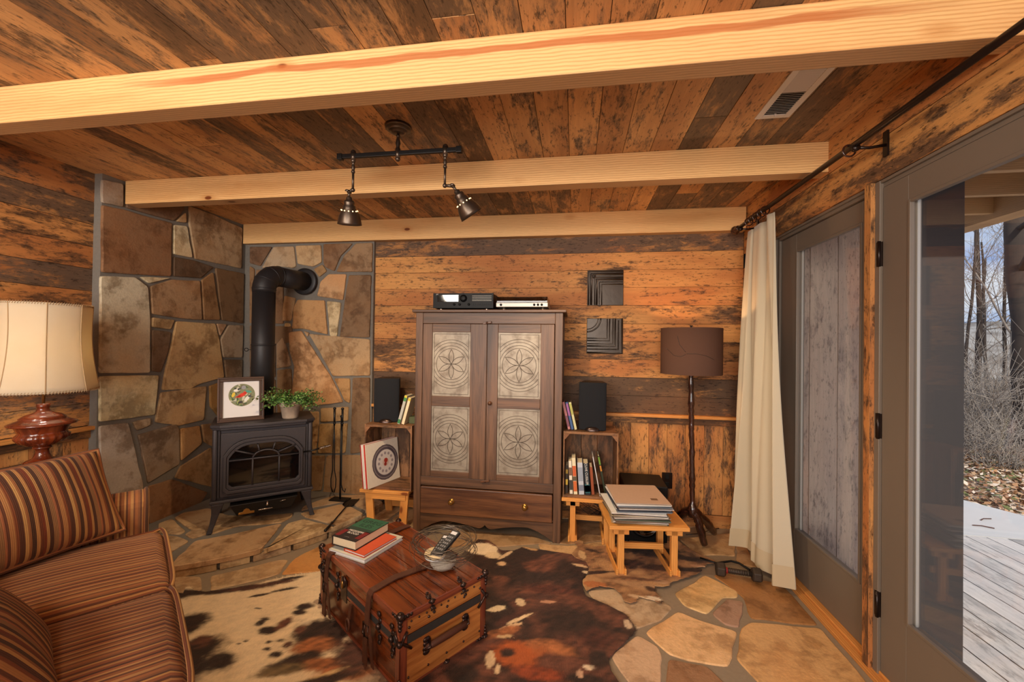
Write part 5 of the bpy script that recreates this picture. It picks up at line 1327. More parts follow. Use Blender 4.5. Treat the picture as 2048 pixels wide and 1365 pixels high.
def clamp(mb, M, s=1.0):
    """ornate cast clamp: knob, scrolls and nailed leaf plates folded over an edge; local z outwards-up, x along the edge"""
    mb.sph((0, 0, 0.004), 0.013 * s, 10, M=M)
    mb.tube([(-0.016 * s, 0, 0.002), (0, 0, 0.012 * s), (0.016 * s, 0, 0.002)], 0.005 * s, 6, M=M)
    for sy in (-1, 1):
        mb.sph((0, sy * 0.022 * s, -0.006), 0.011 * s, 8, M=M, sc=(1.15, 1, .5)); mb.sph((0, sy * 0.040 * s, -0.009), 0.007 * s, 8, M=M, sc=(1.3, 1, .5))
        mb.sph((0.009 * s, sy * 0.030 * s, -0.008), 0.005 * s, 6, M=M); mb.sph((-0.009 * s, sy * 0.030 * s, -0.008), 0.005 * s, 6, M=M)
def corner(sx, sy, top):
    mb = MB(); z = 0.296 if top else 0.008
    mb.sph((sx * (hx - .004), sy * (hy - .004), z), 0.017, 12)
    for k in range(3): mb.sph((sx * (hx + .001), sy * (hy - .018 - .016 * k), z + (-.006 if top else .006)), 0.010 - .0015 * k, 8, sc=(.6, 1, 1))
    for k in range(3): mb.sph((sx * (hx - .018 - .016 * k), sy * (hy + .001), z + (-.006 if top else .006)), 0.010 - .0015 * k, 8, sc=(1, .6, 1))
    for k in range(3): mb.sph((sx * (hx - .002), sy * (hy - .002), z + (-1 if top else 1) * (.018 + .015 * k)), 0.011 - .0015 * k, 8)
    mb.build('corner_fitting', M_PEWTER, t)
for sx in (-1, 1):
    for sy in (-1, 1):
        corner(sx, sy, True); corner(sx, sy, False)
        mb = MB(); mb.sph((sx * hx, sy * hy, 0.196), 0.013, 10); mb.tube([(sx * (hx + .002), sy * (hy - .05), 0.16), (sx * (hx + .004), sy * (hy - .022), 0.186), (sx * (hx + .003), sy * (hy - .008), 0.20), (sx * (hx + .003), sy * (hy - .03), 0.232)], 0.006, 6)
        mb.tube([(sx * (hx - .05), sy * (hy + .002), 0.16), (sx * (hx - .022), sy * (hy + .004), 0.186), (sx * (hx - .008), sy * (hy + .003), 0.20), (sx * (hx - .03), sy * (hy + .003), 0.232)], 0.006, 6)
        mb.build('lid_clasp', M_PEWTER, t)
for y in (-0.075, 0.085):
    for sx in (-1, 1):
        mb = MB(); Mx = T(sx * (hx - .003), y, 0.294) @ Matrix.Rotation(D2R(sx * 45), 4, 'Y') @ RZ(90)
        clamp(mb, Mx, 0.9); mb.build('slat_clamp', M_PEWTER, t)
for sx in (-1, 1):
    mb = MB(); Mx = T(sx * (hx - .001), 0.0, 0.014) @ Matrix.Rotation(D2R(sx * 80), 4, 'Y') @ RZ(90); clamp(mb, Mx, 0.9); mb.build('bottom_clamp', M_PEWTER, t)
    # leather carrying handle with two cast loops
    mb = MB(); mb.tube([(sx * (hx + .004), -0.105, 0.128), (sx * (hx + .015), -0.08, 0.136), (sx * (hx + .018), 0, 0.138), (sx * (hx + .015), 0.08, 0.136), (sx * (hx + .004), 0.105, 0.128)], [.010, .013, .014, .013, .010], 8)
    mb.build('carrying_handle', M_LEATH, t)
    for y in (-0.098, 0.098):
        mb = MB()
        for dz in (-.026, -.012, 0.006, .022): mb.sph((sx * hx, y, 0.134 + dz), 0.016, 10, sc=(.45, 1.1, .75))
        mb.tube([(sx * hx, y - .015, 0.12), (sx * (hx + .026), y, 0.138), (sx * hx, y + .015, 0.152)], 0.005, 6)
        mb.build('handle_loop', M_PEWTER, t)
mb = MB()
for y0 in [(-hy + .05) + .035 * k for k in range(10)]: mb.sph((hx, y0, 0.262), 0.0045, 6); 
for y0 in [(-hy + .04) + .09 * k for k in range(5)]: mb.sph((hx, y0, 0.242), 0.006, 6); mb.sph((hx, y0, 0.052), 0.005, 6)
o = mb.build('nail_heads', M_PEWTER, t)
# straps over the lid hanging down the long side
def flat(mb, pts, w, th, wdir):
    pts = [Vector(p) for p in pts]; wd = Vector(wdir) * (w / 2); V = []; F = []; U = []; acc = 0
    for i, p in enumerate(pts):
        d = (pts[min(i + 1, len(pts) - 1)] - pts[max(i - 1, 0)]).normalized(); nn = d.cross(Vector(wdir)).normalized() * (th / 2)
        V += [p - wd - nn, p + wd - nn, p + wd + nn, p - wd + nn]
    for i in range(len(pts) - 1):
        a = i * 4; b = a + 4; L = (pts[i + 1] - pts[i]).length
        for q in range(4):
            r = (q + 1) % 4; F.append((a + r, a + q, b + q, b + r)); U.append([(acc, .1 * q), (acc, .1 * q), (acc + L, .1 * q), (acc + L, .1 * q)])
        acc += L
    F.append((0, 1, 2, 3)); U.append([(0, 0)] * 4); e = (len(pts) - 1) * 4; F.append((e + 3, e + 2, e + 1, e)); U.append([(0, 0)] * 4)
    mb.add(V, F, uvs=U)
sA = TMI @ at(735, 1187, z=0.30); sxs = (sA.x, sA.x - 0.42)
for q, X in enumerate(sxs):
    mb = MB(); P = [(X, hy + .006, 0.10), (X, hy + .006, 0.28), (X, hy - .004, 0.305)]
    for i in range(9): P.append((X + 0.012 * math.sin(i * .8), hy - .02 - (TW - .04) * i / 8, 0.3045 + 0.004 * math.sin(i * 1.9) ** 2))
    P += [(X, -hy + .002, 0.303), (X, -hy - .008, 0.290), (X - .004, -hy - .014, 0.22), (X + .012, -hy - .024, 0.15), (X - .008, -hy - .020, 0.09), (X + .012, -hy - .030, 0.025)]
    flat(mb, P, 0.036, 0.005, (1, 0, 0))
    P = [(X + .006, -hy - .016, 0.20), (X + .045, -hy - .024, 0.13), (X + .05, -hy - .02, 0.06), (X + .062, -hy - .022, 0.03)]
    flat(mb, P, 0.022, 0.004, (1, 0, 0))
    st = mb.build('leather_strap', M_LEATH, t)
    mb = MB(); mb.tube([(X - .022, -hy - .022, 0.175), (X + .022, -hy - .022, 0.175), (X + .022, -hy - .024, 0.130), (X - .022, -hy - .024, 0.130)], 0.004, 6, closed=True); mb.tube([(X, -hy - .026, 0.175), (X, -hy - .030, 0.128)], 0.003, 5)
    mb.build('buckle', M_PEWTER, st)
    mb = MB(); mb.sph((X + .02, 0.055 if q == 0 else .0, 0.303), 0.016, 10, sc=(1.6, 1, .4)); mb.sph((X - .02, 0.055 if q == 0 else .0, 0.303), 0.012, 10, sc=(1.4, 1.2, .4)); mb.build('strap_plate', M_LEATH, st)
# latches, lock and ring on the long side
mb = MB(); mb.box((-0.10 - .03, -hy - .004, 0.15), (-0.10 + .03, -hy, 0.25)); mb.sph((-0.10, -hy - .004, 0.236), 0.020, 12, sc=(1, .4, 1.3)); mb.build('lock_plate', M_PEWTER, t, bevel=0.003)
mb = MB(); mb.sph((-0.10, -hy - .010, 0.225), 0.012, 10, sc=(.8, .6, 1.6)); mb.build('lock_button', M_BRASS, t)
mb = MB(); pts = [(-0.02, -hy - .006, 0.17), (-0.02, -hy - .014, 0.11)]; flat(mb, pts, 0.022, 0.004, (1, 0, 0)); mb.tube([(-0.022 + .016 * math.cos(a), -hy - .018, 0.085 + .026 * math.sin(a)) for a in [6.283 * i / 16 for i in range(16)]], 0.005, 6, closed=True); mb.build('leather_loop', M_LEATH, t)
for X in (sxs[0] + 0.075, sxs[1] + 0.10, hx - .05, -hx + .05):
    mb = MB()
    for k in range(6): mb.sph((X + .006 * math.sin(k * 2.1), -hy - .002, 0.13 + .022 * k), 0.010 + .003 * math.sin(k * 1.7), 8, sc=(1.1, .5, 1))
    mb.sph((X, -hy - .006, 0.195), 0.013, 10); mb.build('latch', M_PEWTER, t)

# things on the trunk
def wbox(name, quad, z0, z1, mat, **k): pass
def book_flat(lab, c0, ex, ey, w, h, z0, th, cover, name='book', hard=True, wd=None):
    """lies flat: c0 corner, ex unit vector along w, ey along h"""
    M = Matrix(((ex.x, ey.x, 0, c0.x), (ex.y, ey.y, 0, c0.y), (0, 0, 1, z0), (0, 0, 0, 1)))
    t = thing(name, lab, 'book'); t.matrix_world = M; cv = lin(cover); c = 0.003
    mb = MB(); mb.box((0, 0, 0), (w, h, c), tint=cv); mb.box((0, 0, th - c), (w, h, th), tint=cv); mb.box((-0.001, 0, 0), (c, h, th), tint=cv)
    mb.build('cover', M_TINT, t)
    mb = MB(); mb.box((c, 0.004, c), (w - 0.004, h - 0.004, th - c)); mb.build('pages', M_PAGES if not wd else wd, t)
    return t
zT = 0.3005
A = at(578, 0, z=0.3) if False else None
WP = plain('white_pages', lin((226, 226, 228)), 0.8, 0, 0.1, 300)
# bottom book: corners (660,1103) front left, (730,1122) front, (807,1071) right
q0 = at(729, 1127, z=0.305); q1 = at(657, 1104, z=0.305); q2 = at(806, 1079, z=0.305)
e1 = Vector((q2.x - q0.x, q2.y - q0.y, 0)); hgt = e1.length; e1.normalize(); e0 = Vector((-e1.y, e1.x, 0)); wdt = Vector((q1.x - q0.x, q1.y - q0.y, 0)).dot(e0)
B0 = Vector((q0.x, q0.y, 0)) + e0 * wdt
fx = -e0; fy = e1       # fx from the far-left edge to the near-right edge
t = book_flat('large pale grey hardcover book at the bottom of the pile on the trunk', B0, fx, fy, wdt, hgt, zT, 0.018, (196, 196, 186), wd=WP)
q0 = at(717, 1113, z=0.33); e = Vector((math.cos(D2R(3)), math.sin(D2R(3)), 0))
R3 = Matrix.Rotation(D2R(-2), 3, 'Z'); f2x, f2y = R3 @ fx, R3 @ fy
t = book_flat('thin rust-orange hardcover book in the middle of the pile on the trunk', B0 + fx * (wdt - 0.150) + fy * 0.015, f2x, f2y, 0.135, hgt - 0.05, zT + 0.0185, 0.014, (196, 80, 46), wd=WP)
R4 = Matrix.Rotation(D2R(2), 3, 'Z'); f3x, f3y = R4 @ fx, R4 @ fy
q0 = at(716, 1110, z=0.337); w3, h3 = 0.150, 0.235
B3 = B0 + fx * 0.004 + fy * 0.014
t = book_flat('thick hardcover novel with green and black jacket on top of the books on the trunk', B3, f3x, f3y, w3, h3, zT + 0.033, 0.044, (34, 26, 28))
zz = 0.0442
mb = MB(); mb.box((0.0005, h3 * 0.52, zz), (w3 - .0005, h3 - .0005, zz + .0004), tint=lin((44, 92, 68))); mb.box((0.0005, h3 * 0.40, zz), (w3 - .0005, h3 * 0.53, zz + .0003), tint=lin((40, 60, 50)))
mb.box((0.0005, h3 * 0.06, zz), (0.03, h3 * 0.34, zz + .0003), tint=lin((110, 26, 30))); mb.box((w3 - .03, h3 * 0.10, zz), (w3 - .0005, h3 * 0.42, zz + .0003), tint=lin((110, 26, 30)))
mb.build('jacket_art', M_TINT, t)
M_JG = plain('dark_green_ink', lin((24, 48, 40)), 0.6)
text('author_lettering', 'GREG\nILES', M_JG, t, T(w3 / 2, h3 * 0.73, zz + .0008), 0.044, 0.0002, sx=1.1)
text('title_lettering', 'MISSISSIPPI\nBLOOD', M_WHITE, t, T(w3 / 2, h3 * 0.30, zz + .0008), 0.022, 0.0002, sx=0.92)
text('subtitle_lettering', 'A NOVEL', plain('grey_ink', lin((130, 120, 116)), .6), t, T(w3 / 2, h3 * 0.08, zz + .0008), 0.008, 0.0002)

# wire basket on a granite base, with remotes in it
bc = at(888, 1138, z=0.305); bx, by = -0.585, 1.815
t = thing('wire_bowl', 'open bowl of coiled wire on a speckled granite base on the trunk', 'wire bowl', (bx, by, 0.3035))
mb = MB(); mb.lathe([(0.030, 0), (0.048, 0.006), (0.060, 0.024), (0.058, 0.042), (0.046, 0.054), (0.001, 0.055)], 30); mb.build('granite_base', M_GRANITE, t)
mb = MB(); rnd = random.Random(31)
mb.tube([(0.045 * math.cos(a), 0.045 * math.sin(a), 0.060) for a in [6.283 * i / 30 for i in range(30)]], 0.0022, 5, closed=True)
for k in range(11):
    ph = rnd.uniform(0, 6.28); tx, ty = rnd.uniform(-.20, .20), rnd.uniform(-.20, .20); R = rnd.uniform(0.115, 0.148); z0 = rnd.uniform(0.088, 0.135)
    mb.tube([(R * math.cos(a) + .01 * math.cos(ph), R * math.sin(a) * .96, z0 + tx * 0.15 * math.cos(a) + ty * 0.15 * math.sin(a) + .004 * math.sin(3 * a + ph)) for a in [6.283 * i / 40 for i in range(40)]], 0.0013, 5, closed=True)
for k in range(16):
    a0 = 6.283 * k / 16 + rnd.uniform(-.15, .15); tw = rnd.uniform(-.5, .5)
    mb.tube([((0.045 + 0.095 * s ** .8) * math.cos(a0 + tw * s), (0.045 + 0.095 * s ** .8) * math.sin(a0 + tw * s), 0.060 + 0.062 * s ** 1.7) for s in [i / 8 for i in range(9)]], 0.0012, 5)
mb.build('wire_coils', M_WIRE, t)
def remote(lab, x, y, z, rz, rx, c, w=0.045, l=0.14):
    t = thing('remote_control', lab, 'remote control', group=None); t.matrix_world = T(bx + x, by + y, z) @ RZ(rz) @ RX(rx)
    mb = MB(); mb.box((-w / 2, -l / 2, 0), (w / 2, l / 2, 0.016), tint=lin(c)); mb.build('body', M_TINT, t, bevel=0.004)
    mb = MB()
    for i in range(5):
        for j in range(3): mb.box((-w * .32 + j * w * .24, -l * .38 + i * l * .13, 0.016), (-w * .32 + j * w * .24 + w * .16, -l * .38 + i * l * .13 + l * .07, 0.018), tint=lin((120, 120, 124)))
    mb.box((-w * .35, l * .30, 0.0162), (w * .35, l * .42, 0.0172), tint=lin((200, 200, 206))); mb.build('buttons', M_TINT, t)['kind'] = 'stuff'
remote('black remote control resting tilted on top in the wire bowl', 0.018, 0.012, 0.405, -25, 22, (26, 28, 32))
remote('black remote control lying lower, under the tilted one in the wire bowl', -0.015, 0.02, 0.384, -8, 10, (34, 30, 30))
for k, (c, lab) in enumerate((((226, 206, 166), 'round cream coaster in the wire bowl beside the remotes'), ((230, 230, 228), 'round white coaster in the wire bowl under the cream one'))):
    mb = MB(); mb.lathe([(0.046, 0), (0.047, 0.002), (0.046, 0.005), (0.001, 0.005)], 28, tint=lin(c)); o = mb.build('coaster', M_TINT); o.matrix_world = T(bx - 0.030, by - 0.030, 0.3755 - 0.007 * k) @ RX(6) @ RY(3); tag(o, lab, 'coaster')

# ------------------------------------------------------------------ sofa (turned 38 degrees) with piped, striped cushions
BND = [(0.0, (150, 96, 66)), (0.07, (190, 138, 92)), (0.11, (104, 68, 54)), (0.16, (158, 98, 66)), (0.22, (184, 134, 90)), (0.29, (122, 78, 60)), (0.33, (164, 104, 70)), (0.40, (140, 92, 66)), (0.45, (100, 66, 54)),
       (0.50, (196, 144, 92)), (0.54, (152, 92, 64)), (0.62, (104, 64, 50)), (0.68, (180, 128, 84)), (0.74, (142, 84, 60)), (0.80, (88, 56, 46)), (0.85, (166, 102, 70)), (0.91, (190, 142, 96)), (0.95, (112, 68, 52))]
M_STRIPE = stripes('striped_upholstery', BND, 0.135)
BND2 = [(0.0, (112, 62, 44)), (0.06, (186, 132, 84)), (0.13, (84, 56, 44)), (0.22, (154, 98, 64)), (0.27, (196, 146, 94)), (0.34, (92, 56, 44)), (0.44, (132, 74, 50)), (0.50, (178, 122, 80)), (0.60, (106, 64, 50)),
        (0.66, (170, 104, 74)), (0.70, (150, 106, 74)), (0.80, (84, 54, 44)), (0.88, (180, 128, 82)), (0.94, (122, 60, 42))]
M_STRIPE2 = stripes('striped_pillow_cloth', BND2, 0.135)
def cushion(mb, w, d, h, n=22, p=5.0, crown=0.35, uax=0, M=None, pinch=0.0):
    """soft pad centred on the origin: w along x, d along y; uax 0: stripes run along x; 1: stripes run along y"""
    V = []; F = []; U = []; N = n + 1
    def prof(u, v):
        e = (1 - abs(u) ** p) * (1 - abs(v) ** p)
        return max(0.0, e) ** 0.42 * (1 - crown + crown * (1 - u * u) * (1 - v * v))
    for side in (1, -1):
        for i in range(N):
            for j in range(N):
                u = -1 + 2 * i / n; v = -1 + 2 * j / n
                u = math.copysign(abs(u) ** 0.8, u); v = math.copysign(abs(v) ** 0.8, v)
                x = u * w / 2 * (1 - pinch * (1 - v * v) * abs(u) ** 3 * 0.5); y = v * d / 2 * (1 - pinch * (1 - u * u) * abs(v) ** 3 * 0.5)
                V.append((x, y, side * h / 2 * prof(u, v) + (noise.noise(Vector((x * 7, y * 7, side))) * 0.008 if pinch else 0)))
    for s in (0, 1):
        o = s * N * N
        for i in range(n):
            for j in range(n):
                f = (o + i * N + j, o + (i + 1) * N + j, o + (i + 1) * N + j + 1, o + i * N + j + 1)
                if s: f = tuple(reversed(f))
                F.append(f); U.append([((V[k][0], V[k][1]) if uax == 0 else (V[k][1], V[k][0])) for k in f])
    mb.add(V, F, smooth=True, M=M, uvs=U)
def pad(mb, a, b, g=1, r=0.03, **k): mb.box(a, b, g=g, **k)
SO = Vector((-1.790, 1.556, 0)); SR = math.atan2(-0.617, 0.787)
t = thing('sofa', 'brown, tan and rust striped upholstered sofa with piped cushions in the left foreground', 'sofa', SO, SR)
SLn = 1.716       # seat length, local +x towards the viewer; seat spans y -0.62 .. 0
# UV: V coordinate drives the stripes; stripes run front to back, so V = local x
def sbox(mb, a, b):        # box whose stripes always run across the length
    x0, y0, z0 = a; x1, y1, z1 = b
    V = [(x0, y0, z0), (x1, y0, z0), (x1, y1, z0), (x0, y1, z0), (x0, y0, z1), (x1, y0, z1), (x1, y1, z1), (x0, y1, z1)]
    F = [(0, 3, 2, 1), (4, 5, 6, 7), (0, 1, 5, 4), (1, 2, 6, 5), (2, 3, 7, 6), (3, 0, 4, 7)]; U = []
    for f in F:
        n_ = f in ((1, 2, 6, 5), (3, 0, 4, 7))
        U.append([((V[k][2], V[k][1]) if n_ else (V[k][1] + V[k][2], V[k][0])) for k in f])
    mb.add(V, F, uvs=U)
mb = MB(); sbox(mb, (-0.20, -0.80, 0.07), (SLn + 0.16, -0.03, 0.30)); mb.build('base', M_STRIPE, t, bevel=0.02, seg=3)
for k in range(3):
    x0 = -0.075 + k * (SLn + 0.075) / 3; x1 = x0 + (SLn + 0.075) / 3 - 0.003
    mb = MB(); n = 16; V = []; F = []; U = []
    # seat cushion with crowned top and boxed front
    xs = [x0 + (x1 - x0) * i / n for i in range(n + 1)]
    prof = [(-0.62, 0.31), (-0.625, 0.44), (-0.60, 0.472)] + [(-0.60 + 0.57 * i / 8, 0.474 + 0.018 * math.sin(math.pi * i / 8)) for i in range(1, 8)] + [(-0.03, 0.476), (-0.006, 0.468), (0.012, 0.44), (0.022, 0.39), (0.018, 0.34), (0.0, 0.31)]
    acc = [0]
    for a_, b2 in zip(prof, prof[1:]): acc.append(acc[-1] + math.dist(a_, b2))
    for i, x in enumerate(xs):
        e = 1 - abs(2 * i / n - 1) ** 8
        for (y, z_) in prof:
            zc_ = z_ if z_ < 0.45 else 0.462 + (z_ - 0.462) * e + 0.014 * e * (1 - abs(2 * i / n - 1) ** 2) * (1 if z_ > 0.47 else 0)
            V.append((x, y - 0.012 * (1 - e) * (1 if y > -0.1 else 0), zc_))
    m = len(prof)
    for i in range(n):
        for j in range(m - 1):
            F.append((i * m + j, (i + 1) * m + j, (i + 1) * m + j + 1, i * m + j + 1)); U.append([(acc[j], xs[i]), (acc[j], xs[i + 1]), (acc[j + 1], xs[i + 1]), (acc[j + 1], xs[i])])
        F.append((i * m, i * m + m - 1, (i + 1) * m + m - 1, (i + 1) * m)); U.append([(0, 0)] * 4)
    F.append(tuple(range(m - 1, -1, -1))[::-1]); U.append([(p[1], p[0]) for p in prof]); F.append(tuple(n * m + j for j in range(m))[::-1]); U.append([(p[1], p[0]) for p in prof][::-1])
    mb.add(V, F, smooth=True, uvs=U); cu = mb.build('seat_cushion', M_STRIPE, t)
    mb = MB(); mb.tube(([(x0 + 0.004, -0.60, 0.462), (x0 + 0.004, -0.03, 0.464)] if k == 0 else []) + [(x, 0.010 - 0.012 * abs((x - (x0 + x1) / 2) / ((x1 - x0) / 2)) ** 8, 0.472 + 0.004 * math.sin(x * 9)) for x in xs], 0.0075, 8)
    mb.build('piping', M_STRIPE2, cu)
for s, x0, x1 in ((0, -0.235, -0.08), (1, SLn + 0.005, SLn + 0.16)):
    mb = MB(); n = 10; V = []; F = []; U = []
    pr = [(x0, 0.10), (x0, 0.56)] + [((x0 + x1) / 2 - (x1 - x0) / 2 * math.cos(math.pi * i / 8), 0.585 + 0.055 * math.sin(math.pi * i / 8)) for i in range(9)] + [(x1, 0.56), (x1, 0.10)]
    ys = [-0.80 + 0.745 * i / n for i in range(n + 1)]; m = len(pr); acc = [0]
    for a_, b2 in zip(pr, pr[1:]): acc.append(acc[-1] + math.dist(a_, b2))
    for y in ys:
        for (x, z_) in pr: V.append((x, y, z_))
    for i in range(n):
        for j in range(m - 1): F.append((i * m + j, i * m + j + 1, (i + 1) * m + j + 1, (i + 1) * m + j)); U.append([(acc[j], ys[i]), (acc[j + 1], ys[i]), (acc[j + 1], ys[i + 1]), (acc[j], ys[i + 1])])
    F.append(tuple(range(m - 1, -1, -1))); U.append([(p[1], p[0]) for p in pr][::-1]); F.append(tuple(n * m + j for j in range(m))); U.append([(p[1], p[0]) for p in pr])
    F = [tuple(reversed(f)) for f in F]; U = [list(reversed(u)) for u in U]
    mb.add(V, F, uvs=U); ar = mb.build('arm', M_STRIPE, t, bevel=0.012, seg=2)
    mb = MB(); mb.tube([(x, -0.052, z_) for x, z_ in pr], 0.008, 8); mb.build('arm_piping', M_STRIPE2, ar)
mb = MB(); sbox(mb, (-0.235, -0.95, 0.10), (SLn + 0.16, -0.80, 0.80)); sbox(mb, (-0.07, -0.80, 0.48), (SLn, -0.64, 0.80)); mb.build('backrest', M_STRIPE, t, bevel=0.04, seg=3)
for x in (-0.17, SLn + 0.10):
    for y in (-0.88, -0.10):
        mb = MB(); mb.tube([(x, y, 0), (x, y, 0.10)], [0.018, 0.026], 12); mb.build('foot', M_SHELF, t)
def pillow(lab, M, w, h, th):
    t = thing('throw_pillow', lab, 'cushion', group='striped throw pillows on the sofa'); t.matrix_world = M
    mb = MB(); cushion(mb, w, h, th, n=26, p=4.0, crown=0.5, uax=1, pinch=0.10); mb.build('cover', M_STRIPE2, t)
    mb = MB(); P = []
    for (sx0, sy0, sx1, sy1) in ((-1, -1, 1, -1), (1, -1, 1, 1), (1, 1, -1, 1), (-1, 1, -1, -1)):
        for i in range(14):
            s = i / 14; x = sx0 + (sx1 - sx0) * s; y = sy0 + (sy1 - sy0) * s
            P.append((x * w / 2 * (1 - 0.05 * (1 - y * y) * (abs(x) > .99)), y * h / 2 * (1 - 0.05 * (1 - x * x) * (abs(y) > .99)), 0))
    mb.tube(P, 0.008, 8, closed=True); mb.build('corded_edge', M_STRIPE, t)
    return t
SM = T(*SO) @ Matrix.Rotation(SR, 4, 'Z')
def frame3(c, u, v):
    u = Vector(u).normalized(); v = Vector(v); v = (v - u * v.dot(u)).normalized(); w = u.cross(v)
    return Matrix(((u.x, v.x, w.x, c[0]), (u.y, v.y, w.y, c[1]), (u.z, v.z, w.z, c[2]), (0, 0, 0, 1)))
# far pillow leans back on the arm: width runs to the back of the sofa, height rises over the arm
pillow('striped brown pillow leaning on the far arm of the sofa, below the table lamp', SM @ frame3((0.030, -0.391, 0.680), (0.524, -0.852, 0.0), (-0.13, -0.105, 0.31)), 0.52, 0.37, 0.16)
pillow('striped pillow in the lower left corner of the view, nearest the viewer', SM @ frame3((0.80, -0.400, 0.625), (1.0, 0.16, 0.0), (-0.05, -0.62, 0.78)), 0.54, 0.46, 0.18)

# ------------------------------------------------------------------ end table and table lamp
ex_, ey_ = -2.665, 1.690
t = thing('end_table', 'small dark wooden end table behind the sofa arm, carrying the urn lamp', 'end table', (ex_, ey_, 0))
mb = MB(); mb.box((-0.24, -0.26, 0.635), (0.175, 0.13, 0.660), tint=tint(.5)); mb.build('top', M_SHELF, t, bevel=0.005)
mb = MB(); mb.box((-0.21, -0.23, 0.56), (0.15, 0.10, 0.635), tint=tint(.4)); mb.build('apron', M_SHELF, t)
for sx in (-1, 1):
    for sy in (-1, 1):
        mb = MB(); mb.tube([(-.035 + sx * .165, -.065 + sy * .15, 0), (-.035 + sx * .165, -.065 + sy * .15, 0.56)], [0.015, 0.022], 10); mb.build('leg', M_SHELF, t)
t = thing('table_lamp', 'table lamp with a gadrooned reddish wood urn base and a cream panelled shade', 'table lamp', (ex_, ey_, 0.661))
z0 = 0.0
mb = MB(); mb.box((-0.080, -0.080, 0), (0.080, 0.080, 0.020), tint=tint(.4)); mb.build('plinth', M_MAHOG, t, bevel=0.004)
pf = [(0.078, 0.020), (0.078, 0.030), (0.066, 0.038), (0.064, 0.048), (0.055, 0.054), (0.036, 0.062), (0.027, 0.082), (0.024, 0.100), (0.028, 0.110), (0.036, 0.114), (0.034, 0.120), (0.028, 0.124)]
mb = MB(); mb.lathe(pf, 40, tint=tint(.4)); mb.build('pedestal', M_MAHOG, t)
mb = MB(); pf = [(0.028, 0.122), (0.060, 0.132), (0.086, 0.148), (0.098, 0.164), (0.100, 0.178), (0.092, 0.186), (0.086, 0.194), (0.092, 0.208), (0.098, 0.222), (0.100, 0.226)]
mb.lathe(pf, 90, gad=20, gadr=(0.125, 0.186), tint=tint(.5), cap=False); mb.build('urn_bowl', M_MAHOG, t)
mb = MB(); pf = [(0.100, 0.226), (0.122, 0.232), (0.124, 0.240), (0.106, 0.248), (0.088, 0.256), (0.082, 0.262), (0.084, 0.267), (0.066, 0.280), (0.040, 0.290), (0.026, 0.298), (0.022, 0.316), (0.025, 0.320), (0.025, 0.336), (0.01, 0.338)]
mb.lathe(pf, 48, tint=tint(.6)); mb.build('urn_lid', M_MAHOG, t)
mb = MB(); mb.tube([(0, 0, 0.336), (0, 0, 0.52)], 0.006, 8); mb.tube([(-0.10, 0, 0.81), (0.10, 0, 0.81)], 0.0025, 6); mb.tube([(0, 0, 0.5), (0.07, 0, 0.62), (0, 0, 0.82), (-0.07, 0, 0.62), (0, 0, 0.5)], 0.002, 6); mb.build('harp', M_BRASS, t)
shm = NT('parchment_shade'); nzz = shm.noise(shm.n('TexCoord').outputs[3], 9, 5, 0.6)
cbs = shm.mix(nzz, lin((236, 226, 204)), lin((224, 210, 182)))
bs = shm.n('BsdfDiffuse', Color=cbs); trl = shm.n('BsdfTranslucent', Color=lin((236, 214, 170))); mxs = shm.n('MixShader', _0=0.35, _1=bs.outputs[0], _2=trl.outputs[0]); shm.t.links.new(mxs.outputs[0], shm.out.inputs[0])
def shade_r(z, a, ns=8):
    s = (z - 0.402) / 0.44; r = 0.200 - 0.030 * s - 0.016 * math.sin(math.pi * s)
    k = (a % (2 * math.pi / ns)) / (2 * math.pi / ns); return r * (1 - 0.035 * math.sin(math.pi * k))
mb = MB(); V = []; F = []; n = 96; m = 14; off = D2R(14)
for j in range(m + 1):
    z_ = 0.402 + 0.44 * j / m
    for i in range(n):
        a = 2 * math.pi * i / n; r = shade_r(z_, a); V.append((r * math.cos(a + off), r * math.sin(a + off), z_))
for j in range(m):
    for i in range(n):
        i2 = (i + 1) % n; F.append((j * n + i, j * n + i2, (j + 1) * n + i2, (j + 1) * n + i))
mb.add(V, F, smooth=True, g=2); sh = mb.build('lamp_shade', shm.m, t)
sol = sh.modifiers.new('solid', 'SOLIDIFY'); sol.thickness = 0.002
mb = MB()
for i in range(8):
    a = 2 * math.pi * i / 8; mb.tube([((shade_r(0.402 + 0.44 * j / 20, a) + .001) * math.cos(a + off), (shade_r(0.402 + 0.44 * j / 20, a) + .001) * math.sin(a + off), 0.402 + 0.44 * j / 20) for j in range(21)], 0.0020, 5)
for z_ in (0.404, 0.840):
    for i in range(110):
        a = 2 * math.pi * i / 110; r = shade_r(z_, a) + .001
        mb.tube([(r * math.cos(a + off), r * math.sin(a + off), z_ - .007), (r * math.cos(a + off + .03), r * math.sin(a + off + .03), z_ + .007)], 0.0011, 4)
o = mb.build('laced_seams', plain('lacing', lin((186, 156, 116)), 0.8), sh)
mb = MB(); mb.sph((0, 0, 0.60), 0.03, 14); mb.build('bulb', emit('soft_bulb', (1.0, 0.8, 0.55), 3), t)
light('table_lamp_light', 'POINT', (ex_, ey_, 0.661 + 0.60), 7, (1.0, 0.92, 0.80), shadow_soft_size=0.035)

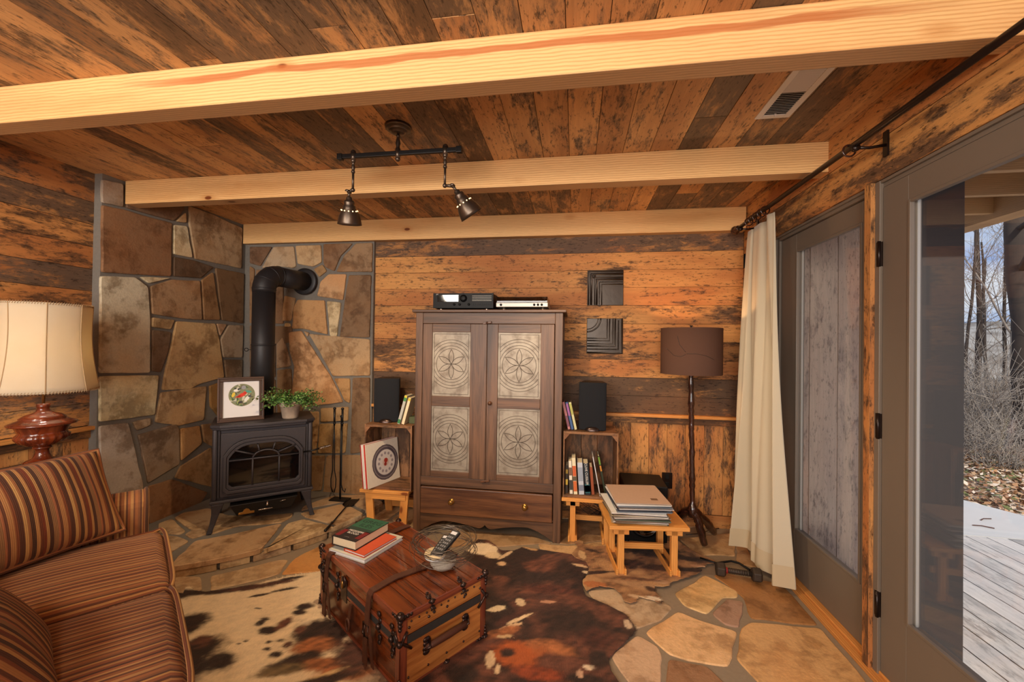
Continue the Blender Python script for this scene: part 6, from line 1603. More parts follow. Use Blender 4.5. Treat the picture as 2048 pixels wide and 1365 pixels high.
# ------------------------------------------------------------------ hides on the floor
def hide_rug(outline, z, step, colorf, name, lab, cat, seed=1, th=0.006):
    pts = [at(x, y, z=z) if not isinstance(x, Vector) else x for x, y in outline]
    P = [(p.x, p.y) for p in pts]
    # wobble and densify the outline
    Q = []
    for i in range(len(P)):
        a, b = P[i], P[(i + 1) % len(P)]; k = max(1, int(math.dist(a, b) / 0.012))
        for j in range(k):
            x = a[0] + (b[0] - a[0]) * j / k; y = a[1] + (b[1] - a[1]) * j / k
            q = noise.noise(Vector((x * 60, y * 60, seed))) * 0.005; Q.append((x + q, y - q))
    bm = bmesh.new(); vs_ = [bm.verts.new((x, y, z)) for x, y in Q]; bm.faces.new(vs_)
    x0, x1 = min(p[0] for p in Q), max(p[0] for p in Q); y0, y1 = min(p[1] for p in Q), max(p[1] for p in Q)
    k = int((x1 - x0) / step)
    for i in range(1, k):
        geom = bm.verts[:] + bm.edges[:] + bm.faces[:]; bmesh.ops.bisect_plane(bm, geom=geom, plane_co=(x0 + (x1 - x0) * i / k, 0, 0), plane_no=(1, 0, 0))
    k = int((y1 - y0) / step)
    for i in range(1, k):
        geom = bm.verts[:] + bm.edges[:] + bm.faces[:]; bmesh.ops.bisect_plane(bm, geom=geom, plane_co=(0, y0 + (y1 - y0) * i / k, 0), plane_no=(0, 1, 0))
    bm.normal_update()
    if bm.faces and sum(f.normal.z for f in bm.faces) < 0: bmesh.ops.reverse_faces(bm, faces=bm.faces[:])
    me = bpy.data.meshes.new(name); bm.to_mesh(me); bm.free()
    ca = me.color_attributes.new('tint', 'FLOAT_COLOR', 'POINT'); cl = []
    for v in me.vertices:
        c = colorf(v.co.x, v.co.y); cl += [c[0], c[1], c[2], 1]
        v.co.z = z + th * 0.5 * noise.noise(Vector((v.co.x * 3, v.co.y * 3, 7))) ** 2 * 4
    ca.data.foreach_set('color', cl)
    for f in me.polygons: f.use_smooth = True
    me.materials.append(M_HIDE)
    o = bpy.data.objects.new(name, me); COL.objects.link(o)
    s = o.modifiers.new('solid', 'SOLIDIFY'); s.thickness = th; s.offset = 1
    tag(o, lab, cat, None); return o, Q
ht = NT('hide_hair'); ha = ht.n('VertexColor', {'layer_name': 'tint'}); hp = ht.n('TexCoord').outputs[3]
hn = ht.noise(ht.map(hp, (180, 60, 60)), 1.0, 4, 0.7); hn2 = ht.noise(ht.map(hp, (14, 14, 14)), 1.0, 4, 0.6)
hv = ht.math('ADD', 0.62, ht.math('ADD', ht.math('MULTIPLY', hn, 0.42), ht.math('MULTIPLY', hn2, 0.34)))
hc = ht.mix(1.0, ha.outputs[0], ht.n('CombineColor', _0=hv, _1=hv, _2=hv).outputs[0], 'MULTIPLY')
ht.bsdf(hc, 0.5, 0, hn, 0.6, 0.004, Sheen_Weight=0.1, Specular_IOR_Level=0.45)
M_HIDE = ht.m
def blobs(L, z):
    out = []
    for (x, y, a, b, ang, c) in L:
        p = at(x, y, z=z); out.append((p.x, p.y, a, b, math.radians(ang), lin(c)))
    return out
def smooth(a, b, x):
    t_ = max(0, min(1, (x - a) / (b - a))); return t_ * t_ * (3 - 2 * t_)
def painter(base, L, seed, rag=0.5, z=0.01):
    B = blobs(L, z)
    def f(x, y):
        c = list(base(x, y))
        n1 = noise.noise(Vector((x * 6, y * 6, seed))) + 0.6 * noise.noise(Vector((x * 16, y * 16, seed))) + 0.5 * noise.noise(Vector((x * 40, y * 40, seed))) + 0.35 * noise.noise(Vector((x * 90 + y * 40, y * 90, seed)))
        for (bx_, by_, a, b, an, col) in B:
            dx, dy = x - bx_, y - by_; u = dx * math.cos(an) + dy * math.sin(an); v = -dx * math.sin(an) + dy * math.cos(an)
            d = math.sqrt((u / a) ** 2 + (v / b) ** 2) + n1 * rag
            soft = col[0] > 3 * col[2] and a > 0.06 or max(col) < 0.16
            k = 1 - (smooth(0.62, 1.22, d) if soft else smooth(0.88, 1.08, d))
            if k > 0:
                for q in range(3): c[q] = c[q] * (1 - k) + col[q] * k
        m1 = noise.noise(Vector((x * 9 + y * 9, y * 34 - x * 34, seed))) + 0.7 * noise.noise(Vector((x * 26, y * 80, seed + 3)))
        if c[0] < 0.35:
            return [max(0.004, v * (1 + 0.75 * m1)) for v in c]
        return [v * (1 + 0.10 * m1) for v in c]
    return f
CRW, DK, RB, OR, MR = (230, 208, 176), (46, 27, 20), (100, 58, 42), (158, 96, 56), (74, 43, 33)
def rugbase(x, y):
    n = noise.noise(Vector((x * 4, y * 4, 3))) + 0.5 * noise.noise(Vector((x * 11, y * 11, 3)))
    k = smooth(-0.95, -0.62, x + n * 0.12)        # cream half, then the dark half
    a = lin((232, 208, 172)); k2 = smooth(-0.25, 0.35, n); d = [lin(DK)[q] * (1 - k2) + lin(RB)[q] * k2 for q in range(3)]
    return [a[q] * (1 - k) + d[q] * k for q in range(3)]
RUG_BLOBS = [
 (350, 1190, .10, .05, 0, DK), (420, 1184, .17, .035, 20, DK), (500, 1176, .12, .03, 20, MR), (560, 1166, .10, .022, 25, MR), (585, 1158, .07, .015, 25, DK), (575, 1180, .07, .012, 30, DK), (520, 1192, .05, .010, 30, DK),
 (365, 1255, .10, .10, 0, DK), (395, 1300, .12, .09, 20, DK), (400, 1285, .05, .05, 0, RB), (440, 1325, .07, .06, 0, DK), (370, 1240, .05, .015, 30, DK), (345, 1330, .16, .10, 0, DK),
 (478, 1290, .010, .006, 0, DK), (492, 1284, .014, .007, 0, DK), (530, 1240, .022, .012, 0, DK), (520, 1248, .02, .02, 0, DK), (537, 1263, .045, .028, 10, DK), (568, 1250, .030, .045, 0, RB), (538, 1286, .014, .010, 0, DK), (533, 1300, .020, .010, 0, DK), (560, 1283, .025, .008, 0, DK), (575, 1292, .02, .02, 0, RB), (552, 1312, .028, .020, 0, DK), (516, 1219, .018, .006, 0, DK),
 (612, 1215, .05, .035, 20, DK), (600, 1228, .04, .02, 0, DK), (612, 1250, .035, .02, 0, CRW), (640, 1270, .16, .10, 0, DK), (630, 1295, .09, .05, 10, OR), (600, 1262, .03, .03, 0, RB), (585, 1330, .13, .045, 35, DK), (640, 1330, .10, .04, 20, OR), (690, 1345, .12, .05, 10, OR), (560, 1345, .11, .035, 25, (110, 90, 60)), (650, 1352, .16, .012, 40, (214, 180, 130)), (620, 1372, .2, .03, 30, DK), (720, 1300, .12, .12, 0, MR),
 (962, 1100, .11, .075, 0, (232, 210, 178)), (985, 1112, .05, .04, 0, (220, 196, 160)), (1012, 1112, .07, .014, 60, (206, 176, 140)), (1003, 1130, .03, .025, 0, (206, 170, 130)), (1060, 1098, .045, .018, -20, (190, 150, 104)), (1040, 1102, .04, .02, 0, DK),
 (1060, 1150, .20, .12, 0, DK), (1080, 1135, .10, .06, 0, RB), (1000, 1160, .06, .04, 0, RB), (1162, 1134, .05, .014, -10, (214, 180, 140)), (1175, 1146, .03, .018, 0, (222, 196, 160)), (1100, 1180, .14, .05, 0, (84, 42, 30)), (1050, 1195, .16, .03, 10, MR),
 (990, 1220, .05, .022, 30, (220, 196, 160)), (1042, 1207, .02, .03, 30, (214, 186, 150)), (1095, 1206, .04, .012, 10, (190, 140, 110)), (1020, 1240, .10, .03, 40, (70, 36, 26)), (1040, 1240, .07, .010, 40, (220, 190, 150)), (1020, 1255, .06, .010, 30, (214, 180, 140)), (1000, 1268, .10, .03, 30, OR), (1008, 1275, .04, .010, 10, (210, 176, 130)),
 (1150, 1250, .17, .10, 0, DK), (1190, 1280, .08, .07, 0, (70, 34, 24)), (1090, 1300, .12, .06, 0, OR), (1030, 1310, .12, .08, 0, (170, 84, 36)), (1015, 1307, .035, .028, 0, DK), (980, 1322, .02, .05, 10, (220, 190, 150)), (995, 1340, .014, .03, 10, (220, 190, 150)), (1120, 1330, .10, .05, 0, RB), (1178, 1337, .024, .012, 0, (224, 200, 170)), (1200, 1320, .05, .06, 0, DK), (1080, 1350, .12, .04, 0, (140, 62, 30)), (1170, 1362, .10, .03, 0, DK), (930, 1350, .08, .05, 0, DK), (1255, 1250, .018, .035, 0, (206, 180, 150)), (1240, 1262, .03, .02, 0, DK), (1160, 1350, .012, .02, 0, (200, 160, 130)),
]
OUT = [(335, 1197), (350, 1188), (366, 1190), (371, 1178), (380, 1176), (388, 1184), (410, 1187), (470, 1178), (520, 1168), (580, 1154), (636, 1146), (700, 1128), (780, 1112), (860, 1112), (925, 1113), (944, 1090), (957, 1081), (975, 1083), (990, 1092), (1002, 1104), (1029, 1104), (1046, 1096), (1076, 1101), (1134, 1110), (1155, 1113), (1177, 1131), (1178, 1142), (1164, 1163), (1164, 1176), (1172, 1195), (1216, 1213), (1252, 1233), (1267, 1252), (1271, 1262), (1263, 1274), (1231, 1304), (1216, 1320), (1222, 1345), (1240, 1372), (1250, 1420), (1180, 1480), (1060, 1460), (940, 1480), (800, 1500), (640, 1480), (500, 1470), (380, 1480), (300, 1440), (270, 1330), (300, 1240)]
rug, _ = hide_rug(OUT, 0.0065, 0.009, painter(rugbase, RUG_BLOBS, 2.0, 0.36), 'cowhide_rug', 'large brindle cowhide rug, cream at left and dark red-brown at right, under the trunk', 'rug')
def deerbase(x, y):
    n = noise.noise(Vector((x * 7, y * 7, 9))) + 0.5 * noise.noise(Vector((x * 20, y * 20, 9)))
    a = lin((150, 108, 72)); b = lin((196, 152, 104)); k = smooth(-0.3, 0.4, n); return [a[q] * (1 - k) + b[q] * k for q in range(3)]
D5 = lambda L: [(900 + x * 0.29297, 1040 + y * 0.29297, a, b, an, c) for x, y, a, b, an, c in L]
DEER = D5([(1300, 200, .19, .09, 0, (54, 34, 24)), (1450, 230, .20, .09, 0, (52, 32, 24)), (1250, 300, .14, .05, 0, (80, 50, 34)), (1400, 330, .18, .035, 10, (74, 46, 32)), (1620, 270, .12, .035, -10, (48, 30, 22)), (1600, 345, .14, .022, 5, (58, 36, 26)), (1740, 285, .10, .012, -15, (40, 26, 20)),
 (1000, 365, .14, .016, 15, (60, 38, 28)), (960, 215, .05, .02, -20, (70, 44, 30)), (900, 240, .03, .06, 10, (214, 178, 130)), (1000, 450, .06, .03, 0, (190, 120, 70)), (1250, 445, .16, .03, -5, (190, 150, 108)), (1440, 430, .05, .022, 0, (206, 166, 126)), (1300, 540, .06, .018, -15, (214, 184, 146)), (1440, 560, .012, .02, 0, (24, 18, 16)), (1370, 480, .03, .02, -30, (90, 60, 40)), (1400, 545, .04, .012, -15, (226, 210, 186)), (1690, 320, .04, .014, 0, (206, 160, 120)), (1290, 410, .16, .02, 0, (120, 80, 54))])
DOUT = C5([(850, 150), (878, 144), (905, 150), (915, 175), (960, 190), (1060, 185), (1100, 178), (1220, 135), (1330, 125), (1450, 150), (1560, 150), (1620, 195), (1700, 240), (1810, 285), (1815, 300), (1750, 305), (1740, 325), (1660, 330), (1725, 350), (1690, 372), (1560, 415), (1510, 428), (1500, 452), (1455, 462), (1400, 458), (1392, 490), (1440, 540), (1445, 575), (1425, 572), (1395, 555), (1290, 528), (1270, 560), (1230, 572), (1190, 560), (1170, 515), (1120, 470), (1020, 455), (960, 475), (930, 490), (905, 440), (905, 420), (945, 370), (950, 330), (930, 290), (860, 265), (832, 240), (850, 210), (870, 190)])
deer, _ = hide_rug(DOUT, 0.0125, 0.007, painter(deerbase, DEER, 5.0, 0.35, 0.0125), 'animal_hide', 'smaller tan and dark brown animal hide lying under the pine benches', 'hide', seed=4, th=0.004)

# tufts of hair along both hides (fur nobody could count)
def fur(o, name, dens, L, seed):
    rnd = random.Random(seed); me = o.data; V = []; F = []; Cc = []
    ca = me.color_attributes['tint'].data
    for p in me.polygons:
        if rnd.random() > dens: continue
        c = p.center; col = ca[p.vertices[0]].color
        a = noise.noise(Vector((c.x * 2.2, c.y * 2.2, seed))) * 4 - 0.7
        for q in range(3):
            x = c.x + rnd.uniform(-.005, .005); y = c.y + rnd.uniform(-.005, .005); an = a + rnd.uniform(-.5, .5); l = L * rnd.uniform(.5, 1.2); w = 0.0006
            b = len(V); dx, dy = math.cos(an), math.sin(an); z_ = c.z + 0.004
            V += [(x - dy * w, y + dx * w, z_), (x + dy * w, y - dx * w, z_), (x + dx * l, y + dy * l, z_ + l * rnd.uniform(.12, .3))]
            F.append((b, b + 1, b + 2)); k = rnd.uniform(.75, 1.35); Cc += [min(1, col[0] * k), min(1, col[1] * k), min(1, col[2] * k), 1] * 3
    m2 = bpy.data.meshes.new(name); m2.from_pydata(V, [], F); ca2 = m2.color_attributes.new('tint', 'FLOAT_COLOR', 'POINT'); ca2.data.foreach_set('color', Cc)
    m2.materials.append(M_HIDE); h = bpy.data.objects.new(name, m2); COL.objects.link(h); h.parent = o; h['kind'] = 'stuff'
fur(rug, 'hair', 0.85, 0.020, 3); fur(deer, 'hair', 0.8, 0.014, 6)

# dumbbell
a = at(1441, 1139, z=0.045); b_ = at(1513, 1152, z=0.040); d = Vector((b_.x - a.x, b_.y - a.y, 0)); L = d.length
t = thing('dumbbell', 'small worn hex dumbbell with a red collar on the stone floor by the curtain', 'dumbbell', (a.x, a.y, 0.0445), math.atan2(d.y, d.x))
wm = plain('worn_iron', lin((70, 60, 52)), 0.55, 0.6, 0.7, 60, 0.4)
for x in (0, L):
    mb = MB(); mb.lathe([(0.030, -0.025), (0.041, -0.018), (0.041, 0.018), (0.030, 0.025)], 6, M=T(x, 0, 0) @ RY(90) @ RZ(0), smooth=False); mb.build('hex_head', wm, t, bevel=0.004)
mb = MB(); mb.tube([(0.02, 0, 0), (L - 0.02, 0, 0)], 0.014, 14)
for k in range(9): mb.tube([(0.045 + k * (L - .08) / 9, 0, 0), (0.051 + k * (L - .08) / 9, 0, 0)], 0.0155, 12)
mb.build('handle', wm, t)
mb = MB(); mb.tube([(0.024, 0, 0), (0.036, 0, 0)], 0.0175, 14); mb.build('red_collar', plain('red_paint', lin((150, 34, 30)), 0.5), t)
mb = MB(); mb.tube([(v.x, v.y, 0.018) for v in (at(1400, 1118, z=.015), at(1432, 1128, z=.015), at(1462, 1124, z=.015), at(1478, 1128, z=.015), at(1500, 1142, z=.015))], 0.007, 6)
tag(mb.build('black_strap', M_BLKPL), 'flat black strap trailing on the floor behind the dumbbell', 'strap')

# ------------------------------------------------------------------ curtain and rod
cx_ = 1.108
t = thing('curtain_rod', 'long dark bronze curtain rod with a round wooden finial, over the glass doors', 'curtain rod', (cx_, 3.0, 2.157))
mb = MB(); mb.tube([(0, 0.03, 0), (0, -3.0, 0)], 0.0125, 16); mb.build('rod', M_RODM, t)
mb = MB(); mb.lathe([(0.014, -0.02), (0.020, -0.012), (0.014, 0.0), (0.018, 0.008), (0.012, 0.014), (0.026, 0.026), (0.031, 0.042), (0.026, 0.058), (0.010, 0.068), (0.001, 0.070)], 24, M=T(0, 0.03, 0) @ RX(-90)); mb.build('finial', M_MAHOGD if 'M_MAHOGD' in globals() else barkm, t)
for y in (-0.155, -0.21, -0.27, -0.335, -0.385, -1.135):
    mb = MB(); mb.tube([(0.024 * math.cos(a_), y, -0.008 + 0.024 * math.sin(a_)) for a_ in [6.283 * i / 20 for i in range(20)]], 0.0038, 8, closed=True)
    if y > -1: mb.tube([(0.0, y, -0.034), (0.004, y, -0.044), (0, y, -0.052)], 0.0016, 5)
    mb.build('ring', barkm, t)
for y in (-1.175, -0.02, -2.6):
    mb = MB(); mb.box((0.104, y - 0.012, -0.055), (0.112, y + 0.012, 0.045)); mb.tube([(0.106, y, -0.01), (0.05, y, -0.018), (0.0, y, -0.016)], 0.006, 8); mb.tube([(0.0, y - .008, -0.016), (0, y + .008, -0.016)], 0.014, 10); mb.build('bracket', M_RODM, t)
t = thing('curtain', 'pleated cream curtain gathered at the far end of the rod, reaching the floor', 'curtain', (cx_, 2.65, 0))
n = 190; m = 46; V = []; F = []
ztop = 2.098; ZL = []
def curt(u, v):          # u 0..1 across (far -> near), v 0..1 top -> bottom
    s = v ** 0.8
    y = (2.835 - 0.350 * u) * (1 - s) + (2.845 - 0.475 * u) * s
    x = 1.110 * (1 - s) + (1.045 + 0.085 * u) * s
    ph = u * 2.7 * 2 * math.pi + 0.5 * math.sin(u * 5)
    amp = 0.024 + 0.028 * s
    fold = math.sin(ph + 0.9 * math.sin(v * 2.6 + u * 4)) + 0.35 * math.sin(2.3 * ph + 1.5 + v * 2)
    x -= amp * fold * (0.75 + 0.25 * math.sin(u * 9)); y += 0.016 * math.cos(ph * 1.0 + 1 + v * 2)
    zb = 0.055 + 0.02 * math.sin(u * 6)
    return (x - cx_, y - 2.65, ztop - 0.02 * (1 - u) * (1 if v == 0 else 1) * (1 - v) - (ztop - zb) * v)
for j in range(m + 1):
    for i in range(n + 1): V.append(curt(i / n, j / m))
for j in range(m):
    for i in range(n): F.append((j * (n + 1) + i, (j + 1) * (n + 1) + i, (j + 1) * (n + 1) + i + 1, j * (n + 1) + i + 1))
mb = MB(); mb.add(V, F, smooth=True); o = mb.build('curtain_cloth', M_CREAM, t)
s_ = o.modifiers.new('solid', 'SOLIDIFY'); s_.thickness = 0.003
V = []; F = []
for j in range(4):
    for i in range(n + 1):
        p = Vector(curt(i / n, 0.945 + 0.056 * j / 3)); V.append((p.x - 0.0035, p.y, p.z))
for j in range(3):
    for i in range(n): F.append((j * (n + 1) + i, (j + 1) * (n + 1) + i, (j + 1) * (n + 1) + i + 1, j * (n + 1) + i + 1))
mb = MB(); mb.add(V, F, smooth=True); o = mb.build('bottom_hem', plain('double_hem', lin((186, 168, 138)), 0.9), t)

# ------------------------------------------------------------------ track light
tx, ty = -0.834, 1.806
t = thing('track_light', 'dark bronze two-head bar spotlight hanging from the plank ceiling', 'ceiling light', (tx, ty, HC))
mb = MB(); mb.lathe([(0.001, -0.036), (0.022, -0.036), (0.030, -0.033), (0.031, -0.027), (0.042, -0.026), (0.045, -0.023), (0.046, -0.016), (0.056, -0.015), (0.060, -0.012), (0.062, 0.0)], 40); mb.build('canopy', M_BRONZE, t)
zb = -0.128
def turned(mb, x, y, z0, z1, s=1.0):
    L = z0 - z1
    pf = [(0.006, 0), (0.0065, .12), (0.010, .16), (0.0065, .20), (0.0085, .35), (0.012, .55), (0.0085, .70), (0.009, .80), (0.012, .9), (0.010, 1.0)]
    mb.lathe([(r * s, z0 - q * L) for r, q in pf][::-1], 16, M=T(x, y, 0))
mb = MB(); turned(mb, 0, 0, -0.030, zb + 0.008); mb.tube([(0, 0, zb + 0.022), (0, 0, zb - 0.024)], [0.012, 0.011], 14); mb.sph((0, 0, zb - 0.026), 0.012, 12); mb.build('stem', M_BRONZE, t)
mb = MB(); mb.bar((-0.292, 0, zb + .001), (0.305, 0, zb + .001), 0.016, 0.020); mb.bar((-0.305, 0, zb), (-0.28, 0, zb), 0.024, 0.028); mb.bar((0.285, 0, zb), (0.312, 0, zb), 0.024, 0.028); mb.build('bar', M_BLACK, t, bevel=0.002)
def head(x, aim, elbow, lab):
    """elbow: offset of the joint from the rod bottom; aim: direction of the lamp"""
    mb = MB(); mb.tube([(x, 0, zb + 0.018), (x, 0, zb - 0.022)], [0.013, 0.012], 14); mb.sph((x, 0, zb + 0.018), 0.013, 12); mb.sph((x, 0, zb - 0.022), 0.012, 12)
    turned(mb, x, 0, zb - 0.025, zb - 0.08, .8); mb.tube([(x, 0, zb - 0.07), (x, 0, zb - 0.155)], 0.0055, 10)
    J = Vector((x, 0, zb - 0.162)); mb.sph(J, 0.0105, 12)
    K = J + Vector(elbow); mb.tube([J, K], 0.007, 10); mb.sph(K, 0.010, 12); mb.tube([K + Vector((0, -.018, 0)), K + Vector((0, .018, 0))], 0.004, 8); mb.sph(K + Vector((0, -.02, 0)), .007, 8, sc=(1.4, .4, .8))
    a_ = Vector(aim).normalized(); mb.tube([K, K + a_ * 0.03], 0.006, 10)
    arm = mb.build('spot_arm', M_BRONZE, t)
    q = a_.to_track_quat('Z', 'Y').to_matrix().to_4x4(); Mx = T(*(K + a_ * 0.022)) @ q @ Matrix.Scale(1.12, 4)
    mb = MB(); pf = [(0.008, 0), (0.012, 0.004), (0.013, 0.014), (0.020, 0.016), (0.022, 0.022), (0.021, 0.034), (0.025, 0.037), (0.026, 0.046), (0.034, 0.060), (0.044, 0.082), (0.049, 0.104), (0.051, 0.116), (0.049, 0.116), (0.046, 0.100), (0.036, 0.074), (0.022, 0.050), (0.001, 0.046)]
    mb.lathe(pf, 32, M=Mx, cap=False); hd = mb.build('spot_shade', M_BRONZE, arm)
    mb = MB()
    for k in range(12):
        an = 2 * math.pi * k / 12; mb.sph((0.0330 * math.cos(an), 0.0330 * math.sin(an), 0.057), 0.0028, 6, M=Mx)
    mb.build('glowing_vents', emit('vent_glow', (1.0, 0.62, 0.25), 6), arm)
    mb = MB(); mb.sph((0, 0, 0.085), 0.022, 12, M=Mx); mb.build('bulb', emit('spot_bulb', (1.0, 0.8, 0.5), 12), arm)
    wpos = Vector((tx, ty, HC)) + K + a_ * 0.17
    light('spot', 'SPOT', wpos, 62, (1.0, 0.72, 0.42), target=wpos + a_, spot_size=D2R(105), spot_blend=0.7, shadow_soft_size=0.03)
head(-0.225, (-0.16, 0.35, -0.95), (-0.020, 0.0, -0.008), '')
head(0.232, (0.50, 0.36, -0.78), (0.040, 0.0, -0.004), '')

# ceiling vent
t = thing('ceiling_vent', 'white metal air register set lengthwise in the plank ceiling behind the front beam', 'air vent', (0.775, 1.585, HC))
w_, l_ = 0.142, 0.358
mb = MB(); z1 = -0.006
for (a_, c_) in (((0, 0, z1), (0.026, l_, 0)), ((w_ - 0.026, 0, z1), (w_, l_, 0)), ((0.026, 0, z1), (w_ - 0.026, 0.026, 0)), ((0.026, l_ - 0.026, z1), (w_ - 0.026, l_, 0))): mb.box(a_, c_)
mb.build('frame', M_VENT, t, bevel=0.0015)
mb = MB(); mb.box((0.024, 0.024, -0.0012), (w_ - 0.024, l_ - 0.024, -0.0004)); mb.build('duct_shade', M_DARK, t)  # flat dark sheet, painting in the shade behind the louvers
for k in range(24):
    y = 0.030 + k * (l_ - 0.060) / 24; ang = 35 if k > 11 else -35
    mb = MB(M=T(0, y, -0.0035) @ RX(ang)); mb.box((0.026, -0.0035 if k <= 11 else -0.0048, -0.0005), (w_ - 0.026, 0.0035 if k <= 11 else 0.0048, 0.0005)); mb.build('louver', M_VENT, t)
mb = MB(); mb.box((w_ / 2 - .004, l_ - .036, -0.016), (w_ / 2 + .004, l_ - .030, -0.004)); mb.build('lever', M_VENT, t)

# ------------------------------------------------------------------ outside
DZ = -0.12
M_DECK = barn('weathered_deck', lin((214, 206, 198)), lin((196, 188, 182)), lin((150, 142, 136)), lin((170, 166, 162)), speck=0.2)
M_SIDING = barn('weathered_siding', lin((212, 186, 164)), lin((202, 174, 154)), lin((166, 142, 128)), lin((176, 156, 142)), rough=0.8, speck=0.5)
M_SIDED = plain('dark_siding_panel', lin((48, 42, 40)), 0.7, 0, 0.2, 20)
M_CONC = plain('pale_concrete', lin((206, 202, 198)), 0.9, 0, 0.12, 8)
mb = MB(); x = 1.33
while x < 6.5:
    mb.box((x, -1.5, DZ - 0.03), (x + 0.135, 3.72, DZ), g=1, tint=tint(random.uniform(.1, .6))); x += 0.143
mb.box((1.33, -1.5, DZ - 0.06), (6.5, 3.74, DZ - 0.035), mat=1)
mb.build('deck', [M_DECK, M_DARK], kind='structure')
mb = MB(); P = [(1.3, 3.74), (6.5, 3.74), (6.5, 3.74)]
mb.prism([(1.3, 3.76), (4.27, 3.76), (3.75, 4.68), (3.2, 5.6), (1.3, 6.4)], -0.4, DZ - 0.01); mb.build('concrete_patio', M_CONC, kind='structure')
rnd = random.Random(2)
for k, (px, py, an) in enumerate(((1945, 1050, -15), (1962, 1040, 25))):
    p = at(px, py, z=DZ); mb = MB(); mb.tube([(0, 0, 0.004), (0.06, 0.012, 0.006), (0.13, -0.004, 0.004)], 0.004, 5); o = mb.build('twig', M_LEATH, loc=(p.x, p.y, DZ - 0.008), rotz=D2R(an)); tag(o, 'thin brown twig lying on the pale patio, ' + ('the nearer one' if k == 0 else 'the farther one'), 'twig')
# wing wall beside the doors and porch framing
mb = MB()
for k in range(3): 
    x0 = 1.34 + k * 0.165; mb.box((x0, 2.905, DZ), (x0 + 0.161, 2.925, 2.45), g=2, tint=tint(.4))
mb.box((1.24, 2.925, DZ), (1.84, 3.02, 2.45), g=2, tint=tint(.4)); mb.box((1.24, 2.82, DZ), (1.34, 2.925, 2.45), g=2, tint=tint(.4))
mb.build('siding_wall', M_SIDING, kind='structure')
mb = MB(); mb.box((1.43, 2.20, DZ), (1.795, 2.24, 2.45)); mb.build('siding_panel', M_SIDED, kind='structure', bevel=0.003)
mb = MB(); mb.box((1.345, 0.6, 1.985), (1.42, 2.9, 2.12), g=1, tint=tint(.3)); mb.build('trim_7', M_PINE, kind='structure')
t = thing('porch_roof_frame', 'rough timber porch joists and outer beam seen through the right door glass', 'porch roof', (3.0, 2.5, 2.3))
mb = MB(); mb.box((-0.05, -1.2, -0.02), (0.10, 2.6, 0.20), g=1, tint=tint(.4)); mb.build('outer_beam', M_SAWN, t)
for k in range(9):
    y = -1.1 + 0.40 * k; mb = MB(); mb.box((-1.75, y, 0.02), (-0.05, y + 0.04, 0.17), tint=tint(.5)); mb.build('joist', M_SAWN, t)
mb = MB(); mb.box((-1.78, -1.2, 0.17), (0.30, 2.6, 0.20), tint=tint(.6)); mb.build('roof_deck', M_CRATE, t)

# leaf covered ground falling away to the woods
gm = NT('leaf_litter'); gp = gm.n('NewGeometry').outputs[0]
v1 = gm.n('TexVoronoi', Vector=gp, Scale=16.0); g1 = gm.noise(gp, 1.2, 5, 0.6); g2 = gm.noise(gp, 40, 3, .6)
c = gm.mix(v1.outputs[1], lin((176, 136, 100)), lin((120, 82, 56))); sepc = gm.n('SeparateColor', _0=v1.outputs[1])
c = gm.mix(gm.step(sepc.outputs[0], 0.55, 0.6), lin((164, 122, 88)), lin((212, 190, 164))); c = gm.mix(gm.step(sepc.outputs[1], 0.7, 0.75), c, lin((92, 60, 40)))
c = gm.mix(gm.math('MULTIPLY', gm.step(g1, 0.55, 0.7), 0.45), c, lin((104, 104, 62)))
gm.bsdf(c, 0.9, 0, v1.outputs[0], 0.8, 0.03)
mb = MB(); V = []; F = []; nx, ny = 70, 70
for j in range(ny + 1):
    for i in range(nx + 1):
        x = 0 + 60 * (i / nx) ** 1.6; y = -12 + 90 * (j / ny) ** 1.5
        d = math.hypot(x - 1.3, y - 2); z_ = -0.36 + 0.02 * noise.noise(Vector((x, y, 0))) - max(0, d - 9.5) * 0.22
        if d > 4: z_ += 0.12 * noise.noise(Vector((x * .4, y * .4, 2)))
        if y > 3.5 and x > 3.2: z_ += 0.10 * smooth(0, 1.5, min(y - 3.5, x - 3.2))
        V.append((x, y, z_))
for j in range(ny):
    for i in range(nx): F.append((j * (nx + 1) + i, j * (nx + 1) + i + 1, (j + 1) * (nx + 1) + i + 1, (j + 1) * (nx + 1) + i))
mb.add(V, F, smooth=True); mb.build('hillside_ground', gm.m, kind='structure')
def gz(x, y):
    d = math.hypot(x - 1.3, y - 2); return -0.30 - max(0, d - 9.5) * 0.22
# scattered fallen leaves (a litter nobody could count)
mb = MB(); rnd = random.Random(17)
for k in range(9000):
    d = 3.0 + 6.5 * rnd.random() ** 0.8; an = math.radians(rnd.uniform(38, 62)); x = d * math.sin(math.radians(90) - an) * 1.0; x, y = d * math.cos(an), d * math.sin(an)
    x, y = d * math.cos(math.radians(rnd.uniform(42, 52))), d * math.sin(math.radians(rnd.uniform(42, 52)))
    if y < 3.8 or (x < 3.75 + (4.68 - y) * .56 and y < 5.8): continue
    c = Vector((x, y, gz(x, y) + rnd.uniform(0.06, .13))); u = Vector((rnd.uniform(-1, 1), rnd.uniform(-1, 1), rnd.uniform(-.4, .4))).normalized(); w = u.cross(Vector((rnd.uniform(-.5, .5), rnd.uniform(-.5, .5), 1))).normalized(); s = rnd.uniform(.02, .05)
    mb.add([c - u * s, c + w * s * .5, c + u * s, c - w * s * .5], [(0, 1, 2, 3)], tint=lin(rnd.choice([(206, 176, 146), (180, 132, 90), (226, 206, 184), (140, 96, 64), (190, 150, 110), (110, 112, 62)])))
tag(mb.build('fallen_leaves', M_TINT), 'dry brown fallen leaves covering the ground beyond the patio', 'leaves', kind='stuff')
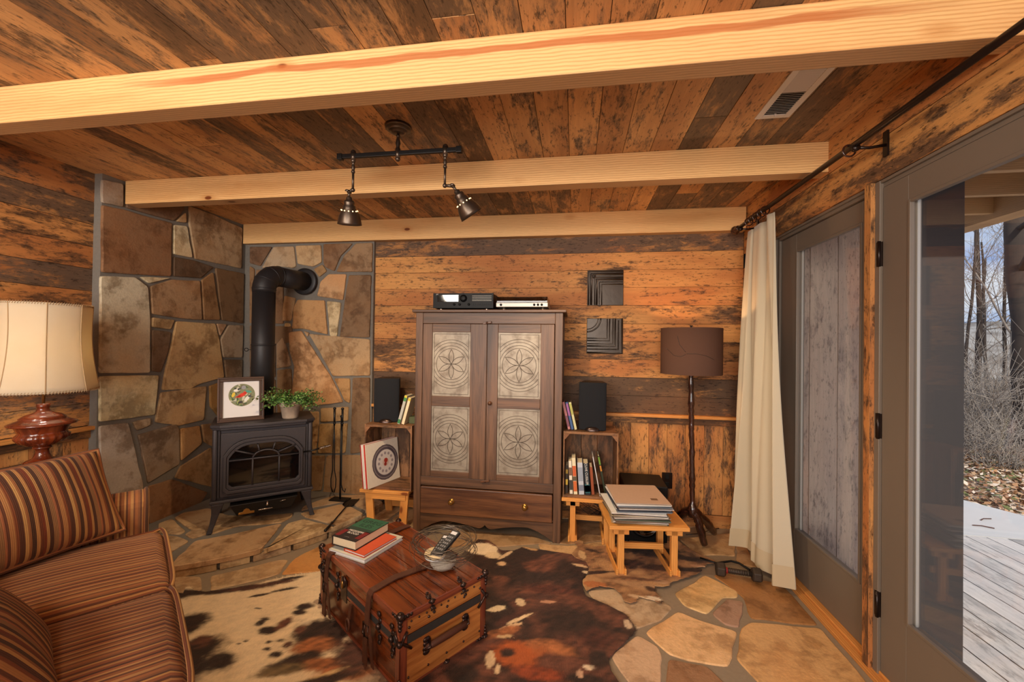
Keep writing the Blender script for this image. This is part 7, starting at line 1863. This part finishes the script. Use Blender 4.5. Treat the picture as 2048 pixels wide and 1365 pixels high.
# far hills
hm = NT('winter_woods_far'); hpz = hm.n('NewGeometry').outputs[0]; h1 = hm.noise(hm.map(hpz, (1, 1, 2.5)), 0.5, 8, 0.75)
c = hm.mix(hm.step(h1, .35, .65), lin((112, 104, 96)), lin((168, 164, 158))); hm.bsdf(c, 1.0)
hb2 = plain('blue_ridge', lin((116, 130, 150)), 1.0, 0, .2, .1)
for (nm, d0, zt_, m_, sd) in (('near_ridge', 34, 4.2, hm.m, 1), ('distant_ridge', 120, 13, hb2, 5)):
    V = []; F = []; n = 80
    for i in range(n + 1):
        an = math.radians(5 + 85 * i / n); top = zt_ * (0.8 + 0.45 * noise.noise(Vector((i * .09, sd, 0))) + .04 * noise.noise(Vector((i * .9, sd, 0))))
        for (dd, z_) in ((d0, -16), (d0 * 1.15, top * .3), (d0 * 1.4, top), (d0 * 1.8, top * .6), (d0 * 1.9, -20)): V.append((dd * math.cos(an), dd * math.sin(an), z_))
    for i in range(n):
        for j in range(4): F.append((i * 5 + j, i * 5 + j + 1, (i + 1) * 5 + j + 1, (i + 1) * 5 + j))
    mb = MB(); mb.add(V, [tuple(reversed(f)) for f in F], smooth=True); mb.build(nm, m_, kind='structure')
# bare trees
bark = plain('grey_bark', lin((62, 52, 45)), 0.9, 0, 0.6, 8, 0.5); twigm = plain('pale_twigs', lin((150, 138, 126)), 0.9, 0, .3, 5)
def grow(mt, mw, p, d, r, L, depth, rnd, minr):
    pts = [p]; R = [r]; n = 6
    for i in range(n):
        d = (d + Vector((rnd.uniform(-1, 1), rnd.uniform(-1, 1), rnd.uniform(-.5, .8))) * 0.13).normalized(); pts.append(pts[-1] + d * L / n); R.append(r * (1 - 0.5 * (i + 1) / n))
    (mt if r > 0.03 else mw).tube(pts, R, 8 if r > .05 else (5 if r > .015 else 3), smooth=True)
    if depth == 0: return
    for k in range(rnd.choice([3, 4]) if depth > 1 else 4):
        i = rnd.randint(2, n); q = Vector((rnd.uniform(-1, 1), rnd.uniform(-1, 1), rnd.uniform(-.2, .9))).normalized()
        grow(mt, mw, pts[i], (d * 0.6 + q * 0.8).normalized(), max(minr, R[i] * rnd.uniform(.45, .7)), L * rnd.uniform(.5, .75), depth - 1, rnd, minr)
def tree(x, y, r, h, lab, seed, depth=4, lean_=(0, 0), n0=7, group=None, zb=None):
    rnd = random.Random(seed); t = thing('bare_tree', lab, 'tree', (x, y, gz(x, y) - 0.1), group=group)
    mt = MB(); mw = MB(); pts = []; R = []; d = Vector((lean_[0], lean_[1], 1)).normalized(); p = Vector((0, 0, 0)); n = 12
    for i in range(n + 1):
        pts.append(p.copy()); R.append(r * (1.25 if i == 0 else 1) * (1 - 0.6 * i / n)); p = p + (d + Vector((rnd.uniform(-1, 1), rnd.uniform(-1, 1), 0)) * .05) * h / n
    mt.tube(pts, R, 12)
    for k in range(n0):
        i = rnd.randint(3, n); q = Vector((rnd.uniform(-1, 1), rnd.uniform(-1, 1), rnd.uniform(-.1, .7))).normalized()
        grow(mt, mw, pts[i], (q + Vector((0, 0, .25))).normalized(), R[i] * .34, h * rnd.uniform(.25, .4), depth - 1, rnd, 0.004)
    mt.build('trunk', bark, t); mw.build('twigs', twigm, t)
def dirpt(px, dist):
    d = ray(px, 690); v = Vector((d.x, d.y, 0)).normalized() * dist; return v.x, v.y
for i, (px, dist, r, h, lab, sd) in enumerate(((2064, 11, .17, 9, 'thick dark tree trunk standing nearest at the right edge of the glass view', 3), (1962, 15, .07, 7, 'bare forked tree in the middle of the view through the glass', 8), (1925, 13, .035, 6, 'slender bare sapling next to the dark siding panel', 5), (1985, 20, .06, 7, 'bare thin tree standing farther back behind the forked one', 21), (2005, 15, .045, 6, 'leaning bare tree left of the thick trunk', 33), (1945, 24, .07, 8, 'distant bare tree left of the forked one', 40), (2090, 15, .10, 9, 'bare tree just beyond the right edge of the view', 51))):
    x, y = dirpt(px, dist); tree(x, y, r, h, lab, sd, 4, (0.05 * ((i % 3) - 1), 0.0), n0=9)
mb = MB(); rnd = random.Random(77)
for k in range(1000):
    px = rnd.uniform(1890, 2075); dist = rnd.uniform(8.2, 19); x, y = dirpt(px, dist); p = Vector((x, y, gz(x, y) - .05)); d = Vector((rnd.uniform(-.6, .6), rnd.uniform(-.6, .6), 1)).normalized()
    L = rnd.uniform(.5, 1.9) * (0.55 if dist < 9.5 else 1.2); pts = [p]
    for i in range(4): d = (d + Vector((rnd.uniform(-1, 1), rnd.uniform(-1, 1), rnd.uniform(-.5, .3))) * .3).normalized(); pts.append(pts[-1] + d * L / 4)
    mb.tube(pts, [.008, .007, .005, .004, .002], 3)
    for q in range(4):
        a_ = pts[rnd.randint(1, 3)]; e = Vector((rnd.uniform(-1, 1), rnd.uniform(-1, 1), rnd.uniform(0, 1))).normalized(); mb.tube([a_, a_ + e * L * .2, a_ + (e + Vector((rnd.uniform(-.4, .4), 0, .1))) * L * .38], [.004, .003, .0015], 3)
tag(mb.build('winter_brush', twigm), 'tangle of pale leafless brush at the edge of the woods', 'brush', kind='stuff')
